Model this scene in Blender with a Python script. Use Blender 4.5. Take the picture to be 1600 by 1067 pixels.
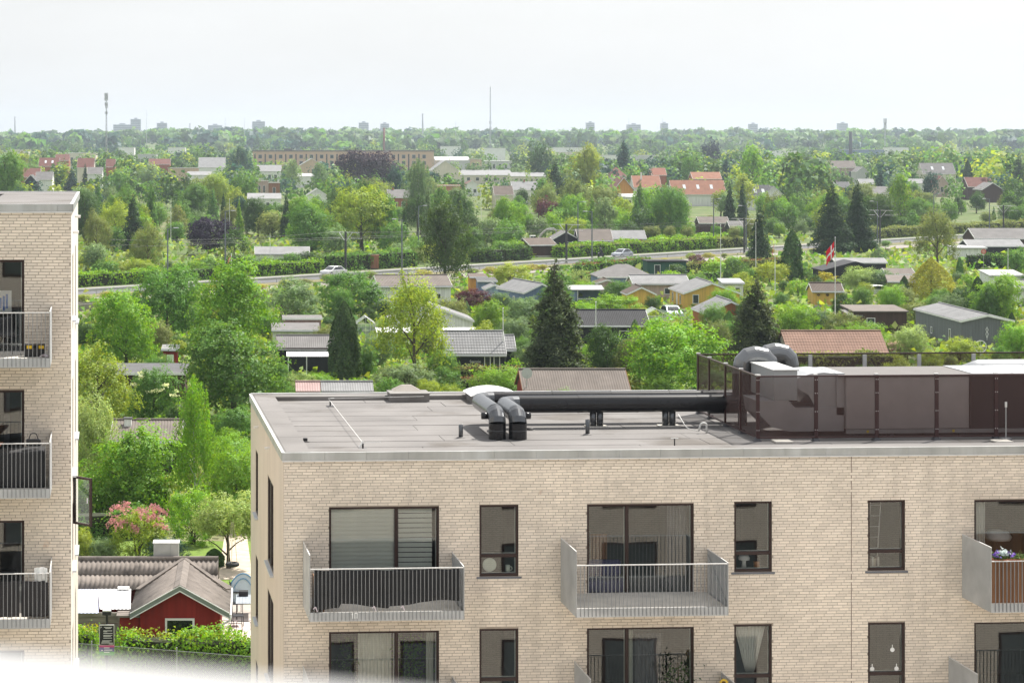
import bpy, math, random
import numpy as np
from mathutils import Vector

for o in list(bpy.data.objects):
    bpy.data.objects.remove(o)
SC = bpy.context.scene
COL = SC.collection

# ------------------------------------------------------------------ camera, sky, sun, exposure
FPX = 3500.0            # focal length in pixels of a 1600 wide frame
PU, PV = 400.0, 217.0   # where the level camera's axis meets that frame
CAMH = 20.5             # eye height above the ground
YAW = math.radians(3.78)
cam = bpy.data.cameras.new('camera')
cam.sensor_fit = 'HORIZONTAL'; cam.sensor_width = 36.0
cam.lens = FPX / 1600 * 36
cam.shift_x = (800 - PU) / 1600
cam.shift_y = -(533.5 - PV) / 1600
cam.clip_start = 0.1; cam.clip_end = 40000
cam.dof.use_dof = True; cam.dof.focus_distance = 75; cam.dof.aperture_fstop = 5.6
camo = bpy.data.objects.new('camera', cam); COL.objects.link(camo)
camo.location = (0, 0, CAMH); camo.rotation_euler = (math.pi / 2, 0, -YAW)
SC.camera = camo

SUN_AZ, SUN_EL = math.radians(45), math.radians(56)
wd = bpy.data.worlds.new('World'); SC.world = wd; wd.use_nodes = True
nt = wd.node_tree
sky = nt.nodes.new('ShaderNodeTexSky'); sky.sky_type = 'NISHITA'; sky.sun_disc = False
sky.sun_elevation = SUN_EL; sky.sun_rotation = SUN_AZ
sky.air_density = 1.0; sky.dust_density = 4.0; sky.ozone_density = 1.0; sky.altitude = 50
mixn = nt.nodes.new('ShaderNodeMix'); mixn.data_type = 'RGBA'      # thin even white cloud over the whole sky
mixn.inputs['Factor'].default_value = 0.66
mixn.inputs['B'].default_value = (9.35, 9.45, 9.55, 1)
nt.links.new(sky.outputs[0], mixn.inputs['A'])
tcw = nt.nodes.new('ShaderNodeTexCoord'); mpw = nt.nodes.new('ShaderNodeMapping'); mpw.inputs['Scale'].default_value = (1, 1, 3.5)
nzw = nt.nodes.new('ShaderNodeTexNoise'); nzw.inputs['Scale'].default_value = 3.2; nzw.inputs['Detail'].default_value = 7; nzw.inputs['Roughness'].default_value = 0.55
nt.links.new(tcw.outputs['Generated'], mpw.inputs['Vector']); nt.links.new(mpw.outputs[0], nzw.inputs['Vector'])
rmw = nt.nodes.new('ShaderNodeMapRange'); rmw.inputs['From Min'].default_value = 0.3; rmw.inputs['From Max'].default_value = 0.7
rmw.inputs['To Min'].default_value = 0.68; rmw.inputs['To Max'].default_value = 0.84
nt.links.new(nzw.outputs[0], rmw.inputs['Value']); nt.links.new(rmw.outputs[0], mixn.inputs['Factor'])
bg = nt.nodes['Background']; bg.inputs[1].default_value = 0.0585
nt.links.new(mixn.outputs['Result'], bg.inputs[0])

sl = bpy.data.lights.new('sun', 'SUN'); sl.energy = 4.1; sl.angle = math.radians(0.7); sl.color = (1.0, 0.955, 0.88)
so = bpy.data.objects.new('sun', sl); COL.objects.link(so)
sd = Vector((math.sin(SUN_AZ) * math.cos(SUN_EL), math.cos(SUN_AZ) * math.cos(SUN_EL), math.sin(SUN_EL)))
so.rotation_euler = sd.to_track_quat('Z', 'Y').to_euler(); so.location = (0, 0, 80)

vs = SC.view_settings
vs.view_transform = 'Standard'; vs.look = 'None'; vs.gamma = 1.0; vs.use_curve_mapping = False
vs.exposure = 1.0
SC.render.engine = 'CYCLES'
cy = SC.cycles
cy.use_denoising = True
try: cy.denoiser = 'OPENIMAGEDENOISE'
except Exception: pass
cy.use_adaptive_sampling = True; cy.adaptive_threshold = 0.012
cy.max_bounces = 6; cy.diffuse_bounces = 3; cy.glossy_bounces = 3; cy.transmission_bounces = 4
cy.transparent_max_bounces = 10; cy.volume_bounces = 0
cy.caustics_reflective = False; cy.caustics_refractive = False
cy.sample_clamp_indirect = 6.0

# ------------------------------------------------------------------ where a pixel of the photograph lies in the place
SN, CS = math.sin(YAW), math.cos(YAW)
def cw(X, D, z=0.0):                      # lateral, depth from the eye -> world
    return Vector((D * SN + X * CS, D * CS - X * SN, z))
def W(u, D, z=0.0): return cw((u - PU) / FPX * D, D, z)
def DZ(v, z=0.0): return (CAMH - z) * FPX / (v - PV)
def PZ(u, v, z=0.0): return W(u, DZ(v, z), z)
def ZD(v, D): return CAMH - (v - PV) * D / FPX
def PY(u, v, y):                          # on a plane y = const (facades)
    t = (u - PU) / FPX
    D = y / (CS - t * SN)
    return Vector((D * SN + D * t * CS, y, ZD(v, D)))
def proj(p):
    D = p[0] * SN + p[1] * CS; X = p[0] * CS - p[1] * SN
    return PU + FPX * X / D, PV + FPX * (CAMH - p[2]) / D, D

# ------------------------------------------------------------------ materials
MATS = {}
def mat(name, col, rough=0.75, metal=0.0, var=0.10, scale=3.0, bump=0.0, spec=0.35, stretch=None, island=0.0, wear=None, bscale=None, streak=0.0):
    if name in MATS: return MATS[name]
    m = bpy.data.materials.new(name); m.use_nodes = True
    n = m.node_tree.nodes; l = m.node_tree.links
    b = n['Principled BSDF']
    b.inputs['Roughness'].default_value = rough; b.inputs['Metallic'].default_value = metal
    b.inputs['Specular IOR Level'].default_value = spec
    tc = n.new('ShaderNodeTexCoord'); src = tc.outputs['Object']
    if stretch:
        mp = n.new('ShaderNodeMapping'); mp.inputs['Scale'].default_value = stretch
        l.new(src, mp.inputs['Vector']); src = mp.outputs['Vector']
    nz = n.new('ShaderNodeTexNoise'); nz.inputs['Scale'].default_value = scale; nz.inputs['Detail'].default_value = 5
    l.new(src, nz.inputs['Vector'])
    mr = n.new('ShaderNodeMapRange'); mr.inputs['From Min'].default_value = 0.3; mr.inputs['From Max'].default_value = 0.7
    mr.inputs['To Min'].default_value = 1 - var; mr.inputs['To Max'].default_value = 1 + var
    l.new(nz.outputs[0], mr.inputs['Value'])
    val = mr.outputs[0]
    if island:
        ge = n.new('ShaderNodeNewGeometry'); oi = n.new('ShaderNodeObjectInfo')
        ad = n.new('ShaderNodeMath'); ad.operation = 'ADD'
        l.new(ge.outputs['Random Per Island'], ad.inputs[0]); l.new(oi.outputs['Random'], ad.inputs[1])
        fr = n.new('ShaderNodeMath'); fr.operation = 'FRACT'; l.new(ad.outputs[0], fr.inputs[0])
        m2 = n.new('ShaderNodeMapRange'); m2.inputs['To Min'].default_value = 1 - island; m2.inputs['To Max'].default_value = 1 + island
        l.new(fr.outputs[0], m2.inputs['Value'])
        mu = n.new('ShaderNodeMath'); mu.operation = 'MULTIPLY'; l.new(val, mu.inputs[0]); l.new(m2.outputs[0], mu.inputs[1])
        val = mu.outputs[0]
    if streak:                            # rain streaks running down
        mp2 = n.new('ShaderNodeMapping'); mp2.inputs['Scale'].default_value = (2.2, 2.2, 0.10); l.new(tc.outputs['Object'], mp2.inputs['Vector'])
        ns = n.new('ShaderNodeTexNoise'); ns.inputs['Scale'].default_value = 1.6; ns.inputs['Detail'].default_value = 6; l.new(mp2.outputs[0], ns.inputs['Vector'])
        ms = n.new('ShaderNodeMapRange'); ms.inputs['From Min'].default_value = 0.5; ms.inputs['From Max'].default_value = 0.72
        ms.inputs['To Min'].default_value = 1.0; ms.inputs['To Max'].default_value = 1 - streak; l.new(ns.outputs[0], ms.inputs['Value'])
        m5 = n.new('ShaderNodeMath'); m5.operation = 'MULTIPLY'; l.new(val, m5.inputs[0]); l.new(ms.outputs[0], m5.inputs[1]); val = m5.outputs[0]
    vm = n.new('ShaderNodeVectorMath'); vm.operation = 'SCALE'
    l.new(val, vm.inputs['Scale'])
    base = None
    if wear:                              # stains of another colour
        nz2 = n.new('ShaderNodeTexNoise'); nz2.inputs['Scale'].default_value = wear[1]; nz2.inputs['Detail'].default_value = 6
        l.new(src, nz2.inputs['Vector'])
        r2 = n.new('ShaderNodeMapRange'); r2.inputs['From Min'].default_value = wear[2]; r2.inputs['From Max'].default_value = wear[2] + 0.12
        l.new(nz2.outputs[0], r2.inputs['Value'])
        mx = n.new('ShaderNodeMix'); mx.data_type = 'RGBA'
        mx.inputs['A'].default_value = (*col, 1); mx.inputs['B'].default_value = (*wear[0], 1)
        l.new(r2.outputs[0], mx.inputs['Factor'])
        l.new(mx.outputs['Result'], vm.inputs[0])
    else:
        vm.inputs[0].default_value = col
    l.new(vm.outputs[0], b.inputs['Base Color'])
    if bump:
        bp = n.new('ShaderNodeBump'); bp.inputs['Strength'].default_value = bump; bp.inputs['Distance'].default_value = 0.02
        nb = n.new('ShaderNodeTexNoise'); nb.inputs['Scale'].default_value = bscale or scale * 6; nb.inputs['Detail'].default_value = 4
        l.new(src, nb.inputs['Vector']); l.new(nb.outputs[0], bp.inputs['Height']); l.new(bp.outputs[0], b.inputs['Normal'])
    MATS[name] = m
    return m

def foliage(name, trans=0.38, attr=False, vmin=0.80, vmax=1.22):
    if name in MATS: return MATS[name]
    m = bpy.data.materials.new(name); m.use_nodes = True
    n = m.node_tree.nodes; l = m.node_tree.links
    n.remove(n['Principled BSDF'])
    if attr:
        at = n.new('ShaderNodeVertexColor'); at.layer_name = 'tone'; c = at.outputs['Color']
    else:
        oi = n.new('ShaderNodeObjectInfo'); c = oi.outputs['Color']
    ge = n.new('ShaderNodeNewGeometry')
    mr = n.new('ShaderNodeMapRange'); mr.inputs['To Min'].default_value = vmin; mr.inputs['To Max'].default_value = vmax
    l.new(ge.outputs['Random Per Island'], mr.inputs['Value'])
    mh = n.new('ShaderNodeMath'); mh.operation = 'MULTIPLY'; mh.inputs[1].default_value = 7.31
    l.new(ge.outputs['Random Per Island'], mh.inputs[0])
    fr = n.new('ShaderNodeMath'); fr.operation = 'FRACT'; l.new(mh.outputs[0], fr.inputs[0])
    mrh = n.new('ShaderNodeMapRange'); mrh.inputs['To Min'].default_value = 0.478; mrh.inputs['To Max'].default_value = 0.516
    l.new(fr.outputs[0], mrh.inputs['Value'])
    tc = n.new('ShaderNodeTexCoord'); nz = n.new('ShaderNodeTexNoise'); nz.inputs['Scale'].default_value = 4.0 if not attr else 0.2
    l.new(tc.outputs['Object'], nz.inputs['Vector'])
    mn = n.new('ShaderNodeMapRange'); mn.inputs['From Min'].default_value = 0.3; mn.inputs['From Max'].default_value = 0.7
    mn.inputs['To Min'].default_value = 0.74; mn.inputs['To Max'].default_value = 1.28
    l.new(nz.outputs[0], mn.inputs['Value'])
    mu = n.new('ShaderNodeMath'); mu.operation = 'MULTIPLY'; l.new(mr.outputs[0], mu.inputs[0]); l.new(mn.outputs[0], mu.inputs[1])
    hs = n.new('ShaderNodeHueSaturation'); l.new(c, hs.inputs['Color']); l.new(mu.outputs[0], hs.inputs['Value']); l.new(mrh.outputs[0], hs.inputs['Hue'])
    d = n.new('ShaderNodeBsdfDiffuse'); l.new(hs.outputs[0], d.inputs[0])
    t = n.new('ShaderNodeBsdfTranslucent')
    hs2 = n.new('ShaderNodeHueSaturation'); hs2.inputs['Hue'].default_value = 0.485; hs2.inputs['Saturation'].default_value = 1.12; hs2.inputs['Value'].default_value = 1.35
    l.new(hs.outputs[0], hs2.inputs['Color']); l.new(hs2.outputs[0], t.inputs[0])
    g = n.new('ShaderNodeBsdfGlossy'); g.inputs['Roughness'].default_value = 0.5; g.inputs[0].default_value = (0.9, 0.95, 1, 1)
    mx = n.new('ShaderNodeMixShader'); mx.inputs[0].default_value = trans
    l.new(d.outputs[0], mx.inputs[1]); l.new(t.outputs[0], mx.inputs[2])
    m3 = n.new('ShaderNodeMixShader'); m3.inputs[0].default_value = 0.018
    l.new(mx.outputs[0], m3.inputs[1]); l.new(g.outputs[0], m3.inputs[2])
    l.new(m3.outputs[0], n['Material Output'].inputs['Surface'])
    MATS[name] = m
    return m

def glass(name, tint=(0.95, 0.98, 0.98), refl=0.09):
    if name in MATS: return MATS[name]
    m = bpy.data.materials.new(name); m.use_nodes = True
    n = m.node_tree.nodes; l = m.node_tree.links; n.remove(n['Principled BSDF'])
    t = n.new('ShaderNodeBsdfTransparent'); t.inputs[0].default_value = (*tint, 1)
    g = n.new('ShaderNodeBsdfGlossy'); g.inputs['Roughness'].default_value = 0.0; g.inputs[0].default_value = (0.86, 0.95, 1, 1)
    tc = n.new('ShaderNodeTexCoord'); nz = n.new('ShaderNodeTexNoise'); nz.inputs['Scale'].default_value = 1.3; nz.inputs['Detail'].default_value = 1
    l.new(tc.outputs['Object'], nz.inputs['Vector'])
    bp = n.new('ShaderNodeBump'); bp.inputs['Strength'].default_value = 0.012; bp.inputs['Distance'].default_value = 0.05
    l.new(nz.outputs[0], bp.inputs['Height']); l.new(bp.outputs[0], g.inputs['Normal'])
    fz = n.new('ShaderNodeFresnel'); fz.inputs[0].default_value = 1.55
    ad = n.new('ShaderNodeMath'); ad.operation = 'ADD'; ad.inputs[1].default_value = refl; ad.use_clamp = True
    l.new(fz.outputs[0], ad.inputs[0])
    mx = n.new('ShaderNodeMixShader'); l.new(ad.outputs[0], mx.inputs[0]); l.new(t.outputs[0], mx.inputs[1]); l.new(g.outputs[0], mx.inputs[2])
    l.new(mx.outputs[0], n['Material Output'].inputs['Surface'])
    MATS[name] = m
    return m

def seethrough(name, col, opacity, rough=0.5, metal=0.0):    # perforated sheet, netting, translucent plastic
    if name in MATS: return MATS[name]
    m = bpy.data.materials.new(name); m.use_nodes = True
    n = m.node_tree.nodes; l = m.node_tree.links; b = n['Principled BSDF']
    b.inputs['Base Color'].default_value = (*col, 1); b.inputs['Roughness'].default_value = rough; b.inputs['Metallic'].default_value = metal
    t = n.new('ShaderNodeBsdfTransparent')
    nz = n.new('ShaderNodeTexNoise'); nz.inputs['Scale'].default_value = 2.0
    mr = n.new('ShaderNodeMapRange'); mr.inputs['To Min'].default_value = opacity - 0.05; mr.inputs['To Max'].default_value = opacity + 0.05
    l.new(nz.outputs[0], mr.inputs['Value'])
    mx = n.new('ShaderNodeMixShader'); l.new(mr.outputs[0], mx.inputs[0]); l.new(t.outputs[0], mx.inputs[1]); l.new(b.outputs[0], mx.inputs[2])
    l.new(mx.outputs[0], n['Material Output'].inputs['Surface'])
    MATS[name] = m
    return m

# ------------------------------------------------------------------ mesh building
class MB:
    def __init__(s): s.v = []; s.f = []
    def add(s, vs, fs):
        k = len(s.v); s.v.extend([tuple(p) for p in vs]); s.f.extend([tuple(k + i for i in f) for f in fs]); return s
    def box(s, x0, x1, y0, y1, z0, z1):
        return s.add([(x0,y0,z0),(x1,y0,z0),(x1,y1,z0),(x0,y1,z0),(x0,y0,z1),(x1,y0,z1),(x1,y1,z1),(x0,y1,z1)],
                     [(0,3,2,1),(4,5,6,7),(0,1,5,4),(1,2,6,5),(2,3,7,6),(3,0,4,7)])
    def extrude(s, poly, vec):
        n = len(poly); a = [Vector(p) for p in poly]; b = [p + Vector(vec) for p in a]
        fs = [tuple(range(n))[::-1], tuple(range(n, 2 * n))] + [(i, (i + 1) % n, n + (i + 1) % n, n + i) for i in range(n)]
        return s.add(a + b, fs)
    def slab(s, a, b, c, d, t):            # a quad with thickness downwards
        q = [Vector(a), Vector(b), Vector(c), Vector(d)]
        return s.extrude(q, (0, 0, -t))
    def tube(s, path, r, n=8, cap=True):
        P = [Vector(p) for p in path]; R = r if isinstance(r, (list, tuple)) else [r] * len(P)
        k = len(s.v); up = None
        for i, p in enumerate(P):
            t = (P[min(i + 1, len(P) - 1)] - P[max(i - 1, 0)]).normalized()
            if up is None:
                up = Vector((0, 0, 1)) if abs(t.z) < 0.9 else Vector((1, 0, 0))
            a = t.cross(up)
            if a.length < 1e-5: a = t.cross(Vector((0, 1, 0.3)))
            a.normalize(); b = a.cross(t).normalized(); up = b
            for j in range(n):
                w = 2 * math.pi * j / n
                s.v.append(tuple(p + (a * math.cos(w) + b * math.sin(w)) * R[i]))
        for i in range(len(P) - 1):
            for j in range(n):
                s.f.append((k + i*n + j, k + i*n + (j+1) % n, k + (i+1)*n + (j+1) % n, k + (i+1)*n + j))
        if cap:
            s.f.append(tuple(k + j for j in range(n))[::-1]); m = k + (len(P) - 1) * n
            s.f.append(tuple(m + j for j in range(n)))
        return s
    def lathe(s, prof, n=16, c=(0, 0, 0)):
        k = len(s.v)
        for r, z in prof:
            for j in range(n):
                w = 2 * math.pi * j / n
                s.v.append((c[0] + r * math.cos(w), c[1] + r * math.sin(w), c[2] + z))
        for i in range(len(prof) - 1):
            for j in range(n):
                s.f.append((k + i*n + j, k + i*n + (j+1) % n, k + (i+1)*n + (j+1) % n, k + (i+1)*n + j))
        s.f.append(tuple(k + j for j in range(n))[::-1]); m = k + (len(prof) - 1) * n
        s.f.append(tuple(m + j for j in range(n)))
        return s
    def grid(s, fn, nu, nv):
        k = len(s.v)
        for i in range(nu + 1):
            for j in range(nv + 1): s.v.append(tuple(fn(i / nu, j / nv)))
        for i in range(nu):
            for j in range(nv):
                a = k + i * (nv + 1) + j
                s.f.append((a, a + nv + 1, a + nv + 2, a + 1))
        return s
    def mesh(s, name, m, smooth=False):
        me = bpy.data.meshes.new(name); me.from_pydata(s.v, [], s.f); me.update()
        if m: me.materials.append(m)
        if smooth: me.polygons.foreach_set('use_smooth', [True] * len(me.polygons))
        return me
    def build(s, name, m, parent=None, smooth=False, loc=None, rz=None):
        return ob(name, s.mesh(name, m, smooth), parent, loc, rz)

def ob(name, me, parent=None, loc=None, rz=None, scale=None):
    o = bpy.data.objects.new(name, me); COL.objects.link(o)
    if parent is not None: o.parent = parent
    if loc is not None: o.location = loc
    if rz is not None: o.rotation_euler = (0, 0, rz)
    if scale is not None: o.scale = scale
    return o
def thing(name, label, cat, loc=(0, 0, 0), rz=0.0, group=None, scale=None):
    o = ob(name, None, None, loc, rz, scale); o.empty_display_size = 0.2
    return tag(o, label, cat, group)
def tag(o, label, cat, group=None, kind=None):
    if label: o['label'] = label
    if cat: o['category'] = cat
    if group: o['group'] = group
    if kind: o['kind'] = kind
    return o
def struct(name, mb, m, smooth=False):
    o = mb.build(name, m, None, smooth); o['kind'] = 'structure'; return o
def bevel(o, w=0.01, seg=1):
    md = o.modifiers.new('bevel', 'BEVEL'); md.width = w; md.segments = seg; md.limit_method = 'ANGLE'
    return o
def B(*a): return MB().box(*a)
def copy_tree(o, parent=None):
    c = o.copy(); COL.objects.link(c); c.parent = parent
    for ch in list(o.children): copy_tree(ch, c)
    return c

# ------------------------------------------------------------------ leaf clouds
def leaf_mesh(name, C, N, size, aspect, m, rng, tones=None, curl=True):
    n = len(C)
    N = N / np.maximum(np.linalg.norm(N, axis=1, keepdims=True), 1e-6)
    T = rng.normal(size=(n, 3)); T -= (T * N).sum(1, keepdims=True) * N
    T /= np.maximum(np.linalg.norm(T, axis=1, keepdims=True), 1e-6)
    Bv = np.cross(N, T)
    sz = (size * rng.uniform(0.6, 1.35, n))[:, None] if np.isscalar(size) else size[:, None]
    bend = N * sz * 0.16
    V = np.empty((n, 4, 3))
    V[:, 0] = C - T * sz * 0.5 - bend; V[:, 1] = C + Bv * sz * 0.5 * aspect + bend * 0.6
    V[:, 2] = C + T * sz * 0.5 - bend; V[:, 3] = C - Bv * sz * 0.5 * aspect + bend * 0.6
    me = bpy.data.meshes.new(name)
    me.vertices.add(4 * n); me.vertices.foreach_set('co', V.reshape(-1))
    me.loops.add(4 * n); me.loops.foreach_set('vertex_index', np.arange(4 * n, dtype=np.int32))
    me.polygons.add(n); me.polygons.foreach_set('loop_start', np.arange(0, 4 * n, 4, dtype=np.int32))
    try: me.polygons.foreach_set('loop_total', np.full(n, 4, dtype=np.int32))
    except Exception: pass
    me.update(calc_edges=True); me.validate()
    if tones is not None:
        at = me.color_attributes.new('tone', 'FLOAT_COLOR', 'POINT')
        c4 = np.ones((n, 4, 4)); c4[:, :, :3] = tones[:, None, :]
        at.data.foreach_set('color', c4.reshape(-1))
    me.materials.append(m)
    return me

def sph(rng, n):
    d = rng.normal(size=(n, 3)); return d / np.linalg.norm(d, axis=1, keepdims=True)

def lobes_cloud(rng, n, nl, lr=(0.16, 0.27), shape=(0.36, 0.36, 0.36), cz=0.58, inner=0.18, droop=0.0, taper=0.0, fuzz=0.13):
    """leaf positions and normals on many overlapping lobes spread over an egg of half-axes `shape`"""
    d = sph(rng, nl * 4); d = d[d[:, 2] > -0.75][:nl]; nl = len(d)
    LC = d * np.array(shape) * rng.uniform(0.72, 1.04, (nl, 1)) + np.array([0, 0, cz])
    if taper: LC[:, :2] *= (1 - taper * (LC[:, 2:3] - cz) / shape[2])
    LR = rng.uniform(*lr, nl)
    li = rng.choice(nl, n, p=LR**2 / (LR**2).sum())
    dd = sph(rng, n); dd[:, 2] = np.where((dd[:, 2] < -0.2) & (rng.random(n) < 0.6), -dd[:, 2], dd[:, 2])
    # twig clumps on every lobe
    k = 20
    cl = sph(rng, nl * k).reshape(nl, k, 3)
    cr = rng.uniform(0.66, 1.2, (nl, k)); kk = rng.integers(0, k, n)
    pick = cl[li, kk]
    dd = pick + rng.normal(size=(n, 3)) * 0.15
    dd /= np.linalg.norm(dd, axis=1, keepdims=True)
    rad = LR[li] * cr[li, kk] * rng.normal(1.0, fuzz, n)
    C = LC[li] + dd * rad[:, None]
    ins = rng.random(n) < inner
    C[ins] = np.array([0, 0, cz]) + sph(rng, ins.sum()) * np.array(shape) * (rng.random((ins.sum(), 1)) ** 0.4)
    out = C - np.array([0, 0, cz]); out /= np.linalg.norm(out, axis=1, keepdims=True)
    N = dd * 0.7 + out * 0.35 + rng.normal(size=(n, 3)) * 0.30 + np.array([0, 0, 0.3])
    if droop: C[:, 2] -= droop * rng.random(n) ** 2
    C[:, 2] = np.clip(C[:, 2], 0.03, None)
    return C, N

# ================================================================== the setting: ground, road, far wood
def hill(X, D):
    t = min(max((D - 1300) / 2300, 0), 1); t = t * t * (3 - 2 * t)
    return t * (13 + 4.5 * math.sin(X / 420 + 0.6) + 3 * math.sin(X / 170 + 2)) 
def gz(p):                                  # ground height under a world point
    D = p[0] * SN + p[1] * CS; X = p[0] * CS - p[1] * SN
    return hill(X, D)

grass_m = mat('grass', (0.085, 0.125, 0.03), 0.95, var=0.35, scale=0.35, wear=((0.17, 0.16, 0.085), 0.12, 0.53), bump=0.4, bscale=6)
gd = MB(); rows = [-150, 0, 40, 80, 120, 170, 230, 300, 400, 550, 750, 1000, 1300, 1500, 1750, 2000, 2300, 2600, 2900, 3200, 3500, 3900, 4500, 5400, 6500]
NXG = 24
for D in rows:
    hw = 160 + abs(D) * 0.75
    for i in range(NXG + 1):
        X = -hw * 0.8 + (hw * 1.8) * i / NXG
        gd.v.append(tuple(cw(X, D, hill(X, D))))
for r in range(len(rows) - 1):
    for i in range(NXG):
        a = r * (NXG + 1) + i; gd.f.append((a, a + 1, a + NXG + 2, a + NXG + 1))
struct('ground', gd, grass_m, True)

# ---- the main road that climbs away to the right, its cycle path, verge and guard rails
def rc(X): return 322 + 0.985 * X            # centre line, eye frame
def strip(off0, off1, z, X0=-140, X1=620, n=40):
    mb = MB(); nx, ny = -0.70, 0.714          # across the road, away from the eye
    for i in range(n + 1):
        X = X0 + (X1 - X0) * i / n
        for o in (off0, off1): mb.v.append(tuple(cw(X + nx * o, rc(X) + ny * o, z)))
    for i in range(n): mb.f.append((2*i, 2*i + 2, 2*i + 3, 2*i + 1))
    return mb
asph = mat('asphalt', (0.115, 0.115, 0.12), 0.9, var=0.12, scale=0.6, bump=0.3)
struct('road', strip(-3.6, 3.6, 0.030), asph)
struct('cycle_path', strip(4.2, 6.2, 0.038), mat('path_paving', (0.25, 0.24, 0.23), 0.9, var=0.1, scale=0.5))
struct('road_verge', strip(-7.2, -3.62, 0.024), mat('verge_grass', (0.17, 0.155, 0.075), 0.95, var=0.15, scale=0.8))
kb = MB()
nx, ny = -0.70, 0.714
kb_s = strip(3.7, 4.15, 0.12); struct('kerb', kb_s, mat('kerb_stone', (0.27, 0.265, 0.26), 0.85))
mk = MB(); X = -140.0
while X < 300:
    p0 = cw(X, rc(X), 0.036); p1 = cw(X + 2.1, rc(X + 2.1), 0.036); s_ = cw(nx, ny) * 0.07
    mk.add([p0 - s_, p1 - s_, p1 + s_, p0 + s_], [(0, 1, 2, 3)]); X += 6.3
struct('road_marking', mk, mat('road_paint', (0.5, 0.5, 0.49), 0.7))
struct('railway_bed', strip(-15.5, -9.0, 0.05, -140, 160), mat('ballast', (0.27, 0.245, 0.22), 0.95, var=0.25, scale=2.5, bump=0.6))

# ================================================================== kinds of tree (crown and trunk of unit height and width)
LEAF = foliage('leaf_surface'); NEEDLE = foliage('needle_surface', trans=0.22, vmin=0.6, vmax=1.35)
BARK = mat('bark', (0.10, 0.08, 0.06), 0.95, var=0.3, scale=12, bump=0.5)
BIRCHBARK = mat('birch_bark', (0.55, 0.53, 0.5), 0.85, var=0.3, scale=14, stretch=(1, 1, 4))
def trunk_mesh(rng, h0=0.5, r=0.03, limbs=6, spread=0.28, top=0.85, m=None, stems=1):
    mb = MB()
    for s in range(stems):
        bx, by = (0, 0) if stems == 1 else rng.normal(0, 0.02, 2)
        lean = rng.normal(0, 0.02, 2) * (1 if stems == 1 else 4)
        pts = [(bx + lean[0] * t + rng.normal(0, 0.004), by + lean[1] * t + rng.normal(0, 0.004), t * top) for t in np.linspace(0, 1, 6)]
        mb.tube(pts, [r * (1.35 if i == 0 else 1) * (1 - 0.85 * i / 5) for i in range(6)], 7)
        for i in range(limbs):
            t0 = h0 * 0.55 + (top - h0 * 0.55) * i / max(limbs, 1) * 0.8; a = i * 2.4 + rng.random()
            p0 = Vector((bx + lean[0] * t0 / top, by + lean[1] * t0 / top, t0)); L = spread * rng.uniform(0.7, 1.1)
            p1 = p0 + Vector((math.cos(a) * L * 0.5, math.sin(a) * L * 0.5, L * 0.45)); p2 = p0 + Vector((math.cos(a) * L, math.sin(a) * L, L * 0.75))
            mb.tube([p0, p1, p2], [r * 0.45, r * 0.28, r * 0.1], 5)
    return mb.mesh('trunk', m or BARK, True)

def spruce_cloud(rng, n, drop=0.12, rough=0.12):
    C = []; N = []; per = 0
    lv = 26; tot = 0; specs = []
    for i in range(lv):
        z = 0.05 + 0.93 * (i / (lv - 1)); r = 0.56 * (1 - z) ** 0.72 * min(1, .62 + 2.2 * z) * rng.uniform(0.82, 1.1) + 0.008
        nb = max(6, int(21 * (r / 0.5) ** 0.5))
        for b in range(nb): specs.append((z + rng.normal(0, 0.012), r * rng.uniform(0.65, 1.12), rng.uniform(0, 2 * math.pi)))
    w = np.array([s[1] for s in specs]) ** 1.3; w /= w.sum(); cnt = rng.multinomial(n, w)
    for (z, r, a), k in zip(specs, cnt):
        if k == 0: continue
        t = rng.random(k) ** 0.6
        side = rng.normal(0, 0.035, k) * (0.4 + t) * (r / 0.4)
        x = math.cos(a) * r * t - math.sin(a) * side; y = math.sin(a) * r * t + math.cos(a) * side
        zz = z - drop * r * t ** 1.5 * 2 + rng.normal(0, 0.008, k) - np.abs(rng.normal(0, 0.018, k))
        C.append(np.stack([x, y, zz], 1))
        N.append(np.stack([np.full(k, math.cos(a) * 0.5), np.full(k, math.sin(a) * 0.5), np.full(k, 0.7)], 1) + rng.normal(0, 0.45, (k, 3)))
    C = np.concatenate(C); C[:, 2] = np.clip(C[:, 2], 0.02, 1); return C, np.concatenate(N)

def column_cloud(rng, n, power=2.2, tip=0.75):
    z = rng.random(n); prof = np.clip(1 - np.abs(2 * z - 0.55) ** power / (1.45 ** power), 0.02, 1) ** tip
    a = rng.uniform(0, 2 * math.pi, n)
    flute = 1 + 0.10 * np.sin(5 * a + 9 * z) + 0.07 * np.sin(9 * a - 17 * z) + rng.normal(0, 0.05, n)
    r = 0.46 * prof * flute * np.where(rng.random(n) < 0.15, rng.random(n) ** 0.5, 1)
    C = np.stack([np.cos(a) * r, np.sin(a) * r, 0.02 + 0.97 * z], 1)
    N = np.stack([np.cos(a), np.sin(a), np.full(n, 0.45)], 1) + rng.normal(0, 0.4, (n, 3))
    return C, N

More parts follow.
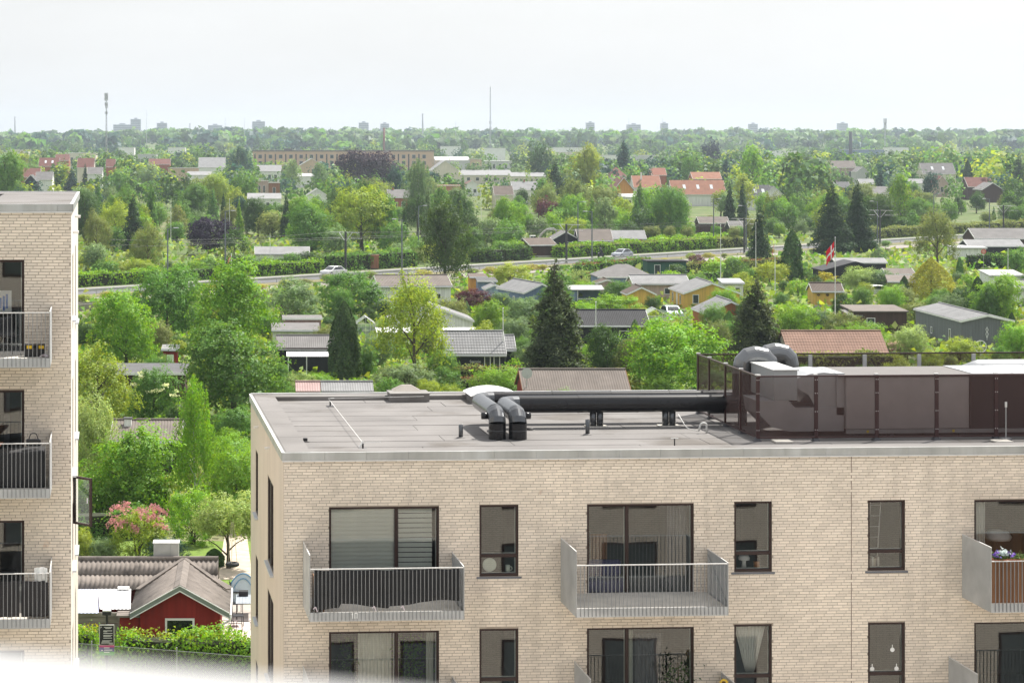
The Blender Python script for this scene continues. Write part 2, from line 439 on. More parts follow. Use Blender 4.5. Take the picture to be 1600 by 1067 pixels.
def weep_cloud(rng, n, ns=210, zr=(0.35, 0.97), hang=(0.15, 0.5), r0=0.42):
    C = []; N = []
    per = n // ns
    for i in range(ns):
        z0 = rng.uniform(*zr); a = rng.uniform(0, 2 * math.pi)
        rr = r0 * math.sin(math.pi * min(max((1.02 - z0) / 0.85, 0.03), 1) ** 0.75 * 0.62) * rng.uniform(0.35, 1.1)
        L = rng.uniform(*hang) * min(1, z0 / 0.6); t = rng.random(per)
        x = math.cos(a) * rr * (0.85 + 0.2 * t) + rng.normal(0, 0.018, per); y = math.sin(a) * rr * (0.85 + 0.2 * t) + rng.normal(0, 0.018, per)
        C.append(np.stack([x, y, np.clip(z0 + 0.04 - L * t + rng.normal(0, 0.01, per), 0.05, 1)], 1))
        N.append(np.stack([np.full(per, math.cos(a) * 0.6), np.full(per, math.sin(a) * 0.6), np.full(per, 0.25)], 1) + rng.normal(0, 0.6, (per, 3)))
    return np.concatenate(C), np.concatenate(N)

PROTO = {}
def proto(kind, lod):
    key = (kind, lod)
    if key in PROTO: return PROTO[key]
    rng = np.random.default_rng(abs(hash(kind)) % 1000 if False else sum(ord(c) for c in kind) * 7 + lod)
    n = (15000, 2600)[lod]; lf = (0.027, 0.058)[lod]; asp = 0.62; m = LEAF
    tr = dict(h0=0.4, r=0.028, limbs=6)
    if kind == 'round':   C, N = lobes_cloud(rng, n, 30, lr=(.13, .24), shape=(.37, .37, .42), cz=.52)
    elif kind == 'round2': C, N = lobes_cloud(rng, n, 38, lr=(0.11, 0.2), shape=(0.40, 0.40, 0.42), cz=0.51)
    elif kind == 'high':  C, N = lobes_cloud(rng, n, 34, lr=(0.10, 0.18), shape=(0.42, 0.42, 0.25), cz=0.68); tr = dict(h0=0.3, r=0.03, limbs=7, spread=.34, top=.75)
    elif kind == 'oval':  C, N = lobes_cloud(rng, n, 34, lr=(0.11, 0.2), shape=(0.36, 0.36, 0.43), cz=0.54, taper=0.25)
    elif kind == 'tall':  C, N = lobes_cloud(rng, n, 36, lr=(0.10, 0.19), shape=(0.34, 0.34, 0.44), cz=0.53, taper=0.55)
    elif kind == 'loose': C, N = lobes_cloud(rng, int(n * 0.62), 46, lr=(0.06, 0.15), shape=(0.38, 0.38, 0.44), cz=0.54, inner=0.05, taper=0.4, fuzz=0.3)
    elif kind == 'bush':
        C, N = lobes_cloud(rng, n, 30, lr=(0.16, 0.26), shape=(0.36, 0.36, 0.46), cz=0.38); C[:, 2] = np.abs(C[:, 2]) * 0.97; tr = dict(h0=0.1, r=0.02, limbs=4, stems=3, top=0.6)
    elif kind == 'dome':
        C, N = lobes_cloud(rng, n, 60, lr=(0.07, 0.12), shape=(0.42, 0.42, 0.6), cz=0.34, fuzz=0.25); C[:, 2] = np.abs(C[:, 2]); tr = dict(h0=0.1, r=0.02, limbs=4, stems=3, top=0.5)
    elif kind == 'spray':
        C, N = lobes_cloud(rng, int(n * 0.8), 60, lr=(0.05, 0.13), shape=(0.42, 0.42, 0.5), cz=0.42, inner=0.1, fuzz=0.4); C[:, 2] = np.abs(C[:, 2]) * 0.95; tr = dict(h0=0.08, r=0.016, limbs=5, stems=4, top=0.7)
    elif kind == 'birch':
        C, N = weep_cloud(rng, int(n * 0.75)); lf *= 0.9; tr = dict(h0=0.3, r=0.018, limbs=7, spread=0.2, top=0.95, m=BIRCHBARK)
    elif kind == 'willow':
        a = lobes_cloud(rng, n // 2, 34, lr=(0.10, 0.17), shape=(0.35, 0.35, 0.42), cz=0.55, taper=0.3); b = weep_cloud(rng, n // 2, hang=(0.1, 0.3), r0=0.46)
        C, N = np.concatenate([a[0], b[0]]), np.concatenate([a[1], b[1]]); lf *= 0.9; asp = 0.4
    elif kind == 'spruce':
        C, N = spruce_cloud(rng, int(n * 1.3)); m = NEEDLE; asp = 0.4; lf *= 1.25; tr = dict(h0=0.2, r=0.022, limbs=0, top=0.97)
    elif kind == 'pine':
        C, N = spruce_cloud(rng, int(n * 0.8), drop=-0.05); C[:, 2] = 0.25 + 0.75 * C[:, 2]; C[:, :2] *= (0.6 + 0.7 * rng.random((len(C), 1))); m = NEEDLE; asp = 0.5; lf *= 1.25; tr = dict(h0=0.5, r=0.022, limbs=5, top=0.97)
    elif kind == 'cypress':
        C, N = column_cloud(rng, n); m = NEEDLE; tr = dict(h0=0.2, r=0.04, limbs=0, top=0.8)
    elif kind == 'cone':
        C, N = column_cloud(rng, n, power=1.7, tip=1.0); m = NEEDLE; tr = dict(h0=0.2, r=0.04, limbs=0, top=0.8)
    else: raise KeyError(kind)
    zs = {'cypress': 2.8, 'cone': 1.5, 'spruce': 2.0, 'pine': 2.0, 'birch': 1.7, 'tall': 1.3, 'loose': 1.3, 'oval': 1.2}.get(kind, 1.0)
    lf *= {'cypress': 2.7, 'cone': 1.2, 'spruce': 1.5, 'pine': 1.4, 'birch': 1.25}.get(kind, 1.0)
    C = C * np.array([1, 1, zs]); N = N * np.array([1, 1, 1 / zs ** .5])
    me = leaf_mesh('crown', C, N, lf, asp, m, rng)
    if zs != 1.0:
        co = np.empty(len(me.vertices) * 3); me.vertices.foreach_get('co', co); co[2::3] /= zs; me.vertices.foreach_set('co', co); me.update()
    PROTO[key] = (me, trunk_mesh(rng, **tr))
    return PROTO[key]

# greens (surface colour of the leaves)
GREEN = {
    'bright green': (0.196, 0.372, 0.046), 'mid green': (0.128, 0.261, 0.052), 'dark green': (0.067, 0.134, 0.032),
    'yellow green': (0.295, 0.387, 0.059), 'olive green': (0.210, 0.261, 0.077), 'grey green': (0.177, 0.268, 0.111),
    'blue green': (0.055, 0.107, 0.079), 'pale green': (0.319, 0.431, 0.139), 'dark purple': (0.044, 0.024, 0.034),
    'maroon': (0.121, 0.044, 0.045), 'rust brown': (0.220, 0.121, 0.049), 'golden green': (0.406, 0.407, 0.052), 'black green': (0.051, 0.098, 0.035),
}
TREES = []
prng = random.Random(11)
def tree(u, vt, vb, wpx, kind, tone, label=None, D=None, name=None, cat='tree', group=None, hz=None):
    """a tree whose foot stands at frame pixel (u, vb) on the ground, its top at row vt, wpx wide"""
    D = D or DZ(vb, 0.0)
    p = W(u, D, 0.0); p.z = gz(p)
    s = FPX / D; h = ZD(vt, D) - p.z; w = wpx / s
    me, tr = proto(kind, 0 if (D < 290 or wpx > 52) else 1)
    small = h < 3.2
    nm = name or ({'spruce': 'spruce_tree', 'pine': 'pine_tree', 'cypress': 'cypress_tree', 'cone': 'conifer_tree', 'birch': 'birch_tree', 'willow': 'willow_tree', 'bush': 'shrub', 'dome': 'shrub', 'spray': 'shrub'}.get(kind, 'leafy_tree'))
    t = thing(nm, label or '', 'shrub' if nm == 'shrub' and cat == 'tree' else cat, p, prng.uniform(0, 6.28), group, (w, w, h))
    c = ob('crown', me, t); g = GREEN[tone] if isinstance(tone, str) else tone
    j = prng.uniform(0.88, 1.14); c.color = (g[0] * j * prng.uniform(0.94, 1.06), g[1] * j, g[2] * j, 1)
    ob('trunk', tr, t)
    TREES.append(dict(o=t, u=u, D=D, w=w, h=h, vt=vt, wpx=wpx, tone=tone, kind=kind, label=label))
    return t

def hedge_cloud(rng, L, Wd, H, dens, fuzz=0.09):
    A = [L * H, L * H, L * Wd, Wd * H, Wd * H]; n = int(sum(A) * dens); f = rng.choice(5, n, p=np.array(A) / sum(A))
    x = rng.uniform(0, L, n); y = rng.uniform(-Wd / 2, Wd / 2, n); z = rng.uniform(0, H, n)
    y = np.where(f == 0, -Wd / 2, np.where(f == 1, Wd / 2, y)); z = np.where(f == 2, H, z) * (1 + .13 * np.sin(x * .55 + L) + .09 * np.sin(x * 1.7 + 2) - .05)
    x = np.where(f == 3, 0, np.where(f == 4, L, x))
    N = np.zeros((n, 3)); N[f == 0, 1] = -1; N[f == 1, 1] = 1; N[f == 2, 2] = 1; N[f == 3, 0] = -1; N[f == 4, 0] = 1
    bulge = 0.16 * np.sin(x * 1.3 + z * 2.2) + 0.11 * np.sin(x * 2.9 + y * 3 + 1.3) + 0.12 * np.sin(x * .41 + 2)
    C = np.stack([x, y, z], 1) + N * bulge[:, None] + rng.normal(0, fuzz, (n, 3))
    C[:, 2] = np.clip(C[:, 2], 0.02, None)
    return C, N + rng.normal(0, 0.55, (n, 3)) + np.array([0, 0, 0.2])
def hedge(u0, v0, u1, v1, H, Wd, tone, label, D0=None, D1=None, group=None, tip=None):
    """a clipped hedge with its feet from frame pixel (u0, v0) to (u1, v1)"""
    p = W(u0, D0 or DZ(v0)); q = W(u1, D1 or DZ(v1)); d = q - p; L = d.length
    D = (p.y + q.y) / 2
    lf = 0.13 if D < 130 else (0.22 if D < 260 else 0.36); dens = 2.6 / (lf * lf * 0.62)
    rng = np.random.default_rng(int(u0 * 7 + v0 if v0 else u0))
    C, N = hedge_cloud(rng, L, Wd, H, dens * 0.9, 0.06 + lf * 0.25)
    t = thing('hedge', label, 'hedge', p, math.atan2(d.y, d.x), group)
    c = ob('foliage', leaf_mesh('foliage', C, N, lf, 0.62, LEAF, rng), t); g = GREEN[tone]; c.color = (*g, 1)
    if tip:
        k = int(L * Wd * dens * 0.35); C = np.stack([rng.uniform(0, L, k), rng.uniform(-Wd / 2, Wd / 2, k), H + np.abs(rng.normal(0, 0.12, k))], 1)
        c2 = ob('young_shoots', leaf_mesh('young_shoots', C, rng.normal(size=(k, 3)) + np.array([0, 0, .3]), lf * 0.9, 0.55, LEAF, rng), t); c2.color = (*GREEN[tip], 1); c2['kind'] = 'stuff'
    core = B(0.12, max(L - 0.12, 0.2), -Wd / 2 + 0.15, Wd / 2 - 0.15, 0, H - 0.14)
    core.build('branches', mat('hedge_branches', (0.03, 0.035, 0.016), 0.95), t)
    return t

# ---- woods on the skyline: nobody could count these trees
def wood(name, label, spots, nleaf, leaf, rngseed, kind='stuff'):
    rng = np.random.default_rng(rngseed); Cs = []; Ns = []; Ts = []; Ss = []
    for (X, D, w, h, tone) in spots:
        base = cw(X, D, hill(X, D) - 0.3)
        C, N = lobes_cloud(rng, nleaf, 9, lr=(0.16, 0.30), shape=(0.34, 0.34, 0.36), cz=0.56, inner=0.1)
        if rng.random() < 0.18: C, N = spruce_cloud(rng, nleaf); w *= 0.55; h *= 1.05
        C = C * np.array([w, w, h]) + np.array(base); Cs.append(C); Ns.append(N)
        Ts.append(np.tile(np.array(tone) * rng.uniform(0.8, 1.2), (len(C), 1))); Ss.append(leaf * (w / 12) * rng.uniform(0.7, 1.3, len(C)))
    C = np.concatenate(Cs); me = leaf_mesh(name, C, np.concatenate(Ns), np.concatenate(Ss), 0.8, foliage('wood_surface', attr=True), rng, np.concatenate(Ts))
    o = ob(name, me); tag(o, label, 'woodland', None, 'stuff'); return o
rg = random.Random(5)
WT = [GREEN['mid green'], GREEN['blue green'], GREEN['grey green'], GREEN['dark green'], GREEN['mid green'], GREEN['dark green']]
sp = []
for row in range(20):
    D = 2150 + row * 125
    X = -0.14 * D
    while X < 0.38 * D:
        if D > 3000 or rg.random() < 0.5 + (D - 2250) / 1500 * 0.5:
            sp.append((X + rg.uniform(-6, 6), D + rg.uniform(-50, 50), rg.uniform(18, 34), rg.uniform(12, 20), rg.choice(WT)))
        X += rg.uniform(14, 27) * (1.0 if D < 3200 else 1.2)
wood('skyline_wood', 'broad belt of hazy woodland along the horizon', sp, 66, 4.3, 3)

# ================================================================== near buildings: brick shells with their windows, balconies and roofs
BRICK = mat('pale_brick', (0.83, 0.735, 0.62), 0.9, var=0.09, scale=0.5, bump=0.25, bscale=60, island=0.085, wear=((0.62, 0.42, 0.28), 2.6, 0.72), streak=.14)
MORTAR = mat('mortar', (0.42, 0.355, 0.29), 0.95, var=0.12, scale=5, bump=0.2)
PLASTER = mat('side_render', (0.66, 0.585, 0.50), 0.9, var=0.06, scale=1.2, bump=0.15, stretch=(1, 1, 0.3))
FRAME = mat('window_frame_paint', (0.035, 0.018, 0.015), 0.45, var=0.1)
GLASS = glass('window_glass')
ZINC = mat('zinc_sheet', (0.42, 0.43, 0.42), 0.5, metal=0.55, var=0.16, scale=2.2, stretch=(1, 1, 0.15), wear=((0.52, 0.54, 0.54), 1.2, 0.55))
GALV = mat('galvanised_steel', (0.40, 0.41, 0.41), 0.5, metal=0.45, var=0.10, scale=2.5)
GALVP = mat('galvanised_plate', (0.47, 0.485, 0.49), 0.55, metal=0.35, var=0.12, scale=1.6, wear=((0.56, 0.57, 0.57), 0.9, 0.56))
RAILTOP = mat('rail_top', (0.72, 0.72, 0.71), 0.4, metal=0.3)
CONC = mat('balcony_concrete', (0.56, 0.53, 0.48), 0.9, var=0.14, scale=2.5, bump=0.2)
FELT = mat('roof_felt', (0.186, 0.177, 0.172), 0.95, var=0.14, scale=0.55, bump=0.3, bscale=45, wear=((0.125, 0.114, 0.104), 0.42, 0.55))
SILL = mat('window_sill_metal', (0.16, 0.17, 0.19), 0.5, metal=0.4)
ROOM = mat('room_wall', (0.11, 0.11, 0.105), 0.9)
FLOORW = mat('room_floor', (0.22, 0.15, 0.09), 0.6)
COURSE, BL = 0.0667, 0.24

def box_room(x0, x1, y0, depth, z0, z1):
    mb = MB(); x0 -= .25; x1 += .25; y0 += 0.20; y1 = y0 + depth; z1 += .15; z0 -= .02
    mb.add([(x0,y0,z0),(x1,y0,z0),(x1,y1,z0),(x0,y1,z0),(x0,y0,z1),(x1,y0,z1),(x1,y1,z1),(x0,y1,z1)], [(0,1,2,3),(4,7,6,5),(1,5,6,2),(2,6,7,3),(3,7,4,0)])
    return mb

BRICKN = [0]
BRICKMESH = {}
def brick_wall(bld, x0, x1, z0, z1, y, holes, single, xc=None):
    """courses of single bricks in stretcher bond on a facade at depth y; `holes` stay open. The nearest `single` bricks are parts, the rest one part"""
    nz_ = int(round((z1 - z0) / COURSE)); rng = random.Random(int(x0 * 10) + 3)
    pieces = []
    for r in range(nz_):
        zt = z1 - r * COURSE; zb = zt - 0.054
        if zb < z0: break
        off = [0.0, 0.07, 0.12, 0.19, 0.04, 0.15][r % 6]
        x = x0 - off + 0.002
        while x < x1:
            a, b = max(x, x0), min(x + BL - 0.012, x1)
            segs = [(a, b)]
            for (hx0, hx1, hz0, hz1) in holes:
                if zt > hz0 + 0.01 and zb < hz1 - 0.01:
                    ns = []
                    for (p, q) in segs:
                        if q <= hx0 or p >= hx1: ns.append((p, q))
                        else:
                            if p < hx0: ns.append((p, hx0))
                            if q > hx1: ns.append((hx1, q))
                    segs = ns
            for (p, q) in segs:
                if q - p > 0.03: pieces.append((p, q, zb, zt))
            x += BL
    rest = MB(); n = 0
    sing = []
    for (p, q, zb, zt) in pieces:
        pr = 0.010 + rng.uniform(-0.004, 0.004)
        if n < single and abs(q - p - (BL - 0.012)) < 1e-4:
            n += 1; key = 'full'
            if key not in BRICKMESH:
                BRICKMESH[key] = bevel_box(0, BL - 0.012, -0.010, 0.045, 0, 0.054, BRICK)
            ob('brick', BRICKMESH[key], bld, (p, y + rng.uniform(-0.003, 0.003), zb))
        else:
            rest.add([(p, y - pr, zb), (q, y - pr, zb), (q, y - pr, zt), (p, y - pr, zt), (p, y + .03, zb), (q, y + .03, zb), (q, y + .03, zt), (p, y + .03, zt)],
                     [(0, 1, 2, 3), (3, 2, 6, 7), (1, 5, 6, 2), (4, 0, 3, 7), (4, 5, 1, 0)])
    o = rest.build('brickwork', BRICK, bld); o['kind'] = 'stuff'
def bevel_box(x0, x1, y0, y1, z0, z1, m, c=0.004):
    mb = MB()
    mb.add([(x0+c,y0,z0+c),(x1-c,y0,z0+c),(x1-c,y0,z1-c),(x0+c,y0,z1-c),(x0,y0+c,z0),(x1,y0+c,z0),(x1,y0+c,z1),(x0,y0+c,z1),(x0,y1,z0),(x1,y1,z0),(x1,y1,z1),(x0,y1,z1)],
           [(0,1,2,3),(4,5,1,0),(5,6,2,1),(6,7,3,2),(7,4,0,3),(8,9,5,4),(9,10,6,5),(10,11,7,6),(11,8,4,7)])
    return mb.mesh('brick', m)

def mortar_wall(bld, x0, x1, z0, z1, y, holes, name='wall', thick=0.3, m=None):
    """the wall behind the bricks, cut round its openings"""
    xs = sorted({x0, x1, *[h[0] for h in holes], *[h[1] for h in holes]}); zs = sorted({z0, z1, *[h[2] for h in holes], *[h[3] for h in holes]})
    xs = [x for x in xs if x0 <= x <= x1]; zs = [z for z in zs if z0 <= z <= z1]
    mb = MB()
    for i in range(len(xs) - 1):
        for j in range(len(zs) - 1):
            cx, cz = (xs[i] + xs[i+1]) / 2, (zs[j] + zs[j+1]) / 2
            if any(h[0] < cx < h[1] and h[2] < cz < h[3] for h in holes): continue
            mb.add([(xs[i], y, zs[j]), (xs[i+1], y, zs[j]), (xs[i+1], y, zs[j+1]), (xs[i], y, zs[j+1])], [(0, 1, 2, 3)])
    for (a, b, c, d) in holes:            # reveals
        b_, c_, d_ = min(b, x1), max(c, z0), min(d, z1); a = max(a, x0)
        mb.add([(a,y,c_),(b_,y,c_),(b_,y,d_),(a,y,d_),(a,y+thick,c_),(b_,y+thick,c_),(b_,y+thick,d_),(a,y+thick,d_)], [(0,4,5,1),(1,5,6,2),(2,6,7,3),(3,7,4,0)])
    return mb.build(name, m or MORTAR, bld)

def window(bld, x0, x1, z0, z1, y, mull=(), trans=(), sill=False, room=3.5, open_leaf=None, fr=0.055, label=None):
    """a window in a facade at depth y: frame with bars, one pane per light"""
    fy0, fy1 = y - 0.025, y + 0.07
    mb = MB(); f = fr
    mb.box(x0, x1, fy0, fy1, z1 - f, z1); mb.box(x0, x1, fy0, fy1, z0, z0 + f * 1.2)
    mb.box(x0, x0 + f, fy0 + .001, fy1, z0 + f * 1.2, z1 - f); mb.box(x1 - f, x1, fy0 + .001, fy1, z0 + f * 1.2, z1 - f)
    xs = [x0 + f] + [c for m_ in mull for c in (m_ - f * .75, m_ + f * .75)] + [x1 - f]
    for m_ in mull: mb.box(m_ - f * .75, m_ + f * .75, fy0 - .002, fy1, z0 + f * 1.2, z1 - f)
    zs = [z0 + f * 1.2] + [c for t_ in trans for c in (t_ - f * .75, t_ + f * .75)] + [z1 - f]
    for t_ in trans: mb.box(x0 + f, x1 - f, fy0 + .002, fy1, t_ - f * .75, t_ + f * .75)
    w = mb.build('window', FRAME, bld); bevel(w, 0.006)
    if label: w['label'] = label
    for i in range(0, len(xs), 2):
        for j in range(0, len(zs), 2):
            if open_leaf == (i // 2, j // 2): continue
            MB().add([(xs[i], y + .03, zs[j]), (xs[i+1], y + .03, zs[j]), (xs[i+1], y + .03, zs[j+1]), (xs[i], y + .03, zs[j+1])], [(0, 1, 2, 3)]).build('pane', GLASS, w)
            g = 0.022; lt = MB()        # light inner gasket along the right and lower edge
            lt.box(xs[i+1] - g, xs[i+1], y + .034, y + .05, zs[j], zs[j+1]); lt.box(xs[i], xs[i+1] - g, y + .034, y + .05, zs[j], zs[j] + g)
            lt.build('inner_frame', mat('inner_frame_paint', (0.55, 0.58, 0.54), 0.5), w)
    if sill: bevel(B(x0 - .07, x1 + .07, y - .075, y + .0, z0 - .055, z0 - .008).build('sill', SILL, w), .006)
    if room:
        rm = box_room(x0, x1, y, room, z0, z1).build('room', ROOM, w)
    return w

def balcony(bld, x0, x1, y, zs, dep=1.75, rail=1.0, left_hi=True, nb=None, label=None):
    """slab, plate sides, top rail and upright bars on a facade at depth y; zs is the floor level"""
    yf = y - dep
    b = bevel(B(x0 + .02, x1 - .02, yf + .02, y + .05, zs - .16, zs).build('balcony', CONC, bld), .01)
    if label: b['label'] = label
    B(x0 + .001, x1 - .001, yf - .004, yf + .016, zs - .19, zs + .012).build('front_plate', GALVP, b)
    for sx, hi in ((x0, left_hi), (x1, False)):
        h = rail + (0.30 if hi else 0.0)
        a, c = (sx - .012, sx - .0005) if sx == x0 else (sx + .0005, sx + .012)
        p = MB().extrude([(a, y - .01, zs - .19), (a, yf, zs - .19), (a, yf, zs + h), (a, y - .01, zs + h)], (c - a, 0, 0)).build('side_panel', GALVP, b); bevel(p, .004)
        B(a - .006, c + .006, yf - .012, y - .012, zs + h + .0008, zs + h + .016).build('panel_edge', RAILTOP, p)
        B(a - .004, c + .004, yf - .013, yf - .0008, zs - .19, zs + h).build('corner_post', GALV, p)
    # stiffening flat on the inner face of the right panel
    MB().tube([(x1 - .02, y - .12, zs + rail - .1), (x1 - .02, yf + .1, zs + .1)], .012, 5).build('brace', GALV, b)
    B(x0 + .004, x1 - .004, yf - .02, yf + .02, zs + rail - .02, zs + rail).build('rail', RAILTOP, b)
    n = nb or int(round((x1 - x0) / 0.090))
    me = B(-.006, .006, -.014, .014, zs - .17, zs + rail - .021).mesh('baluster', mat('bar_steel', (0.27, 0.275, 0.28), 0.55, metal=0.35, var=0.1))
    for i in range(1, n):
        ob('baluster', me, b, (x0 + (x1 - x0) * i / n, yf - .019, 0))
    return b

# ------------------------------------------------------------------ main building
Y0 = (W(443, 52.2)).y
pL = PY(443, 707.5, Y0); XL = pL.x; ZP = pL.z            # front left roof corner
XR = PY(2150, 700, Y0).x; XRB = PY(1760, 700, Y0).x; YB = Y0 + 12.0
def fx(u, v=850): return PY(u, v, Y0).x
def fz(u, v): return PY(u, v, Y0).z
ZF = fz(443, 720.0)                                       # underside of the roof edging
main = thing('apartment_building', 'pale brick apartment block with flat felt roof, air ducts and steel balconies', 'building', (0, 0, 0))
ST = 2.90
WZ1 = fz(514, 791.5)
def wz(v, u): return fz(u, v)
NB = [  # narrow windows with a lower light: u0, u1, v_top, v_transom, v_bottom
    (749, 810, 788.5, 868, 900), (1147, 1206, 783, 864, 893), (1356, 1414, 781, 861, 891)]
DB = [(514, 686, 791.5, 619.5), (917, 1084, 787, 980), (1522, 1692, 780, 1610)]
holes = []; wins = []
for k in range(2):
    for (a, b, vt, vtr, vb) in NB:
        c = (a + b) / 2
        x0, x1 = fx(a), fx(b); z1 = fz(c, vt) - ST * k; z0 = fz(c, vb) - ST * k; zt = fz(c, vtr) - ST * k
        holes.append((x0, x1, z0, z1)); wins.append(('n', x0, x1, z0, z1, zt, k))
    for (a, b, vt, mu) in DB:
        c = (a + b) / 2
        x0, x1 = fx(a), fx(b); z1 = fz(c, vt) - ST * k; z0 = z1 - 2.26
        holes.append((x0, x1, z0, z1)); wins.append(('d', x0, x1, z0, z1, fx(mu), k))
ZCUT = 6.9                                                # bricks are laid one by one down to just below the frame
mortar_wall(main, XL, XR, 0, ZF, Y0, holes)
brick_wall(main, XL + .004, XRB, ZCUT, ZF - .004, Y0, holes, 300)
body = MB()                                              # side and back walls
SIDEW = []                                               # windows of the left side wall: y0, y1, z_top, height
for k in range(4):
    SIDEW += [(Y0 + 3.2, Y0 + 5.2, WZ1 - ST * k, 2.2), (Y0 + 8.9, Y0 + 9.9, WZ1 - ST * k, 1.75)]
def side_wall(bld, x, y0, y1, z0, z1, wl, m, into):
    ys = sorted({y0, y1, *[w_[0] for w_ in wl], *[w_[1] for w_ in wl]}); zs = sorted({z0, z1, *[w_[2] for w_ in wl], *[w_[2] - w_[3] for w_ in wl]})
    zs = [z for z in zs if z0 <= z <= z1]; mb = MB()
    for i in range(len(ys) - 1):
        for j in range(len(zs) - 1):
            cy_, cz = (ys[i] + ys[i+1]) / 2, (zs[j] + zs[j+1]) / 2
            if any(w_[0] < cy_ < w_[1] and w_[2] - w_[3] < cz < w_[2] for w_ in wl): continue
            mb.add([(x, ys[i], zs[j]), (x, ys[i+1], zs[j]), (x, ys[i+1], zs[j+1]), (x, ys[i], zs[j+1])], [(0, 1, 2, 3)])
    for w_ in wl:
        a, b, d = w_[0], w_[1], w_[2]; c = max(d - w_[3], z0); X2 = x + into * .22
        mb.add([(x,a,c),(x,b,c),(x,b,d),(x,a,d),(X2,a,c),(X2,b,c),(X2,b,d),(X2,a,d)], [(0,4,5,1),(1,5,6,2),(2,6,7,3),(3,7,4,0)])
    mb.build('side_wall', m, bld)
    for w_ in wl:
        a, b, d = w_[0], w_[1], w_[2]; c = max(d - w_[3], z0 + .1); fxx = x + into * .012
        fm = MB()
        lo, hi = min(fxx, fxx + into * .06), max(fxx, fxx + into * .06)
        fm.box(lo, hi, a, b, d - .06, d); fm.box(lo, hi, a, b, c, c + .06); fm.box(lo, hi, a, a + .06, c + .06, d - .06); fm.box(lo, hi, b - .06, b, c + .06, d - .06)
        if b - a > 1.5: fm.box(lo, hi, (a + b) / 2 - .04, (a + b) / 2 + .04, c + .06, d - .06)
        w = fm.build('window', FRAME, bld)
        MB().add([(fxx + into * .03, a, c), (fxx + into * .03, b, c), (fxx + into * .03, b, d), (fxx + into * .03, a, d)], [(0, 1, 2, 3)]).build('pane', GLASS, w)
        lo, hi = min(x - into * .09, x + into * .01), max(x - into * .09, x + into * .01)
        B(lo, hi, a - .05, b + .05, c - .05, c - .006).build('sill', mat('light_sill', (0.55, 0.58, 0.62), 0.5, metal=.3), w)
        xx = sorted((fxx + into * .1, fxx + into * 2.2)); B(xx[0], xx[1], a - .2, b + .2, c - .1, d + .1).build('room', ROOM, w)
side_wall(main, XL, Y0, YB, 0, ZF, SIDEW, PLASTER, 1)
MB().add([(XL, YB, 0), (XR, YB, 0), (XR, YB, ZF), (XL, YB, ZF), (XR, Y0, 0), (XR, Y0, ZF)], [(1, 0, 3, 2), (4, 1, 2, 5)]).build('rear_wall', PLASTER, main)
for (du, dv) in ((404, 667), (421.5, 699.5)):            # little overflow spouts high on the side wall
    q = None
    D_ = (52.2 * (443 - 169) / (du - 169)); p = W(du, D_, ZD(dv, D_))
    MB().tube([(XL + .02, p.y, p.z), (XL - .13, p.y, p.z - .01)], .035, 8).build('overflow_spout', mat('spout', (0.8, 0.79, 0.76), .5), main)
MB().box(fx(1329.5), fx(1330.6), Y0 - .013, Y0 + .01, 6.9, ZF).build('expansion_joint', mat('joint', (0.25, 0.19, 0.15), .9), main)

for (kind, x0, x1, z0, z1, c, k) in wins:
    if kind == 'n': window(main, x0, x1, z0, z1, Y0 + .05, trans=(c,), sill=True, room=3.2)
    else: window(main, x0, x1, z0, z1, Y0 + .05, mull=(c,), room=4.0)

# roof: parapet cap, edging sheets, felt laid in lapped lengths
roofp = MB()
PWd = 0.62
ZR = ZP - 0.115
def ring(z0, z1, x0, x1, y0, y1, w_):
    mb = MB(); mb.box(x0, x1, y0, y0 + w_, z0, z1); mb.box(x0, x1, y1 - w_, y1, z0, z1 - .001); mb.box(x0, x0 + w_, y0 + w_, y1 - w_, z0, z1); mb.box(x1 - w_, x1, y0 + w_, y1 - w_, z0, z1); return mb
par = ring(ZR - .35, ZP - .004, XL + .03, XR - .03, Y0 + .03, YB - .03, PWd).build('parapet', FELT, main)
B(XL + .4, XR - .4, Y0 + .4, YB - .4, ZR - .3, ZR - .02).build('roof_deck', FELT, main)
rr = random.Random(4); yy = Y0 + PWd + .06; row_i = 0
while yy < YB - PWd - .3:
    xx = XL + PWd + .05 + (0 if row_i % 2 else -2.2); x_end = XR - PWd
    while xx < x_end:
        L_ = rr.uniform(4.6, 6.4); a = max(xx, XL + PWd + .05); b = min(xx + L_, x_end)
        if b - a > .3:
            dz = rr.uniform(0, .006); s = MB().slab((a, yy + .012, ZR + dz), (b - .015, yy + .012, ZR + dz), (b - .015, min(yy + 1.0, YB - PWd - .05), ZR + dz - .004), (a, min(yy + 1.0, YB - PWd - .05), ZR + dz - .004), .018)
            s.build('felt_sheet', FELT, main)
        xx += L_
    yy += 1.0; row_i += 1
yy = Y0 + 0.1
while yy < YB - .4:                                      # cap sheets over the left parapet
    b = min(yy + 2.6, YB - .1)
    MB().slab((XL + .07, yy, ZP + .004), (XL + PWd + .02, yy, ZP + .004), (XL + PWd + .02, b - .02, ZP + .004), (XL + .07, b - .02, ZP + .004), .007).build('cap_sheet', FELT, main)
    yy += 2.6
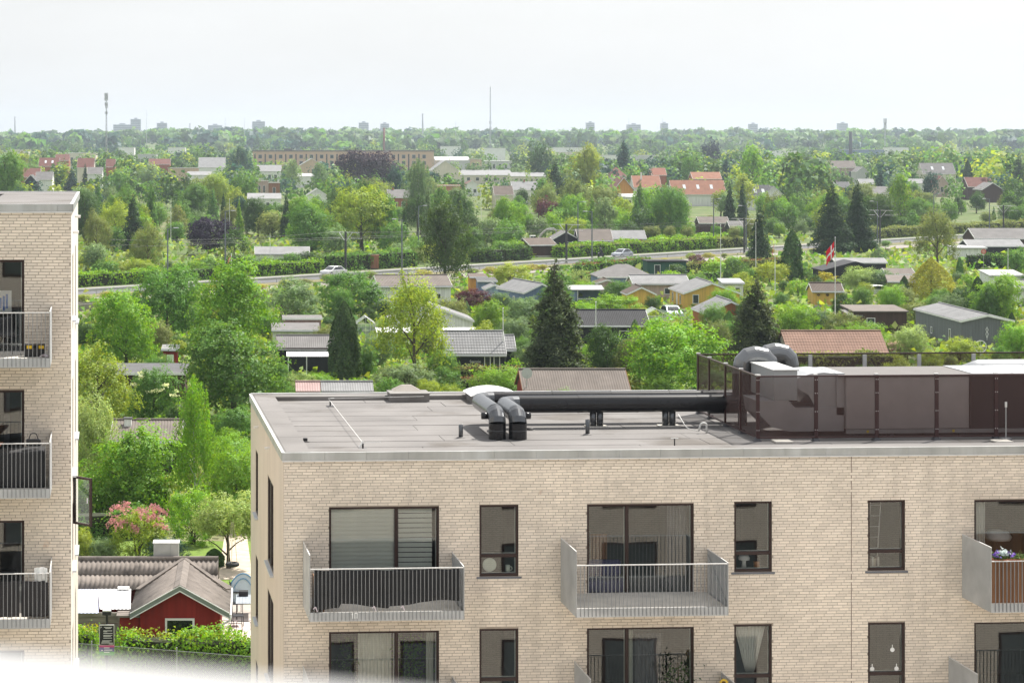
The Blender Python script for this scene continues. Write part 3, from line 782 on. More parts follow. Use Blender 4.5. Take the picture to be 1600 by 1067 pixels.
# zinc edging in lengths, with a bright lip
zr = random.Random(8); xx = XL - .03
while xx < XR - .01:
    b = min(xx + 1.0 + zr.uniform(-.02, .02), XR)
    e = B(xx + .002, b - .002, Y0 - .045 - zr.uniform(0, .003), Y0 + .03, ZF, ZP + .008).build('edging_sheet', ZINC, main); xx = b
B(XL - .035, XR, Y0 - .062, Y0 - .0485, ZF - .018, ZF + .010).build('drip_edge', RAILTOP, main)
yy = Y0 + .03
while yy < YB:
    b = min(yy + 1.5, YB); B(XL - .045, XL + .03, yy + .002, b - .002, ZF, ZP + .008).build('edging_sheet', ZINC, main); yy = b
B(XL - .047, XL - .01, Y0 - .048, YB, ZP + .0085, ZP + .016).build('edging_lip', RAILTOP, main)
B(XL, XR, YB - .03, YB + .045, ZF, ZP + .03).build('edging_sheet', RAILTOP, main)

# balconies
def bal(u0, u1, vrail_l, k=0, **kw):
    yf = Y0 - 1.75
    a = PY(u0, 900, yf).x; b = PY(u1, 900, yf).x; zr_ = PY((u0 + u1) / 2, vrail_l, yf).z
    return a, b, zr_ - 1.0
BALC = {}
for key, u0, u1, v, lab in (('a', 484.5, 724.5, 887, 'steel balcony on the left with dark privacy cloth'), ('b', 901, 1137, 881, 'bare steel balcony with empty concrete floor'), ('c', 1549, 1786, 874.5, 'steel balcony with brown wooden boards behind its bars')):
    a, b, z = bal(u0, u1, v); BALC[key] = (a, b, z); balcony(main, a, b, Y0, z, label=lab)
for key, u0, u1 in (('a', 484.5, 724.5), ('b', 923, 1159), ('c', 1527, 1764)):
    a, b, z = bal(u0, u1, 887); z = BALC[key][2] - ST; BALC[key + '2'] = (a, b, z); balcony(main, a, b, Y0, z)

# ------------------------------------------------------------------ left building, two storeys taller
YL = W(111, 50.0).y
qR = PY(111, 319.5, YL); XLR = qR.x; ZLP = qR.z; ZLF = PY(111, 331.5, YL).z
XLL = XLR - 9.0; YLB = YL + 11.7
def lx(u): return PY(u, 600, YL).x
left = thing('corner_building', 'taller pale brick apartment block at the left edge with three balconies', 'building')
lh = []; STL = 203 * 50.0 / FPX
z1 = PY(38, 406, YL).z
for k in range(4):
    lh.append((lx(-34), lx(38), z1 - STL * k - 2.26, z1 - STL * k))
mortar_wall(left, XLL, XLR, 0, ZLF, YL, lh)
brick_wall(left, XLL + 6.0, XLR - .004, 8.4, ZLF - .004, YL, lh, 300)
B(XLL + .1, XLL + 5.99, YL - .012, YL - .001, 8.4, ZLF - .004).build('brickwork', mat('far_brickwork', (0.55, 0.44, 0.35), .9, var=.15, scale=12), left)
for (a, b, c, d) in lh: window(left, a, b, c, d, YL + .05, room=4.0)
SWL = [(YL + 2.0, YL + 3.2, z1 - STL * k, 2.2 if k % 2 else 1.5) for k in range(4)] + [(YL + 6.2, YL + 7.4, z1 - STL * k, 1.9) for k in range(4)]
LPLAS = mat('light_render', (0.72, 0.67, 0.60), .9, var=.05, scale=1.2)
side_wall(left, XLR, YL, YLB, 0, ZLF, SWL, LPLAS, -1)
MB().add([(XLL, YLB, 0), (XLR, YLB, 0), (XLR, YLB, ZLF), (XLL, YLB, ZLF)], [(1, 0, 3, 2)]).build('rear_wall', PLASTER, left)
ring(ZLP - .8, ZLP - .003, XLL, XLR - .03, YL + .03, YLB - .03, 1.9).build('parapet', FELT, left)
B(XLL + .2, XLR - .2, YL + .2, YLB - .2, ZLP - .9, ZLP - .42).build('roof_deck', FELT, left)
xx = XLL
while xx < XLR + .03:
    b = min(xx + 1.45, XLR + .03); B(xx + .002, b - .002, YL - .045, YL + .03, ZLF, ZLP + .006).build('edging_sheet', ZINC, left); xx = b
B(XLL, XLR + .04, YL - .06, YL - .046, ZLF - .016, ZLF + .01).build('drip_edge', RAILTOP, left)
yy = YL + .03
while yy < YLB:
    b = min(yy + 1.95, YLB); B(XLR - .03, XLR + .05, yy + .002, b - .002, ZLF, ZLP + .006).build('edging_sheet', ZINC, left); yy = b
B(XLR + .012, XLR + .05, YL - .046, YLB, ZLP + .0065, ZLP + .014).build('edging_lip', RAILTOP, left)
B(XLL, XLR, YLB - .03, YLB + .04, ZLF, ZLP + .02).build('edging_sheet', RAILTOP, left)
for dy, dz in ((2.6, .55), (6.0, .3)):
    MB().tube([(XLR - .02, YL + dy, ZLF - dz), (XLR + .14, YL + dy, ZLF - dz - .01)], .035, 8).build('overflow_spout', MATS['spout'], left)
LB = []
for k, v in enumerate((488, 692, 895)):
    yf = YL - 1.75; xr = PY(77.5, v, yf).x; zr_ = PY(40, v, yf).z - 1.0; LB.append((xr - 3.6, xr, zr_))
    balcony(left, xr - 3.6, xr, YL, zr_, left_hi=False, label=('top balcony with black shell chair and toolbox', 'middle balcony with dark covered furniture', 'lowest balcony with grey cloth screens')[k])
# pivoted casement standing open on the side wall
ow = MB(); zt, zb = ZD(739, 52.5), ZD(813, 52.5)
pv = Vector((XLR + .01, YL + 2.1, 0)); dirv = Vector((0.36, -.40, 0)).normalized() * .62
def openleaf(t, z): return pv + dirv * t + Vector((0, 0, z))
fw = .07
for (t0, t1, za, zb_) in ((0, 1, zt - .05, zt), (0, 1, zb, zb + .05), (0, .09, zb + .05, zt - .05), (.91, 1, zb + .05, zt - .05)):
    ow.extrude([openleaf(t0, za), openleaf(t1, za), openleaf(t1, zb_), openleaf(t0, zb_)], Vector((-.40, -.36, 0)).normalized() * -.05)
w_ = ow.build('window', FRAME, left); w_['label'] = 'casement window swung open from the side wall'
MB().add([openleaf(.09, zb + .05) , openleaf(.91, zb + .05), openleaf(.91, zt - .05), openleaf(.09, zt - .05)], [(0, 1, 2, 3)]).build('pane', GLASS, w_)
h_ = MB().tube([openleaf(.86, (zt + zb) / 2 + .1) + Vector((-.02, -.03, 0)), openleaf(.86, (zt + zb) / 2 - .02) + Vector((-.02, -.05, 0))], .014, 6).build('handle', RAILTOP, w_)

# white smoke hatch standing tilted on the left roof
hp = thing('roof_hatch', 'white tilted roof hatch panel on the tall left block', 'hatch', (XLR - 3.2, YL + 4.2, ZLP - .42))
t = math.radians(9)
MB().extrude([(-2.2, -1.4, .78), (1.35, -1.4, .13), (1.35, 1.5, .13), (-2.2, 1.5, .78)], (0, 0, .07)).build('lid', mat('hatch_white', (0.82, 0.82, 0.82), .4, var=.03), hp)
ring(0, .12, -2.0, 1.2, -1.3, 1.4, .1).build('upstand', mat('hatch_dark', (.05, .05, .05), .7), hp)
MB().tube([(1.5, -1.1, 0), (1.5, -1.1, .12), (2.0, -1.0, .1), (2.3, -.9, .02)], .035, 6).build('hinge', MATS['hatch_dark'], hp)

# ================================================================== on the main roof
DUCT = mat('dark_duct_steel', (0.010, 0.010, 0.012), 0.24, spec=.4, metal=0.0, var=0.10, scale=1.5)
DUCTL = mat('grey_duct_steel', (0.115, 0.12, 0.128), 0.26, metal=0.7, var=0.10, scale=2)
DUCTW = mat('bright_duct_steel', (0.46, 0.47, 0.48), 0.35, metal=0.5, var=0.08, scale=2)
BLACK = mat('black_plastic', (0.02, 0.02, 0.022), .5)
FOOT = mat('foot_block', (0.10, 0.10, 0.11), .8)
def bend(pts, rad, n=6):
    """round the corners of a path"""
    P = [Vector(p) for p in pts]; out = [P[0]]
    for i in range(1, len(P) - 1):
        a = (P[i-1] - P[i]).normalized(); b = (P[i+1] - P[i]).normalized()
        s, e = P[i] + a * rad, P[i] + b * rad
        for k in range(n + 1):
            t = k / n; out.append(s * (1-t)**2 + P[i] * 2*t*(1-t) + e * t*t)
    return out + [P[-1]]
def collar(p, d, r, w=.02, cap=True):
    d = Vector(d).normalized(); return MB().tube([Vector(p) - d * w, Vector(p) + d * w], r, 20, cap)
SCRX = PZ(1184, 690, ZR)                        # front left foot of the plant screen
for nm, ub, yback, zc, r, lab in (('ventilation_duct', 777, 58.5, .62, .215, 'rear black ventilation pipe rising at the left and bending behind'), ('ventilation_duct', 809, 57.65, .60, .225, 'front black ventilation pipe running across the flat roof')):
    p = PZ(ub, 686, ZR); yb = W(800, yback).y
    t = thing(nm, lab, 'duct', (p.x, p.y, ZR))
    L = SCRX.x + .9 - p.x; dy = yb - p.y
    MB().tube([(0, 0, -.02), (0, 0, .40)], r, 24, False).build('riser', DUCT, t, True)
    el = MB().tube([(0, 0, .40), (0, .02, .47), (0, .12, .56), (0, .26, .60), (0, .34, zc)], r - .002, 24, False).build('elbow', DUCTL, t)
    MB().tube([(0, .34, zc), (0, dy - .42, zc)], r - .003, 24, False).build('back_run', DUCTL, t, True)
    MB().tube([(0, dy - .42, zc), (.04, dy - .2, zc), (.2, dy - .04, zc), (.42, dy, zc)], r - .004, 24, False).build('elbow', DUCTL, t)
    x = .42; i = 0
    while x < L:
        b = min(x + 1.55, L); MB().tube([(x + .004, dy, zc), (b - .004, dy, zc)], r + (.004 if i % 2 else 0), 28, False).build('pipe_length', DUCT, t, True)
        collar((b, dy, zc), (1, 0, 0), r + .008, .012, False).build('joint_ring', DUCT, t, True); x = b; i += 1
    collar((0, 0, .22), (0, 0, 1), r + .006, .006).build('joint_ring', DUCTL, t, True)
    sd_ = -1 if ub == 777 else 1
    MB().tube([(sd_ * (r - .03), .25, .55), (sd_ * (r + .14), .25, .55)], .085, 16).build('end_stub', DUCT, t, True)
    if ub == 809:
        for us in (932, 1047):
            ps = PZ(us, 667, ZR); lx_ = ps.x - p.x
            for dx in (-.09, .09):
                s = MB().tube([(lx_ + dx, dy, .02), (lx_ + dx, dy, zc - r + .04)], .085, 14).build('support_leg', DUCTL, t, True)
            bevel(B(lx_ - .28, lx_ + .28, dy - .2, dy + .2, 0.004, .03).build('support_plate', CONC, t), .005)

# vaulted white rooflight
p = PZ(776, 632, ZR)
t = thing('rooflight', 'white vaulted rooflight dome behind the duct elbows', 'skylight', (p.x, YB - 1.1, ZR))
wL = PZ(812, 625, ZR).x - PZ(741, 625, ZR).x
B(-wL/2, wL/2, -.62, .62, 0, .215).build('upstand', FELT, t)
arch = MB()
arch.grid(lambda a, b: (-wL/2 - .06 + (wL + .12) * a, -.72 + 1.44 * b, .22 + .15 * math.sin(math.pi * a) ** .8), 14, 1)
n_ = len(arch.v)
arch.grid(lambda a, b: (-wL/2 - .06 + (wL + .12) * a, -.72, .212 + (.008 + .15 * math.sin(math.pi * a) ** .8) * b), 14, 1)
arch.grid(lambda a, b: (-wL/2 - .06 + (wL + .12) * a, .72, .212 + (.008 + .15 * math.sin(math.pi * a) ** .8) * (1 - b)), 14, 1)
arch.build('dome', mat('opal_plastic', (0.86, 0.86, 0.85), .25, var=.03), t)
# raised felt kerb with a low pyramid cap
p = PZ(643, 630, ZR)
t = thing('roof_vent_kerb', 'felt covered vent kerb with small pyramid cap at the rear roof edge', 'roof vent', (p.x, YB - .72, ZR))
B(-.55, .55, -.5, .3, 0, .22).build('upstand', FELT, t)
B(-.57, .57, -.52, .34, .22, .25).build('cover', mat('vent_cover', (.22, .21, .20), .8), t)
MB().add([(-.4, .0, .25), (.4, .0, .25), (.4, .6, .25), (-.4, .6, .25), (-.14, .22, .40), (.14, .22, .40), (.14, .4, .40), (-.14, .4, .40)], [(0,1,5,4),(1,2,6,5),(2,3,7,6),(3,0,4,7),(4,5,6,7)]).build('cap', mat('vent_cap', (.26, .235, .21), .7), t)
# steel vent pipes
for u, v, h, lab in ((720, 684, .33, 'short steel vent pipe left of the black duct elbows'), (918, 679, .38, 'short steel vent pipe in front of the long black duct')):
    p = PZ(u, v, ZR); t = thing('vent_pipe', lab, 'vent pipe', p, 0, 'small steel vent pipes on the flat roof')
    MB().lathe([(.055, 0), (.055, h), (.045, h), (.045, h - .05)], 16).build('pipe', DUCTL, t, True)
    MB().lathe([(.12, 0.002), (.11, .012), (.06, .03)], 16).build('collar', FELT, t, True)
# lightning conductor
p1, p2 = PZ(516, 635, ZR), PZ(567, 702, ZR)
t = thing('lightning_conductor', 'thin white lightning conductor rod on two posts at the roof left', 'lightning rod', p1)
WH = mat('conductor_white', (.78, .78, .76), .4)
for q in (Vector((0, 0, 0)), p2 - p1):
    MB().tube([q, q + Vector((0, 0, .14))], .022, 8).build('post', BLACK, t)
    B(q.x - .1, q.x + .1, q.y - .1, q.y + .1, .002, .02).build('base', FOOT, t)
d = p2 - p1
MB().tube([(.12, .1, .22), (-.05, .02, .22), (0, 0, .15), d + Vector((0, 0, .16)), d + Vector((.42, -.02, .18))], .007, 6).build('rod', WH, t)
MB().tube([d + Vector((0, 0, .2)), d + Vector((-.09, -.05, .06))], .02, 6).build('clamp', WH, t)
MB().tube([(-.05, .02, .22), (2.7, .55, .20)], .005, 5).build('rod', WH, t)
p = PZ(1054, 698, ZR); t = thing('roof_lightning_post', 'small black post with white tip near the front roof edge', 'lightning rod', p)
MB().tube([(0, 0, 0), (0, 0, .2)], .016, 8).build('post', BLACK, t); B(-.09, .09, -.01, .01, .2, .215).build('crossbar', WH, t); B(-.06, .06, -.06, .06, .002, .015).build('base', FOOT, t)
for u, v, lab in ((450, 660, 'small black drain outlet in the left roof kerb, rear one'), (477, 690, 'small black drain outlet in the left roof kerb, front one')):
    p = PZ(u, v, ZR); t = thing('roof_drain', lab, 'drain', (p.x, p.y, ZR), 0, 'drain outlets of the flat roof')
    B(-.05, .05, -.06, .06, 0, .09).build('grate', BLACK, t); B(-.09, .09, -.1, .1, .002, .02).build('flange', FELT, t)
p = PZ(828, 672, ZR); t = thing('roof_outlet', 'flat black round roof outlet right of the duct elbows', 'drain', p)
MB().lathe([(.10, 0), (.10, .05), (.08, .06)], 14).build('cover', BLACK, t); MB().lathe([(.14, .001), (.13, .012)], 14).build('flange', FELT, t)
p = PZ(1098, 677, ZR); t = thing('cable_hose', 'white hose arching out of the roof beside the plant screen', 'hose', p)
MB().tube(bend([(.1, 0, 0), (.1, 0, .26), (-.05, 0, .26), (-.1, 0, .06)], .07), .025, 8).build('hose', mat('hose', (.62, .62, .6), .5), t, True)
MB().tube(bend([(-.1, 0, .06), (-.4, .02, .12), (-.55, .3, .45)], .12), .012, 6).build('cable', MATS['hose'], t, True)

# ------------------------------------------------------------------ ventilation plant behind its perforated screen
SCR = seethrough('perforated_brown_sheet', (0.07, 0.036, 0.03), 0.54, .85)
SCRF = mat('brown_post', (0.045, 0.018, 0.018), .4)
YF_ = SCRX.y; ZS0 = ZR + .10; ZS1 = ZD(588, SCRX.x * SN + SCRX.y * CS); XS0 = SCRX.x
YBK = PZ(1090, 620, ZR).y if False else YF_ + 5.6
XS1 = XR - .3
scr = thing('plant_screen', 'dark brown perforated metal screen round the roof ventilation plant', 'screen', (0, 0, 0))
def panel(p, q, z0, z1, name='panel', m=SCR):
    return MB().add([(p[0], p[1], z0), (q[0], q[1], z0), (q[0], q[1], z1), (p[0], p[1], z1)], [(0, 1, 2, 3)]).build(name, m, scr)
fxs = [XS0] + [PY(u, 640, YF_).x for u in (1275, 1370, 1463.5, 1556.5)]; step = fxs[-1] - fxs[-2]
while fxs[-1] + step < XS1: fxs.append(fxs[-1] + step)
side_y = [YF_ + f * 5.6 for f in (0, .27, .52, .80, 1.0)]
pmesh = MB().box(-.045, .045, -.02, .02, ZS0, ZS1 - .02).mesh('post', SCRF)
pm2 = MB().box(-.02, .02, -.045, .045, ZS0, ZS1 - .02).mesh('post', SCRF)
bolt = MB().lathe([(.011, 0), (.009, .008)], 8).mesh('bolt', RAILTOP)
ft = MB(); ft.extrude([(-.09, -.09, 0), (.09, -.09, 0), (.09, .09, 0), (-.09, .09, 0)], (0, 0, .03)); ft.add([(-.07, -.07, .03), (.07, -.07, .03), (.07, .07, .03), (-.07, .07, .03), (-.05, -.05, .11), (.05, -.05, .11), (.05, .05, .11), (-.05, .05, .11)], [(0,1,5,4),(1,2,6,5),(2,3,7,6),(3,0,4,7),(4,5,6,7)])
ftm = ft.mesh('foot', FOOT); cpm = B(-.05, .05, -.02, .05, 0, .03).mesh('post_cap', RAILTOP)
for i, x in enumerate(fxs):
    ob('post', pmesh, scr, (x, YF_, 0)); ob('foot', ftm, scr, (x, YF_ + .05, ZR)); ob('post_cap', cpm, scr, (x, YF_ + .03, ZS1 + .0165))
    for zz in (.12, .42, .72, .94):
        for dx in (-.025, .025):
            b = ob('bolt', bolt, scr, (x + dx, YF_ - .0205, ZS0 + (ZS1 - ZS0) * zz)); b.rotation_euler = (math.pi / 2, 0, 0)
    if i < len(fxs) - 1: panel((x + .046, YF_ + .004), (fxs[i+1] - .046, YF_ + .004), ZS0 + .01, ZS1 - .02)
for i, y in enumerate(side_y):
    ob('post', pm2, scr, (XS0, y + (.05 if i == 0 else 0), 0)); ob('foot', ftm, scr, (XS0 + .05, y, ZR)) if i else None; ob('post_cap', cpm, scr, (XS0 + .02, y, ZS1 + .0165))
    if i < 4: panel((XS0 + .004, y + .05), (XS0 + .004, side_y[i+1] - .046), ZS0 + .01, ZS1 - .02)
bx_ = [PY(u, 560, side_y[-1]).x for u in (1265, 1350, 1435, 1520)]; bs = bx_[1] - bx_[0]; bx_ = [bx_[0] - bs] + bx_
while bx_[-1] + bs < XS1: bx_.append(bx_[-1] + bs)
gp = B(-.05, .05, -.03, .03, ZR, ZS1 - .03).mesh('rear_post', GALV)
prev = XS0
for x in bx_ + [XS1]:
    if x < XS1 and x > XS0 + .3: ob('rear_post', gp, scr, (x, side_y[-1] - .05, 0))
    if x > XS0 + .3: panel((prev + .01, side_y[-1]), (x - .01, side_y[-1]), ZS0 + .01, ZS1 - .02); prev = x
B(XS0 - .022, XS1, YF_ - .022, YF_ + .022, ZS1 - .02, ZS1 + .016).build('top_rail', SCRF, scr); B(XS0 - .022, XS1, YF_ - .022, YF_ + .03, ZS0 - .02, ZS0 + .01).build('bottom_rail', SCRF, scr)
B(XS0 - .022, XS0 + .022, YF_ + .023, side_y[-1] - .023, ZS1 - .0195, ZS1 + .0155).build('top_rail', SCRF, scr); B(XS0 - .022, XS0 + .022, YF_ + .031, side_y[-1] - .023, ZS0 - .0195, ZS0 + .0095).build('bottom_rail', SCRF, scr)
B(XS0 - .022, XS1, side_y[-1] - .022, side_y[-1] + .022, ZS1 - .02, ZS1 + .016).build('top_rail', SCRF, scr)
# ballast slabs
for u in (1222, 1565):
    p = PZ(u, 691, ZR); t = thing('ballast_slab', 'loose pale paving slab under the plant screen, %s one' % ('left' if u < 1400 else 'right'), 'paving slab', p, 0, 'paving slabs under the screen')
    bevel(B(-.22, .22, -.2, .2, .004, .05).build('slab', CONC, t), .008)
# air handling unit
yA = YF_ + .75
ah = thing('air_handling_unit', 'long grey air handling unit with dark lid inside the brown screen', 'ventilation unit', (0, 0, 0))
xA = PY(1322, 600, yA).x; xM = PY(1515, 600, yA).x; xE = PY(1900, 600, yA).x; zA = ZD(586.5, yA * CS + xA * SN)
bevel(B(xA, xM - .005, yA, yA + 1.9, ZR + .18, zA - .03).build('casing', mat('unit_grey', (.50, .47, .46), .45, metal=.3, var=.05), ah), .02)
bevel(B(xM + .005, xE, yA - .02, yA + 1.9, ZR + .18, zA - .03).build('fan_casing', mat('unit_dark', (.035, .028, .032), .4, var=.1), ah), .02)
B(xA - .2, xM + .05, yA - .06, yA + 1.96, zA - .029, zA + .012).build('lid', mat('unit_lid', (.125, .115, .11), .6, var=.08), ah)
for i in range(4):
    B(xM + .06 + i * 1.05, xM + 1.08 + i * 1.05, yA - .06, yA + 1.96, zA - .028, zA + .03).build('lid_panel', DUCTW, ah)
for x in np.arange(xA + .3, xE, .9): B(x - .06, x + .06, yA + .1, yA + 1.8, ZR + .0, ZR + .18).build('base_rail', FOOT, ah)
B(xA, xE, yA - .02, yA + .03, ZR + .08, ZR + .179).build('base_frame', GALV, ah)
for u in (1356, 1490): 
    p = PY(u, 680, yA - .03); B(p.x - .03, p.x + .03, yA - .03, yA - .021, ZR + .1, ZR + .16).build('lifting_tag', mat('tag_yellow', (.75, .6, .05), .5), ah)
# swept inlet duct of the unit
D_ = yA
wz0, wz1 = ZR + .15, zA - .02
iw = thing('inlet_duct', 'bright curved sheet metal inlet duct left of the air handling unit', 'duct')
x0_ = PY(1236, 600, yA).x
prof = [(xA - .21, zA + .03), (xA - .5, zA + .06), (xA - .85, zA + .03), (x0_ + .05, zA - .12), (x0_, zA - .22), (x0_ + .5, zA - .5), (x0_ + .75, zA - .95), (xA - .21, zA - .98)]
MB().extrude([(x, yA + .15, z) for x, z in prof], (0, 1.5, 0)).build('bend', DUCTW, iw)
B(xA - .209, xA - .001, yA + .1, yA + 1.7, zA - 1.0, zA + .04).build('flange', DUCTW, iw)
lo = MB(); xq = XS0 + .25
pr2 = [(xq, ZR + .9), (xq + .05, ZR + .55), (xq + .35, ZR + .25), (xq + .8, ZR + .13), (xA - .02, ZR + .13), (xA - .02, ZR + .72), (xq + .95, ZR + .72), (xq + .78, ZR + .9)]
MB().extrude([(x, yA + .1, z) for x, z in pr2], (0, 1.3, 0)).build('lower_bend', DUCTW, iw)
bk = thing('filter_box', 'grey sheet metal box standing up behind the screen corner', 'duct', (PY(1209, 580, yA + 1.1).x, yA + 1.1, ZR + .9))
zt_ = ZD(571, 57.2)
bevel(B(-.30, .30, -1.0, 1.0, 0.0, zt_ - ZR - .9).build('casing', mat('box_grey', (.44, .46, .46), .5, metal=.2, var=.06), bk), .01)
B(-.33, .33, -1.03, 1.03, zt_ - ZR - .9 + .001, zt_ - ZR - .87).build('lid', mat('box_lid', (.52, .53, .52), .5), bk)
for i, (u, lab) in enumerate(((1160, 'left black duct elbow arching over the plant screen corner'), (1192, 'right black duct elbow arching over the plant screen corner'))):
    y = yA + 2.35 + i * .65; x = PY(u, 560, y).x; zt2 = ZD(545 - i * 5, y) 
    ELB = mat('elbow_steel', (.19, .195, .20), .28, metal=.85, var=.1, scale=2)
    t = thing('duct_elbow', lab, 'duct', (x, y, ZR))
    ztop = zt2 - ZR - .28
    MB().tube([(0, 0, .45), (0, 0, ztop - .45)], .262, 22, False).build('riser', DUCT, t, True)
    MB().tube(bend([(0, 0, ztop - .45), (0, 0, ztop), (.70, 0, ztop), (.70, 0, ztop - .42)], .34, 3), .26, 22, True).build('elbow', ELB, t)
    MB().tube([(.70, 0, ztop - .415), (.70, 0, .5)], .258, 22, False).build('riser', DUCT, t, True)
    for xx_, zz_ in ((0, ztop - .45), (.70, ztop - .42)): collar((xx_, 0, zz_), (0, 0, 1), .272, .015).build('joint_ring', DUCT, t)
    MB().tube([(-.9, 0, .55), (-.1, 0, .55)], .24, 20).build('feed_pipe', DUCT, t, True)
    MB().tube([(0, 0, 0.0), (0, 0, .45)], .12, 12).build('support_leg', DUCTL, t, True)
lp = thing('round_cross_duct', 'large round bright duct lying behind the air handling unit', 'duct', (PY(1560, 570, yA + 2.5).x, yA + 2.6, zA - .22))
MB().tube([(-.9, 0, -.1), (-.5, 0, .05), (3, 0, .05)], .28, 22).build('pipe', DUCTW, lp, True); MB().box(-.2, .2, -.2, .2, ZR - zA + .22, -.2).build('support', FOOT, lp)
rodp = PY(1571, 690, YF_ - .15); t = thing('lightning_stake', 'slim grey stake standing on a block before the dark screen panel', 'lightning rod', (rodp.x, YF_ - .18, ZR))
MB().tube([(0, 0, 0), (0, 0, .95)], .014, 8).build('rod', GALV, t); MB().lathe([(.03, .82), (.03, .95)], 8).build('sleeve', RAILTOP, t); bevel(B(-.12, .12, -.1, .1, .003, .06).build('block', FOOT, t), .01)

# ================================================================== on the balconies and behind the glass
rz_ = random.Random(3)
CLOTH = mat('dark_cloth', (.030, .030, .032), .85, var=.15, scale=3)
def cloth(name, label, x0, x1, y, z0, z1, m, sag=.05, waves=14, group=None, lower=None):
    n = 60; r = random.Random(int(x0 * 100)); ph = r.uniform(0, 6)
    mb = MB().grid(lambda a, b: (x0 + (x1 - x0) * a, y + .018 * math.sin(a * waves * 6.28 + ph) * (.4 + .6 * b) + .02 * math.sin(a * 9 + 5 * b), (z1 - sag * abs(math.sin(a * math.pi * 5)) * .5) * (1 - b) + (z0 + (lower(a) if lower else 0)) * b), n, 8)
    o = mb.build(name, m, None, True); tag(o, label, 'cloth', group); md = o.modifiers.new('thick', 'SOLIDIFY'); md.thickness = .004
    return o
a, b, z = BALC['a']
cloth('privacy_cloth', 'sagging dark grey privacy cloth tied inside the left balcony railing', a + .10, b - .06, Y0 - 1.70, z + .05, z + .97, CLOTH, .05, 7, lower=lambda t: .09 + .06 * math.sin(t * 9) + (-.10 if t < .18 else 0) + (.05 if t > .5 else 0))
for dx in (.12, 1.45, 2.1):
    t = thing('cloth_tie', 'pale ribbon tying the dark balcony cloth, %s one' % {0.12: 'leftmost', 1.45: 'middle', 2.1: 'rightmost'}[dx], 'ribbon', (a + dx, Y0 - 1.775, z + .1), 0, 'ribbons on the left balcony')
    MB().tube([(0, 0, .05), (-.05, -.005, .0)], .012, 5).build('end', mat('ribbon', (.72, .62, .66), .8), t); MB().tube([(0, 0, .05), (.04, -.005, -.06)], .012, 5).build('end', MATS['ribbon'], t)
lab = thing('balcony_label', 'small white number plate on the left balcony edge', 'number plate', (a + 1.0, Y0 - 1.79, z - .12))
WPL = mat('plate_white', (.82, .82, .80), .6)
B(-.05, -.03, -.004, 0, 0, .13).build('stroke', WPL, lab); B(-.065, -.05, -.004, 0, .08, .1).build('stroke', WPL, lab)
B(.0, .02, -.004, 0, 0, .13).build('stroke', WPL, lab); B(.05, .07, -.004, 0, 0, .13).build('stroke', WPL, lab); B(.0201, .0499, -.004, 0, .11, .13).build('stroke', WPL, lab)
t = thing('pet_stand', 'brown wooden shelf in the left corner of the clothed balcony', 'shelf', (a + .22, Y0 - 1.4, z))
WOOD = mat('brown_wood', (.23, .11, .05), .6, var=.25, scale=3, stretch=(6, 6, .6), island=.2)
B(-.12, -.09, -.2, .2, 0, .8).build('side_panel', WOOD, t); B(.09, .12, -.2, .2, 0, .8).build('side_panel', WOOD, t)
for zz in (.1, .4, .75): B(-.089, .089, -.2, .2, zz, zz + .03).build('shelf', WOOD, t)
# wooden boards behind the bars of the right balcony
a, b, z = BALC['c']
t = thing('board_screen', 'upright brown wooden boards screening the right balcony', 'screen', (a, Y0 - 1.71, z))
xx = .02
bm = B(0, .118, -.012, .012, .03, .97).mesh('board', WOOD)
while xx < b - a - .12: ob('board', bm, t, (xx, rz_.uniform(-.004, .004), 0)); xx += .123
fl = thing('flower_box', 'flower box with violet and white pansies on the right balcony rail', 'flower box', (a + .1, Y0 - 1.62, z + .86))
B(0, .75, -.09, .09, 0, .16).build('box', mat('terracotta', (.45, .17, .08), .8), fl)
rngf = np.random.default_rng(9)
for nm, col, k, sz, ctr in (('leaves', (.10, .16, .05), 260, .06, .16), ('violet_flowers', (.22, .12, .45), 60, .07, .22), ('white_flowers', (.55, .62, .62), 90, .07, .26)):
    C = np.stack([rngf.uniform(0, .75, k), rngf.normal(0, .07, k), ctr + np.abs(rngf.normal(0, .06, k))], 1)
    if nm == 'white_flowers': C[:, 0] = rngf.normal(.22, .08, k)
    if nm == 'violet_flowers': C[:, 0] = np.where(rngf.random(k) < .5, rngf.normal(.06, .04, k), rngf.normal(.42, .05, k))
    o = ob(nm, leaf_mesh(nm, C, rngf.normal(size=(k, 3)) + np.array([0, -.5, .4]), sz, .8, LEAF, rngf), fl); o.color = (*col, 1); o['kind'] = 'stuff'
# sunflower between the lower balconies
p = PY(1130, 1067, Y0 - 1.3); t = thing('potted_sunflower', 'yellow sunflower in a pot on the lower middle balcony', 'flower pot', (p.x, Y0 - 1.35, BALC['b2'][2]))
MB().lathe([(.09, 0), (.13, .26), (.12, .26)], 14).build('pot', mat('pot_grey', (.3, .3, .3), .7), t)
MB().tube([(0, 0, .25), (.01, 0, .7), (-.02, -.05, 1.08)], .012, 6).build('stem', mat('stem_green', (.08, .14, .03), .8), t)
fl_ = MB().tube([(-.02, -.06, 1.08), (-.022, -.075, 1.084)], .05, 14).build('flower_disc', mat('disc_brown', (.08, .04, .01), .9), t)
pm = MB()
for i in range(14):
    w = i * 6.283 / 14; c0 = Vector((-.02 + math.cos(w) * .045, -.068, 1.08 + math.sin(w) * .045)); c1 = Vector((-.02 + math.cos(w) * .12, -.075, 1.08 + math.sin(w) * .12)); n_ = Vector((-math.sin(w), 0, math.cos(w))) * .02
    pm.add([c0, (c0 + c1) / 2 + n_, c1, (c0 + c1) / 2 - n_], [(0, 1, 2, 3)])
pm.build('petals', mat('petal_yellow', (.75, .5, .02), .6), t)
k = 240; C = np.stack([rngf.normal(.05, .13, k), rngf.normal(0, .08, k), rngf.uniform(.3, 1.0, k)], 1)
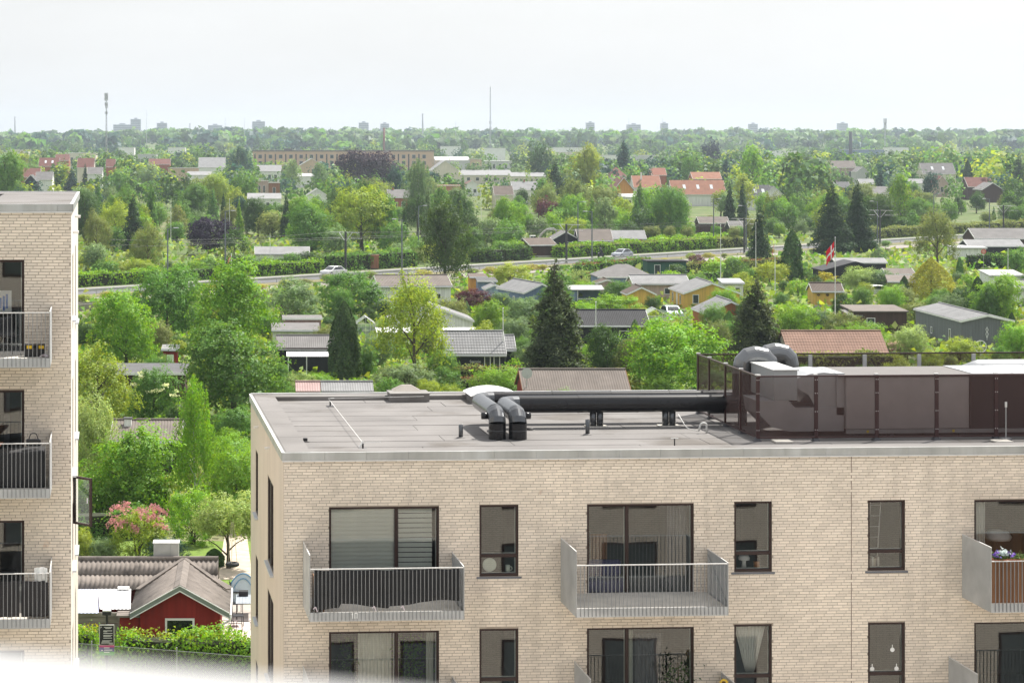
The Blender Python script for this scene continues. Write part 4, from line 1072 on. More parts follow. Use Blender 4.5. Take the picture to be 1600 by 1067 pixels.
o = ob('leaves', leaf_mesh('leaves', C, rngf.normal(size=(k, 3)), .11, .7, LEAF, rngf), t); o.color = (.09, .17, .03, 1)

def winrect(i, k): 
    ws = [w for w in wins if w[6] == k]; return ws[i]
# order inside wins per storey: three narrow, then three double
GLS = lambda i, k: winrect(i, k)
def curtain(label, x0, x1, y, z0, z1, m, folds=9, gather=0.0):
    mb = MB().grid(lambda a, b: (x0 + (x1 - x0) * ((a - .5) * (1 - gather * b) + .5), y + .03 * math.sin(a * folds * 6.28), z1 + (z0 - z1) * b), folds * 8, 6)
    o = mb.build('curtain', m, None, True); tag(o, label, 'curtain'); o.modifiers.new('t', 'SOLIDIFY').thickness = .003; return o
LINEN = mat('pale_linen', (.66, .68, .60), .9, var=.05); NET = mat('white_net', (.74, .75, .70), .9, var=.05); GREYC = mat('grey_curtain', (.17, .17, .18), .9)
_, x0, x1, z0, z1, c, _ = GLS(3, 0)
t = thing('pleated_blind', 'pale green pleated blind lowered behind the wide left window', 'blind', (x0 + .06, Y0 + .125, z0))
PLE = mat('blind_green', (.86, .89, .80), .8, var=.04)
nb_ = 22; hh = (z1 - z0 - .08) / nb_
sm = MB().add([(0, 0, 0), (c - x0 - .12, 0, 0), (c - x0 - .12, .02, hh * .5), (0, .02, hh * .5), (c - x0 - .12, 0, hh), (0, 0, hh)], [(0, 1, 2, 3), (3, 2, 4, 5)]).mesh('pleat', PLE)
for i in range(nb_): ob('pleat', sm, t, (0, 0, .03 + i * hh))
t = thing('slatted_blind', 'pale slatted blind in the narrow right pane of the left window', 'blind', (c + .06, Y0 + .125, z0))
ns_ = 19; hs_ = (z1 - z0 - .08) / ns_; wdt = (x1 - c - .12) * .9
sm = MB().extrude([(0, 0, 0), (wdt, 0, 0), (wdt, .035, hs_ * .78), (0, .035, hs_ * .78)], (0, .003, 0)).mesh('slat', PLE)
for i in range(ns_): ob('slat', sm, t, (0, 0, .03 + i * hs_))
_, x0, x1, z0, z1, c, _ = GLS(4, 0)
curtain('dark grey curtain drawn to the right inside the empty balcony door', x1 - .55, x1 - .08, Y0 + .35, z0, z1 - .05, GREYC, 6)
curtain('brown and cream drape hanging behind the left pane of the middle balcony door', x0 + .35, x0 + .75, Y0 + 1.2, z0 + .1, z1 - .9, mat('brown_drape', (.30, .14, .06), .9), 5)
t = thing('sofa', 'low purple sofa behind the middle balcony door', 'sofa', (x0 + .05, Y0 + .45, z0))
PUR = mat('purple_fabric', (.10, .08, .25), .9)
bevel(B(0, 1.0, 0, .7, .08, .38).build('seat', PUR, t), .04); bevel(B(0, 1.0, .55, .75, .38, .75).build('backrest', PUR, t), .04)
for xx in (.05, .9):
    B(xx, xx + .05, .05, .1, 0, .08).build('leg', BLACK, t)
_, x0, x1, z0, z1, c, _ = GLS(5, 0)
curtain('cream net curtain at the left edge of the far right window', x0 + .07, x0 + .38, Y0 + .3, z0, z1 - .05, NET, 5)
t = thing('table_lamp', 'lamp with wide white shade inside the far right window', 'lamp', (x0 + .9, Y0 + .8, z0 + .75))
MB().lathe([(.02, 0), (.02, .45)], 8).build('stem', BLACK, t); MB().lathe([(.30, .42), (.33, .5), (.25, .62), (.05, .66)], 20).build('shade', mat('lamp_white', (.8, .8, .78), .6), t, True); MB().lathe([(.12, 0), (.1, .02)], 12).build('base', BLACK, t)
t = thing('side_cabinet', 'reddish wooden cabinet inside the far right window', 'cabinet', (x0 + .5, Y0 + .7, z0)); bevel(B(0, 1.1, 0, .45, .08, .74).build('case', mat('red_wood', (.22, .06, .03), .5, var=.2, scale=3, stretch=(1, 1, 8)), t), .01)
for xx in (.05, 1.0): B(xx, xx + .05, .05, .4, 0, .08).build('leg', BLACK, t)
# things on narrow window sills
_, x0, x1, z0, z1, c, _ = GLS(0, 0)
t = thing('plate', 'round white plate standing in the narrow window beside the left balcony', 'plate', (x0 + .27, Y0 + .17, z0 + .07))
MB().tube([(0, 0, .17), (0, -.012, .17)], [.165, .15], 28).build('rim', mat('china', (.74, .80, .70), .3), t); MB().tube([(0, -.0125, .17), (0, -.02, .17)], [.06, .055], 20).build('well', MATS['china'], t)
t = thing('mug', 'cream mug beside the white plate on the window sill', 'mug', (x1 - .22, Y0 + .18, z0 + .07)); MB().lathe([(.05, 0), (.055, .16), (.048, .16), (.045, .03)], 14).build('cup', MATS['china'], t, True)
MB().tube(bend([(.05, 0, .04), (.1, 0, .04), (.1, 0, .12), (.05, 0, .12)], .03), .01, 6).build('handle', MATS['china'], t)
_, x0, x1, z0, z1, c, _ = GLS(1, 0)
t = thing('mushroom_lamp', 'white mushroom lamp on the sill of the middle narrow window', 'lamp', (x0 + .30, Y0 + .22, z0 + .07))
MB().lathe([(.06, 0), (.045, .12), (.05, .16)], 14).build('stem', MATS['lamp_white'], t, True); MB().lathe([(.05, .16), (.13, .18), (.135, .23), (.10, .29), (.02, .31)], 18).build('cap', MATS['lamp_white'], t, True)
t = thing('sill_boxes', 'small wooden box on the sill right of the mushroom lamp', 'box', (x0 + .55, Y0 + .2, z0 + .07)); B(0, .12, 0, .1, 0, .11).build('case', mat('box_wood', (.45, .2, .08), .6), t); B(-.004, .124, -.004, .104, .1105, .125).build('lid', MATS['box_wood'], t)
_, x0, x1, z0, z1, c, _ = GLS(2, 0)
t = thing('ironing_board', 'pale folded airer leaning inside the right narrow window', 'airer', (x0 + .3, Y0 + .5, z0 + .2))
for dx in (0, .25): MB().tube([(dx - .15, 0, 0), (dx, .15, 1.5)], .012, 6).build('rail', RAILTOP, t)
for i in range(5): MB().tube([(-.12 + i * .025, .03 * i, .25 + i * .25), (.13 + i * .025, .03 * i, .25 + i * .25)], .008, 5).build('rung', RAILTOP, t)
t = thing('sill_books', 'row of pale books on the sill of the right narrow window', 'books', (x0 + .08, Y0 + .2, z0 + .07))
for i in range(6): B(i * .045, i * .045 + .04, 0, .14, 0, .18 + .02 * (i % 3)).build('book', mat('book_%d' % (i % 3), ((.5, .45, .35), (.25, .2, .18), (.6, .58, .52))[i % 3], .7), t)
_, x0, x1, z0, z1, c, _ = GLS(1, 1)
curtain('white net curtain gathered to a point in the lower narrow window', x0 + .07, x1 - .07, Y0 + .28, c + .05, z1 - .06, NET, 8, .72)
_, x0, x1, z0, z1, c, _ = GLS(3, 1)
curtain('cream curtain in the lower wide left window', c - .85, c - .06, Y0 + .5, z0, z1 - .05, LINEN, 7); curtain('pale green curtain at the right edge of the lower left window', x1 - .25, x1 - .08, Y0 + .4, z0, z1 - .05, LINEN, 3)
def potplant(label, x, y, z, h, tone, n=500, spread=.25, pot=(.16, .17, .17)):
    t = thing('potted_plant', label, 'potted plant', (x, y, z))
    MB().lathe([(.11, 0), (.15, .3), (.14, .3), (.13, .26)], 14).build('pot', mat('pot_%.2f' % pot[0], pot, .7), t)
    MB().tube([(0, 0, .25), (.02, .01, h * .6), (-.01, 0, h)], .014, 6).build('stem', BARK, t)
    C = np.stack([rngf.normal(0, spread, n), rngf.normal(0, spread * .7, n), rngf.uniform(.35, 1, n) * h], 1)
    o = ob('leaves', leaf_mesh('leaves', C, rngf.normal(size=(n, 3)), .10, .35, LEAF, rngf), t); o.color = (*GREEN[tone], 1); return t
potplant('tall feathery pot plant behind the lower left window', x0 + .75, Y0 + .9, z0, 1.9, 'grey green')
potplant('dark leafy pot plant in the right pane of the lower left window', x1 - .55, Y0 + 1.0, z0 + .3, 1.6, 'mid green', 700, .3)
_, x0, x1, z0, z1, c, _ = GLS(4, 1)
curtain('long grey curtain behind the lower middle balcony door', c + .3, c + .95, Y0 + .5, z0, z1 - .25, GREYC, 6); curtain('cream strip of curtain beside the door bar of the lower middle window', c + .06, c + .22, Y0 + .4, z0, z1 - .05, LINEN, 3)
potplant('branching dark plant on the lower middle balcony', x1 - .5, Y0 - .5, BALC['b2'][2], 1.35, 'black green', 180, .22)
_, x0, x1, z0, z1, c, _ = GLS(2, 1)
for i, (dx, dz) in enumerate(((.62, .55), (.13, .1), (.72, .1))):
    t = thing('window_sticker', 'white flower shaped sticker on the lower right narrow window, %s one' % ('upper right', 'lower left', 'lower right')[i], 'sticker', (x0 + dx, Y0 + .075, c + dz), 0, 'white stickers on the glass')
    MB().tube([(0, 0, 0), (0, -.003, 0)], .055, 9).build('flower', WPL, t); B(-.01, .01, -.003, -.0005, .05, .12).build('stalk', WPL, t)

# ---- left building balconies
CH = mat('chair_black', (.018, .018, .02), .35)
x0b, x1b, zb_ = LB[0]
t = thing('shell_chair', 'black shell chair with wire legs on the top left balcony', 'chair', (PY(12, 550, YL - 1.1).x, YL - 1.0, zb_), .5)
MB().grid(lambda a, b: ((a - .5) * .46 * (1 - .25 * max(0, b - .5)), -.22 + .40 * min(b, .55) / .55 + .10 * max(0, b - .55), .42 + .05 * abs(a - .5) * 2 - .03 * math.sin(b * 3) + (max(0, b - .45) ** 1.0) * .72), 10, 14).build('shell', CH, t, True).modifiers.new('s', 'SOLIDIFY').thickness = .012
for sx in (-1, 1):
    for sy in (-1, 1):
        MB().tube([(sx * .1, sy * .1, .42), (sx * .22, sy * .22, 0)], .008, 5).build('leg', CH, t)
MB().tube([(-.16, -.16, .2), (.16, .16, .2)], .006, 5).build('brace', CH, t); MB().tube([(.16, -.16, .2), (-.16, .16, .2)], .006, 5).build('brace', CH, t)
t = thing('toolbox', 'black toolbox with yellow catches on the top left balcony', 'toolbox', (PY(54, 550, YL - 1.1).x, YL - 1.2, zb_))
bevel(B(-.22, .22, -.15, .15, 0, .22).build('body', CH, t), .015); bevel(B(-.225, .225, -.155, .155, .225, .27).build('lid', CH, t), .012)
for xx in (-.16, .1): B(xx, xx + .11, -.165, -.156, .18, .25).build('catch', mat('catch_yellow', (.85, .55, .02), .4), t)
t = thing('curled_cloth', 'crumpled pink cloth lying on the top left balcony floor', 'cloth', (PY(69, 550, YL - 1.4).x, YL - 1.5, zb_)); MB().grid(lambda a, b: (-.1 + .2 * a, -.06 + .12 * b, .02 + .06 * math.sin(a * 3) * math.sin(b * 5 + a * 4) ** 2), 8, 8).build('fold', MATS['ribbon'], t, True)
w0 = lh[0]; 
t = thing('blue_poster', 'white and blue patterned board inside the top left window', 'poster', (w0[1] - .42, YL + .4, w0[2] + 1.05)); B(-.25, .12, 0, .015, 0, .5).build('board', WPL, t); 
for i in range(4): B(-.22 + i * .07, -.17 + i * .07, -.004, -.0005, .05 + .05 * (i % 2), .3 + .04 * i).build('stripe', mat('print_blue', (.06, .18, .55), .5), t)
x0b, x1b, zb_ = LB[1]
for nm, lab, xx, ww, hh2 in (('covered_grill', 'dark cloth cover over furniture on the middle left balcony', x1b - 2.1, 2.0, .82),):
    t = thing(nm, lab, 'cover', (xx, YL - 1.1, zb_))
    o = MB().extrude([(0, -.45, 0), (ww, -.45, 0), (ww - .02, -.4, hh2), (.05, -.4, hh2 - .12)], (0, .7, 0)).build('cover', CLOTH, t); bevel(o, .05, 3)
t = thing('parasol_cloth', 'salmon coloured folded fabric on the middle left balcony', 'cloth', (x1b - 1.75, YL - 1.35, zb_ + .55)); MB().grid(lambda a, b: (.75 * a * (1 - .3 * b), .05 * math.sin(a * 5), .42 - .42 * b * (1 - .45 * a)), 8, 6).build('fabric', mat('salmon', (.48, .24, .15), .9), t, True).modifiers.new('s', 'SOLIDIFY').thickness = .01
t = thing('shoulder_bag', 'black handbag on top of the covered furniture', 'bag', (x1b - .36, YL - 1.3, zb_ + .87)); bevel(B(-.16, .16, -.06, .06, 0, .16).build('body', CH, t), .03, 2); MB().tube(bend([(-.1, 0, .15), (-.06, 0, .28), (.06, 0, .28), (.1, 0, .15)], .05), .012, 6).build('handle', CH, t)
x0b, x1b, zb_ = LB[2]
SG = mat('grey_screen_cloth', (.048, .045, .046), .85, var=.1)
for i in range(3):
    cloth('screen_cloth', 'grey cloth panel tied inside the lowest left balcony, %s one' % ('right', 'middle', 'left')[i], x1b - .02 - (i + 1) * .62 + .03, x1b - .03 - i * .62, YL - 1.70, zb_ + .05, zb_ + .82, SG, .01, 3, 'cloth panels of the lowest left balcony')
t = thing('rag', 'white rag hanging over the lowest left balcony rail', 'rag', (x1b - .33, YL - 1.69, zb_ + .7)); MB().grid(lambda a, b: (.28 * a, .03 * math.sin(a * 11), .42 - .3 * b - .06 * abs(a - .5)), 14, 5).build('fabric', WPL, t).modifiers.new('s', 'SOLIDIFY').thickness = .004
t = thing('car_seat', 'black padded armchair inside the third left window', 'armchair', (lh[2][1] - .7, YL + .7, lh[2][2])); bevel(B(-.5, .5, -.1, .6, .1, .45).build('seat', CH, t), .1, 3); bevel(B(-.5, .5, .45, .75, .45, .95).build('backrest', CH, t), .1, 3)
for sx in (-.45, .4): B(sx, sx + .05, 0, .05, 0, .1).build('leg', CH, t)
curtain('grey curtain inside the second left window', lh[1][0] + .55, lh[1][1] - .35, YL + .5, lh[1][2], lh[1][3] - .05, GREYC, 6)

# ================================================================== the block the picture is taken from: its white coping and the wall below
e0 = Vector(W(480, 1.05, CAMH - .2485)); ed = cw(-.925, .381).normalized(); nrm = cw(.381, .925).normalized()
own = thing('viewing_block', 'brick block under the viewer with blurred white ledge at the bottom left', 'building')
COP = mat('white_coping', (.36, .36, .36), .55, var=.04)
A = e0 + ed * 7; Bq = e0 - ed * 9; back = -nrm
def pl(p, dz): return Vector((p.x, p.y, p.z + dz))
bevel(MB().extrude([A, Bq, Bq + back * .42, A + back * .42], (0, 0, -.10)).build('coping', COP, own), .02)
ow = MB(); q0, q1 = A + back * .06, Bq + back * .06
bm_ = bpy.data.materials.new('opposite_brick'); bm_.use_nodes = True
n = bm_.node_tree.nodes; l = bm_.node_tree.links; bt = n.new('ShaderNodeTexBrick')
bt.inputs['Color1'].default_value = (.66, .56, .46, 1); bt.inputs['Color2'].default_value = (.58, .48, .39, 1); bt.inputs['Mortar'].default_value = (.36, .30, .24, 1)
bt.inputs['Scale'].default_value = 1.0; bt.inputs['Brick Width'].default_value = .24; bt.inputs['Row Height'].default_value = .0667; bt.inputs['Mortar Size'].default_value = .012
tc = n.new('ShaderNodeTexCoord'); sx_ = n.new('ShaderNodeSeparateXYZ'); cx_ = n.new('ShaderNodeCombineXYZ'); l.new(tc.outputs['Object'], sx_.inputs[0]); l.new(sx_.outputs['X'], cx_.inputs['X']); l.new(sx_.outputs['Z'], cx_.inputs['Y']); l.new(cx_.outputs[0], bt.inputs['Vector'])
l.new(bt.outputs['Color'], n['Principled BSDF'].inputs['Base Color']); n['Principled BSDF'].inputs['Roughness'].default_value = .9
A2 = e0 + ed * 16; B2 = e0 - ed * 30
q0, q1 = A2 + back * .06, B2 + back * .06
MB().add([(q0.x, q0.y, 0), (q1.x, q1.y, 0), (q1.x, q1.y, e0.z - .11), (q0.x, q0.y, e0.z - .11)], [(0, 1, 2, 3)]).build('wall', bm_, own)
for fl_i in range(6):
    for wi in range(-6, 5):
        c0 = e0 + ed * (wi * 4.2) + back * .05; zc = e0.z - 1.2 - fl_i * 2.9
        wv = ed * .9; 
        f_ = MB().extrude([(c0 - wv).to_tuple()[:2] + (zc - 1.6,), (c0 + wv).to_tuple()[:2] + (zc - 1.6,), (c0 + wv).to_tuple()[:2] + (zc,), (c0 - wv).to_tuple()[:2] + (zc,)], nrm * .03).build('window', FRAME, own)
        MB().extrude([(c0 - wv * .9 + nrm * .033).to_tuple()[:2] + (zc - 1.5,), (c0 + wv * .9 + nrm * .033).to_tuple()[:2] + (zc - 1.5,), (c0 + wv * .9 + nrm * .033).to_tuple()[:2] + (zc - .1,), (c0 - wv * .9 + nrm * .033).to_tuple()[:2] + (zc - .1,)], nrm * .006).build('pane', mat('dark_pane', (.06, .07, .07), .05, spec=.8), f_)

# ---- lower block across the courtyard, seen only as a reflection in the windows
opp = thing('courtyard_block', 'lower brick block facing the balconies, mirrored in the window panes', 'building')
MB().box(1.5, 46, 16, 28, 0, 11.4).build('wall', bm_, opp); B(1.4, 46.1, 15.9, 28.1, 11.401, 11.6).build('roof', FELT, opp)
for fl_i in range(3):
    for wi in range(12):
        x = 3 + wi * 3.5; z_ = 1.2 + fl_i * 3.3
        f_ = B(x, x + 1.9, 27.9, 28.03, z_, z_ + 2.1).build('window', FRAME, opp); B(x + .08, x + 1.82, 28.031, 28.04, z_ + .08, z_ + 2.02).build('pane', MATS['dark_pane'], f_)
cy_ = MB().add([(-20, 6, .004), (60, 6, .004), (60, Y0 - .2, .004), (-20, Y0 - .2, .004)], [(0, 1, 2, 3)]); struct('courtyard', cy_, mat('courtyard_paving', (.50, .48, .45), .9, var=.15, scale=.8))

# ================================================================== garden houses and the suburb behind
KEEP = []        # frame rectangles that stay free of trees standing in front: u0, u1, v0, v1, depth
def keep(u0, u1, v0, v1, D):
    n = max(1, int((u1 - u0) / 26))
    for i in range(n): KEEP.append((u0 + (u1 - u0) * i / n, u0 + (u1 - u0) * (i + 1) / n, v0, v1, D))
def col(name, c, **k): return mat(name, c, **k)
PAINT = {
 'white': (.78, .78, .76), 'red': (.24, .022, .018), 'black': (.022, .023, .027), 'blue': (.17, .23, .36), 'pale blue': (.30, .38, .50), 'yellow': (.66, .42, .10), 'orange': (.58, .28, .07),
 'orange brown': (.36, .13, .045), 'green': (.03, .10, .075), 'grey': (.16, .17, .18), 'mauve': (.33, .22, .22), 'pinkish': (.48, .36, .32), 'tan': (.56, .42, .30), 'cream': (.66, .60, .50),
 'dark brown': (.07, .04, .03), 'rust': (.28, .13, .07), 'brick red': (.36, .13, .08), 'light grey': (.52, .52, .52), 'terracotta wall': (.50, .21, .13)}
ROOFC = {'pale pink': (.36, .25, .24), 'grey': (0.165, 0.158, 0.155), 'light grey': (0.238, 0.238, 0.241), 'dark grey': (0.099, 0.099, 0.102), 'black': (0.040, 0.040, 0.043), 'brown': (0.125, 0.099, 0.083), 'red tile': (0.238, 0.099, 0.066), 'terracotta': (0.277, 0.132, 0.086), 'white': (0.409, 0.409, 0.409), 'pale tile': (0.264, 0.165, 0.125), 'dark red': (0.152, 0.066, 0.053), 'brown grey': (0.158, 0.135, 0.119)}
def wallm(c): return mat('wall_' + c.replace(' ', '_'), PAINT[c], .85, var=.17, scale=1.5, stretch=(4, 4, .2), bump=.15)
def roofm(c): return mat('roof_' + c.replace(' ', '_'), ROOFC[c], .9, var=.14, scale=.9, bump=.2)
TRIM = mat('white_trim', (.80, .80, .79), .6, var=.04)
PANE = glass('house_glass', (.5, .55, .55), .12); DARKIN = mat('house_inside', (.05, .05, .05), .9)

def corr(mb, a, b, c, d, pitch=.18, amp=.025, steps=0, thick=.0):
    """a corrugated sheet over the quad a-b (eave, left to right) c-d (ridge, right to left); waves run up the slope"""
    a, b, c, d = map(Vector, (a, b, c, d)); L = (b - a).length; nu = max(4, int(L / pitch * 4)); nv = max(1, steps)
    nrm = (b - a).cross(d - a).normalized()
    for st in range(nv):
        def f(s, t, st=st):
            tt = (st + t) / nv; p = (a * (1 - s) + b * s) * (1 - tt) + (d * (1 - s) + c * s) * tt
            return p + nrm * (amp * (.5 + .5 * math.cos(s * L / pitch * 2 * math.pi)) + (.03 * (1 - t) if nv > 1 else 0))
        mb.grid(f, nu, 1)
    return mb

def house(label, u0, u1, v, eh, depth, rise, kind='gable', wall='white', roof='grey', rot=0.0, trim=True, wins=(), name='garden_house', cat='house', group=None, over=.25, tile=0.0, L=None, door=None, chim=None, skyl=0, D=None, keepv=None, free=True):
    """front eaves run from frame column u0 to u1 at row v and stand eh high; the house goes `depth` metres back.
    kind: gable (ridge along the front), end (gable end to the front), mono (falls to the front), flat, hip"""
    D = D or DZ(v, eh); w = L or (u1 - u0) * D / FPX
    uc = (u0 + u1) / 2
    c = W(uc, D + over); c.z = gz(c); eh = eh - c.z if c.z > 0.5 else eh
    t = thing(name, label, cat, c, -YAW + math.radians(rot), group)
    x0, x1 = -w / 2 + over * .6, w / 2 - over * .6; y0, y1 = 0.0, depth
    wm, rm = wallm(wall), roofm(roof); th = .12
    if D < 300 and not tile and kind in ('gable', 'end'): tile = 1
    wl = MB()
    if kind in ('gable', 'hip'):
        ym = depth / 2
        if kind == 'gable':
            wl.extrude([(x0, y0, 0), (x0, y1, 0), (x0, y1, eh), (x0, ym, eh + rise * (1 - 0)), (x0, y0, eh)], (x1 - x0, 0, 0))
        else: wl.box(x0, x1, y0, y1, 0, eh)
    elif kind == 'end':
        xm = 0; wl.extrude([(x0, y0, 0), (x1, y0, 0), (x1, y0, eh), (xm, y0, eh + rise), (x0, y0, eh)], (0, y1 - y0, 0))
    elif kind == 'mono':
        wl.extrude([(x0, y0, 0), (x0, y1, 0), (x0, y1, eh + rise), (x0, y0, eh)], (x1 - x0, 0, 0))
    else: wl.box(x0, x1, y0, y1, 0, eh)
    wl.build('wall', wm, t)
    o = over; rf = MB(); sl = None
    if kind == 'gable':
        ym = depth / 2; k = rise / ym; e = eh - o * k + .03; ri = eh + rise + .03
        A = [(-w/2, y0 - o, e), (w/2, y0 - o, e), (w/2, ym, ri), (-w/2, ym, ri)]; Bk = [(w/2, y1 + o, e), (-w/2, y1 + o, e), (-w/2, ym, ri), (w/2, ym, ri)]
        rf.slab(*[Vector(p) + Vector((0, 0, th)) for p in A], th); rf.slab(*[Vector(p) + Vector((0, 0, th)) for p in Bk], th)
    elif kind == 'end':
        k = rise / (w / 2 - o * .6); e = eh - o * .4 * k + .03; ri = eh + rise + .03
        A = [(-w/2, y1 + o, e), (-w/2, y0 - o, e), (0, y0 - o, ri), (0, y1 + o, ri)]; Bk = [(w/2, y0 - o, e), (w/2, y1 + o, e), (0, y1 + o, ri), (0, y0 - o, ri)]
        rf.slab(*[Vector(p) + Vector((0, 0, th)) for p in A], th); rf.slab(*[Vector(p) + Vector((0, 0, th)) for p in Bk], th)
    elif kind == 'hip':
        e = eh; ri = eh + rise; q = min(depth / 2, w / 2) * .95; ym = depth / 2
        X0, X1, Ya, Yb = -w/2, w/2, y0 - o, y1 + o
        rf.add([(X0, Ya, e), (X1, Ya, e), (X1, Yb, e), (X0, Yb, e), (X0 + q, ym, ri), (X1 - q, ym, ri), (X0, Ya, e + .1), (X1, Ya, e + .1), (X1, Yb, e + .1), (X0, Yb, e + .1), (X0 + q, ym, ri + .1), (X1 - q, ym, ri + .1)],
               [(6, 7, 11, 10), (7, 8, 11), (8, 9, 10, 11), (9, 6, 10), (0, 1, 7, 6), (1, 2, 8, 7), (2, 3, 9, 8), (3, 0, 6, 9), (3, 2, 1, 0)])
    elif kind == 'mono':
        k = rise / depth; A = [(-w/2, y0 - o, eh - o * k), (w/2, y0 - o, eh - o * k), (w/2, y1 + o, eh + rise + o * k), (-w/2, y1 + o, eh + rise + o * k)]
        rf.slab(*[Vector(p) + Vector((0, 0, th + .02)) for p in A], th)
    else:
        A = None; rf.box(-w/2, w/2, y0 - o, y1 + o, eh + .01, eh + .01 + th)
    r = rf.build('roof', rm, t)
    if tile and kind in ('gable', 'end'):
        tm = MB(); up = Vector((0, 0, th + .012))
        for Q in (A, Bk):
            Q = [Vector(p) + up for p in Q]; n_ = max(2, int((Q[3] - Q[0]).length / .36)) if tile > 1 else 1
            corr(tm, Q[0], Q[1], Q[2], Q[3], .24 if tile > 1 else .18, .03, n_)
        tm.build('roof_tiles' if tile > 1 else 'corrugated_sheets', rm, r)
        if kind == 'gable': MB().tube([(-w/2 - .02, depth/2, eh + rise + .2), (w/2 + .02, depth/2, eh + rise + .2)], .09, 8).build('ridge', rm, r)
        else: MB().tube([(0, y0 - o - .02, eh + rise + .2), (0, y1 + o + .02, eh + rise + .2)], .09, 8).build('ridge', rm, r)
    if trim:
        tr = MB(); f = .03
        if kind == 'gable':
            for xx in (-w/2 - f, w/2 + .002):
                for Q in (A, Bk):
                    a, b = (Q[0], Q[3]); tr.extrude([(xx, a[1], a[2] - .05), (xx, b[1], b[2] - .05), (xx, b[1], b[2] + th + .03), (xx, a[1], a[2] + th + .03)], (f - .002, 0, 0))
            tr.box(-w/2, w/2, y0 - o - .03, y0 - o - .002, A[0][2] - .04, A[0][2] + th)
        elif kind == 'end':
            for (xa, xb) in ((-w/2, 0), (w/2, 0)):
                tr.extrude([(xa, y0 - o - f, A[0][2] - .06), (xb, y0 - o - f, ri - .06), (xb, y0 - o - f, ri + th + .03), (xa, y0 - o - f, A[0][2] + th + .03)], (0, f - .002, 0))
            tr.box(-w/2 - .03, -w/2 - .002, y0 - o, y1 + o, A[0][2] - .03, A[0][2] + th)
        elif kind in ('mono', 'flat'):
            zz = (eh - o * k) if kind == 'mono' else eh
            tr.box(-w/2 - .01, w/2 + .01, y0 - o - .035, y0 - o - .002, zz - .05, zz + th + .03)
        else: tr.box(-w/2, w/2, y0 - o - .03, y0 - o - .002, eh - .04, eh + .13)
        if tr.v: tr.build('fascia', TRIM if trim is True else wallm(trim), t)
    if D < 420 and trim:
        MB().tube([(-w/2, y0 - o - .09, (A[0][2] if A and kind != 'end' else eh) - .02), (w/2, y0 - o - .09, (A[0][2] if A and kind != 'end' else eh) - .05)], .06, 6).build('gutter', GALV, t) if kind in ('gable', 'mono') else None
        B(x0 - .03, x1 + .03, y0 - .03, y1 + .03, 0, .25).build('plinth', CONC, t)
    def opening(face, off, z0, ww, hh, nm):
        g = MB(); fm = MB(); b_ = .07
        def put(m_, a, b, c_, d, o0, o1):
            if face == 'f': m_.box(a, b, y0 - o1, y0 - o0, c_, d)
            elif face == 'l': m_.box(x0 - o1, x0 - o0, a, b, c_, d)
            else: m_.box(x1 + o0, x1 + o1, a, b, c_, d)
        a, b = off - ww / 2, off + ww / 2
        put(fm, a, b, z0, z0 + b_, .004, .05); put(fm, a, b, z0 + hh - b_, z0 + hh, .004, .05); put(fm, a, a + b_, z0 + b_, z0 + hh - b_, .004, .049); put(fm, b - b_, b, z0 + b_, z0 + hh - b_, .004, .049)
        wn = fm.build(nm, TRIM, t)
        put(g, a + b_, b - b_, z0 + b_, z0 + hh - b_, .006, .02); g.build('pane', mat('dark_house_pane', (.045, .055, .06), .08, spec=.7, var=.3), wn)
    for wn in wins: opening(*wn, 'window')
    if door:
        f, off, ww, hh, dc = door
        b = B(off - ww / 2, off + ww / 2, y0 - .05, y0 - .004, .05, hh) if f == 'f' else B(x0 - .05, x0 - .004, off - ww / 2, off + ww / 2, .05, hh)
        dd = b.build('door', wallm(dc), t); (B(off + ww * .3, off + ww * .36, y0 - .09, y0 - .0505, 1.0, 1.1) if f == 'f' else B(x0 - .09, x0 - .0505, off + ww * .3, off + ww * .36, 1.0, 1.1)).build('handle', RAILTOP, dd)
    if chim:
        cxx, cyy, ch, cc = chim; zb = eh + rise * .3
        q = B(cxx - .22, cxx + .22, cyy - .22, cyy + .22, zb, eh + rise + ch).build('chimney', wallm(cc), r); B(cxx - .26, cxx + .26, cyy - .26, cyy + .26, eh + rise + ch + .001, eh + rise + ch + .08).build('chimney_cap', roofm('dark grey'), r)
    for i in range(skyl):
        if kind == 'gable':
            ym = depth / 2; s = .45; xx = -w / 2 + w * (i + 1) / (skyl + 1); a = Vector(A[0]); d = Vector(A[3]); q0 = a * (1 - .38) + d * .38; q1 = a * (1 - .66) + d * .66
            MB().slab((xx - .4, q0.y, q0.z + th + .09), (xx + .4, q0.y, q0.z + th + .09), (xx + .4, q1.y, q1.z + th + .09), (xx - .4, q1.y, q1.z + th + .09), .08).build('skylight', mat('skylight_glass', (.62, .66, .70), .15), r)
    if free:
        s = FPX / D; keep(min(u0, u1) - 2, max(u0, u1) + 2, v - (rise * .9 + .4) * s - (depth * .25) * s * .12, (keepv or v + min(eh * s * .45, 16)), D)
    return t

# ---- the red house by the hedge
RD = 88.4
rh = thing('red_garden_house', 'red wooden garden house with grey corrugated cross gable roof', 'house', W(282, RD), -YAW)
def rl(u, D): return (u - PU) / FPX * D - (282 - PU) / FPX * RD      # local x of a column at a depth
REDW = wallm('red'); ETN = mat('fibre_cement', (.19, .165, .147), .95, var=.2, scale=2.2, bump=.3, wear=((.125, .11, .1), 1.8, .58))
xa, xb = rl(219, RD), rl(344, RD); RE = 1.98; RR = 2.93
yR = 5.2
wlm = MB().extrude([(xa, 0, 0), (xb, 0, 0), (xb, 0, RE), ((xa + xb) / 2, 0, RR - .08), (xa, 0, RE)], (0, yR, 0)); wlm.build('wall', REDW, rh)
X0m, X1m = rl(116, 93.5), rl(341, 93.5)
B(X0m + .1, X1m - .1, yR - 1.1, yR + 1.6, 0, RE - .02).build('wall', REDW, rh)
xm = (xa + xb) / 2; ov = .38
lw = xa - ov; rw = xb + ov
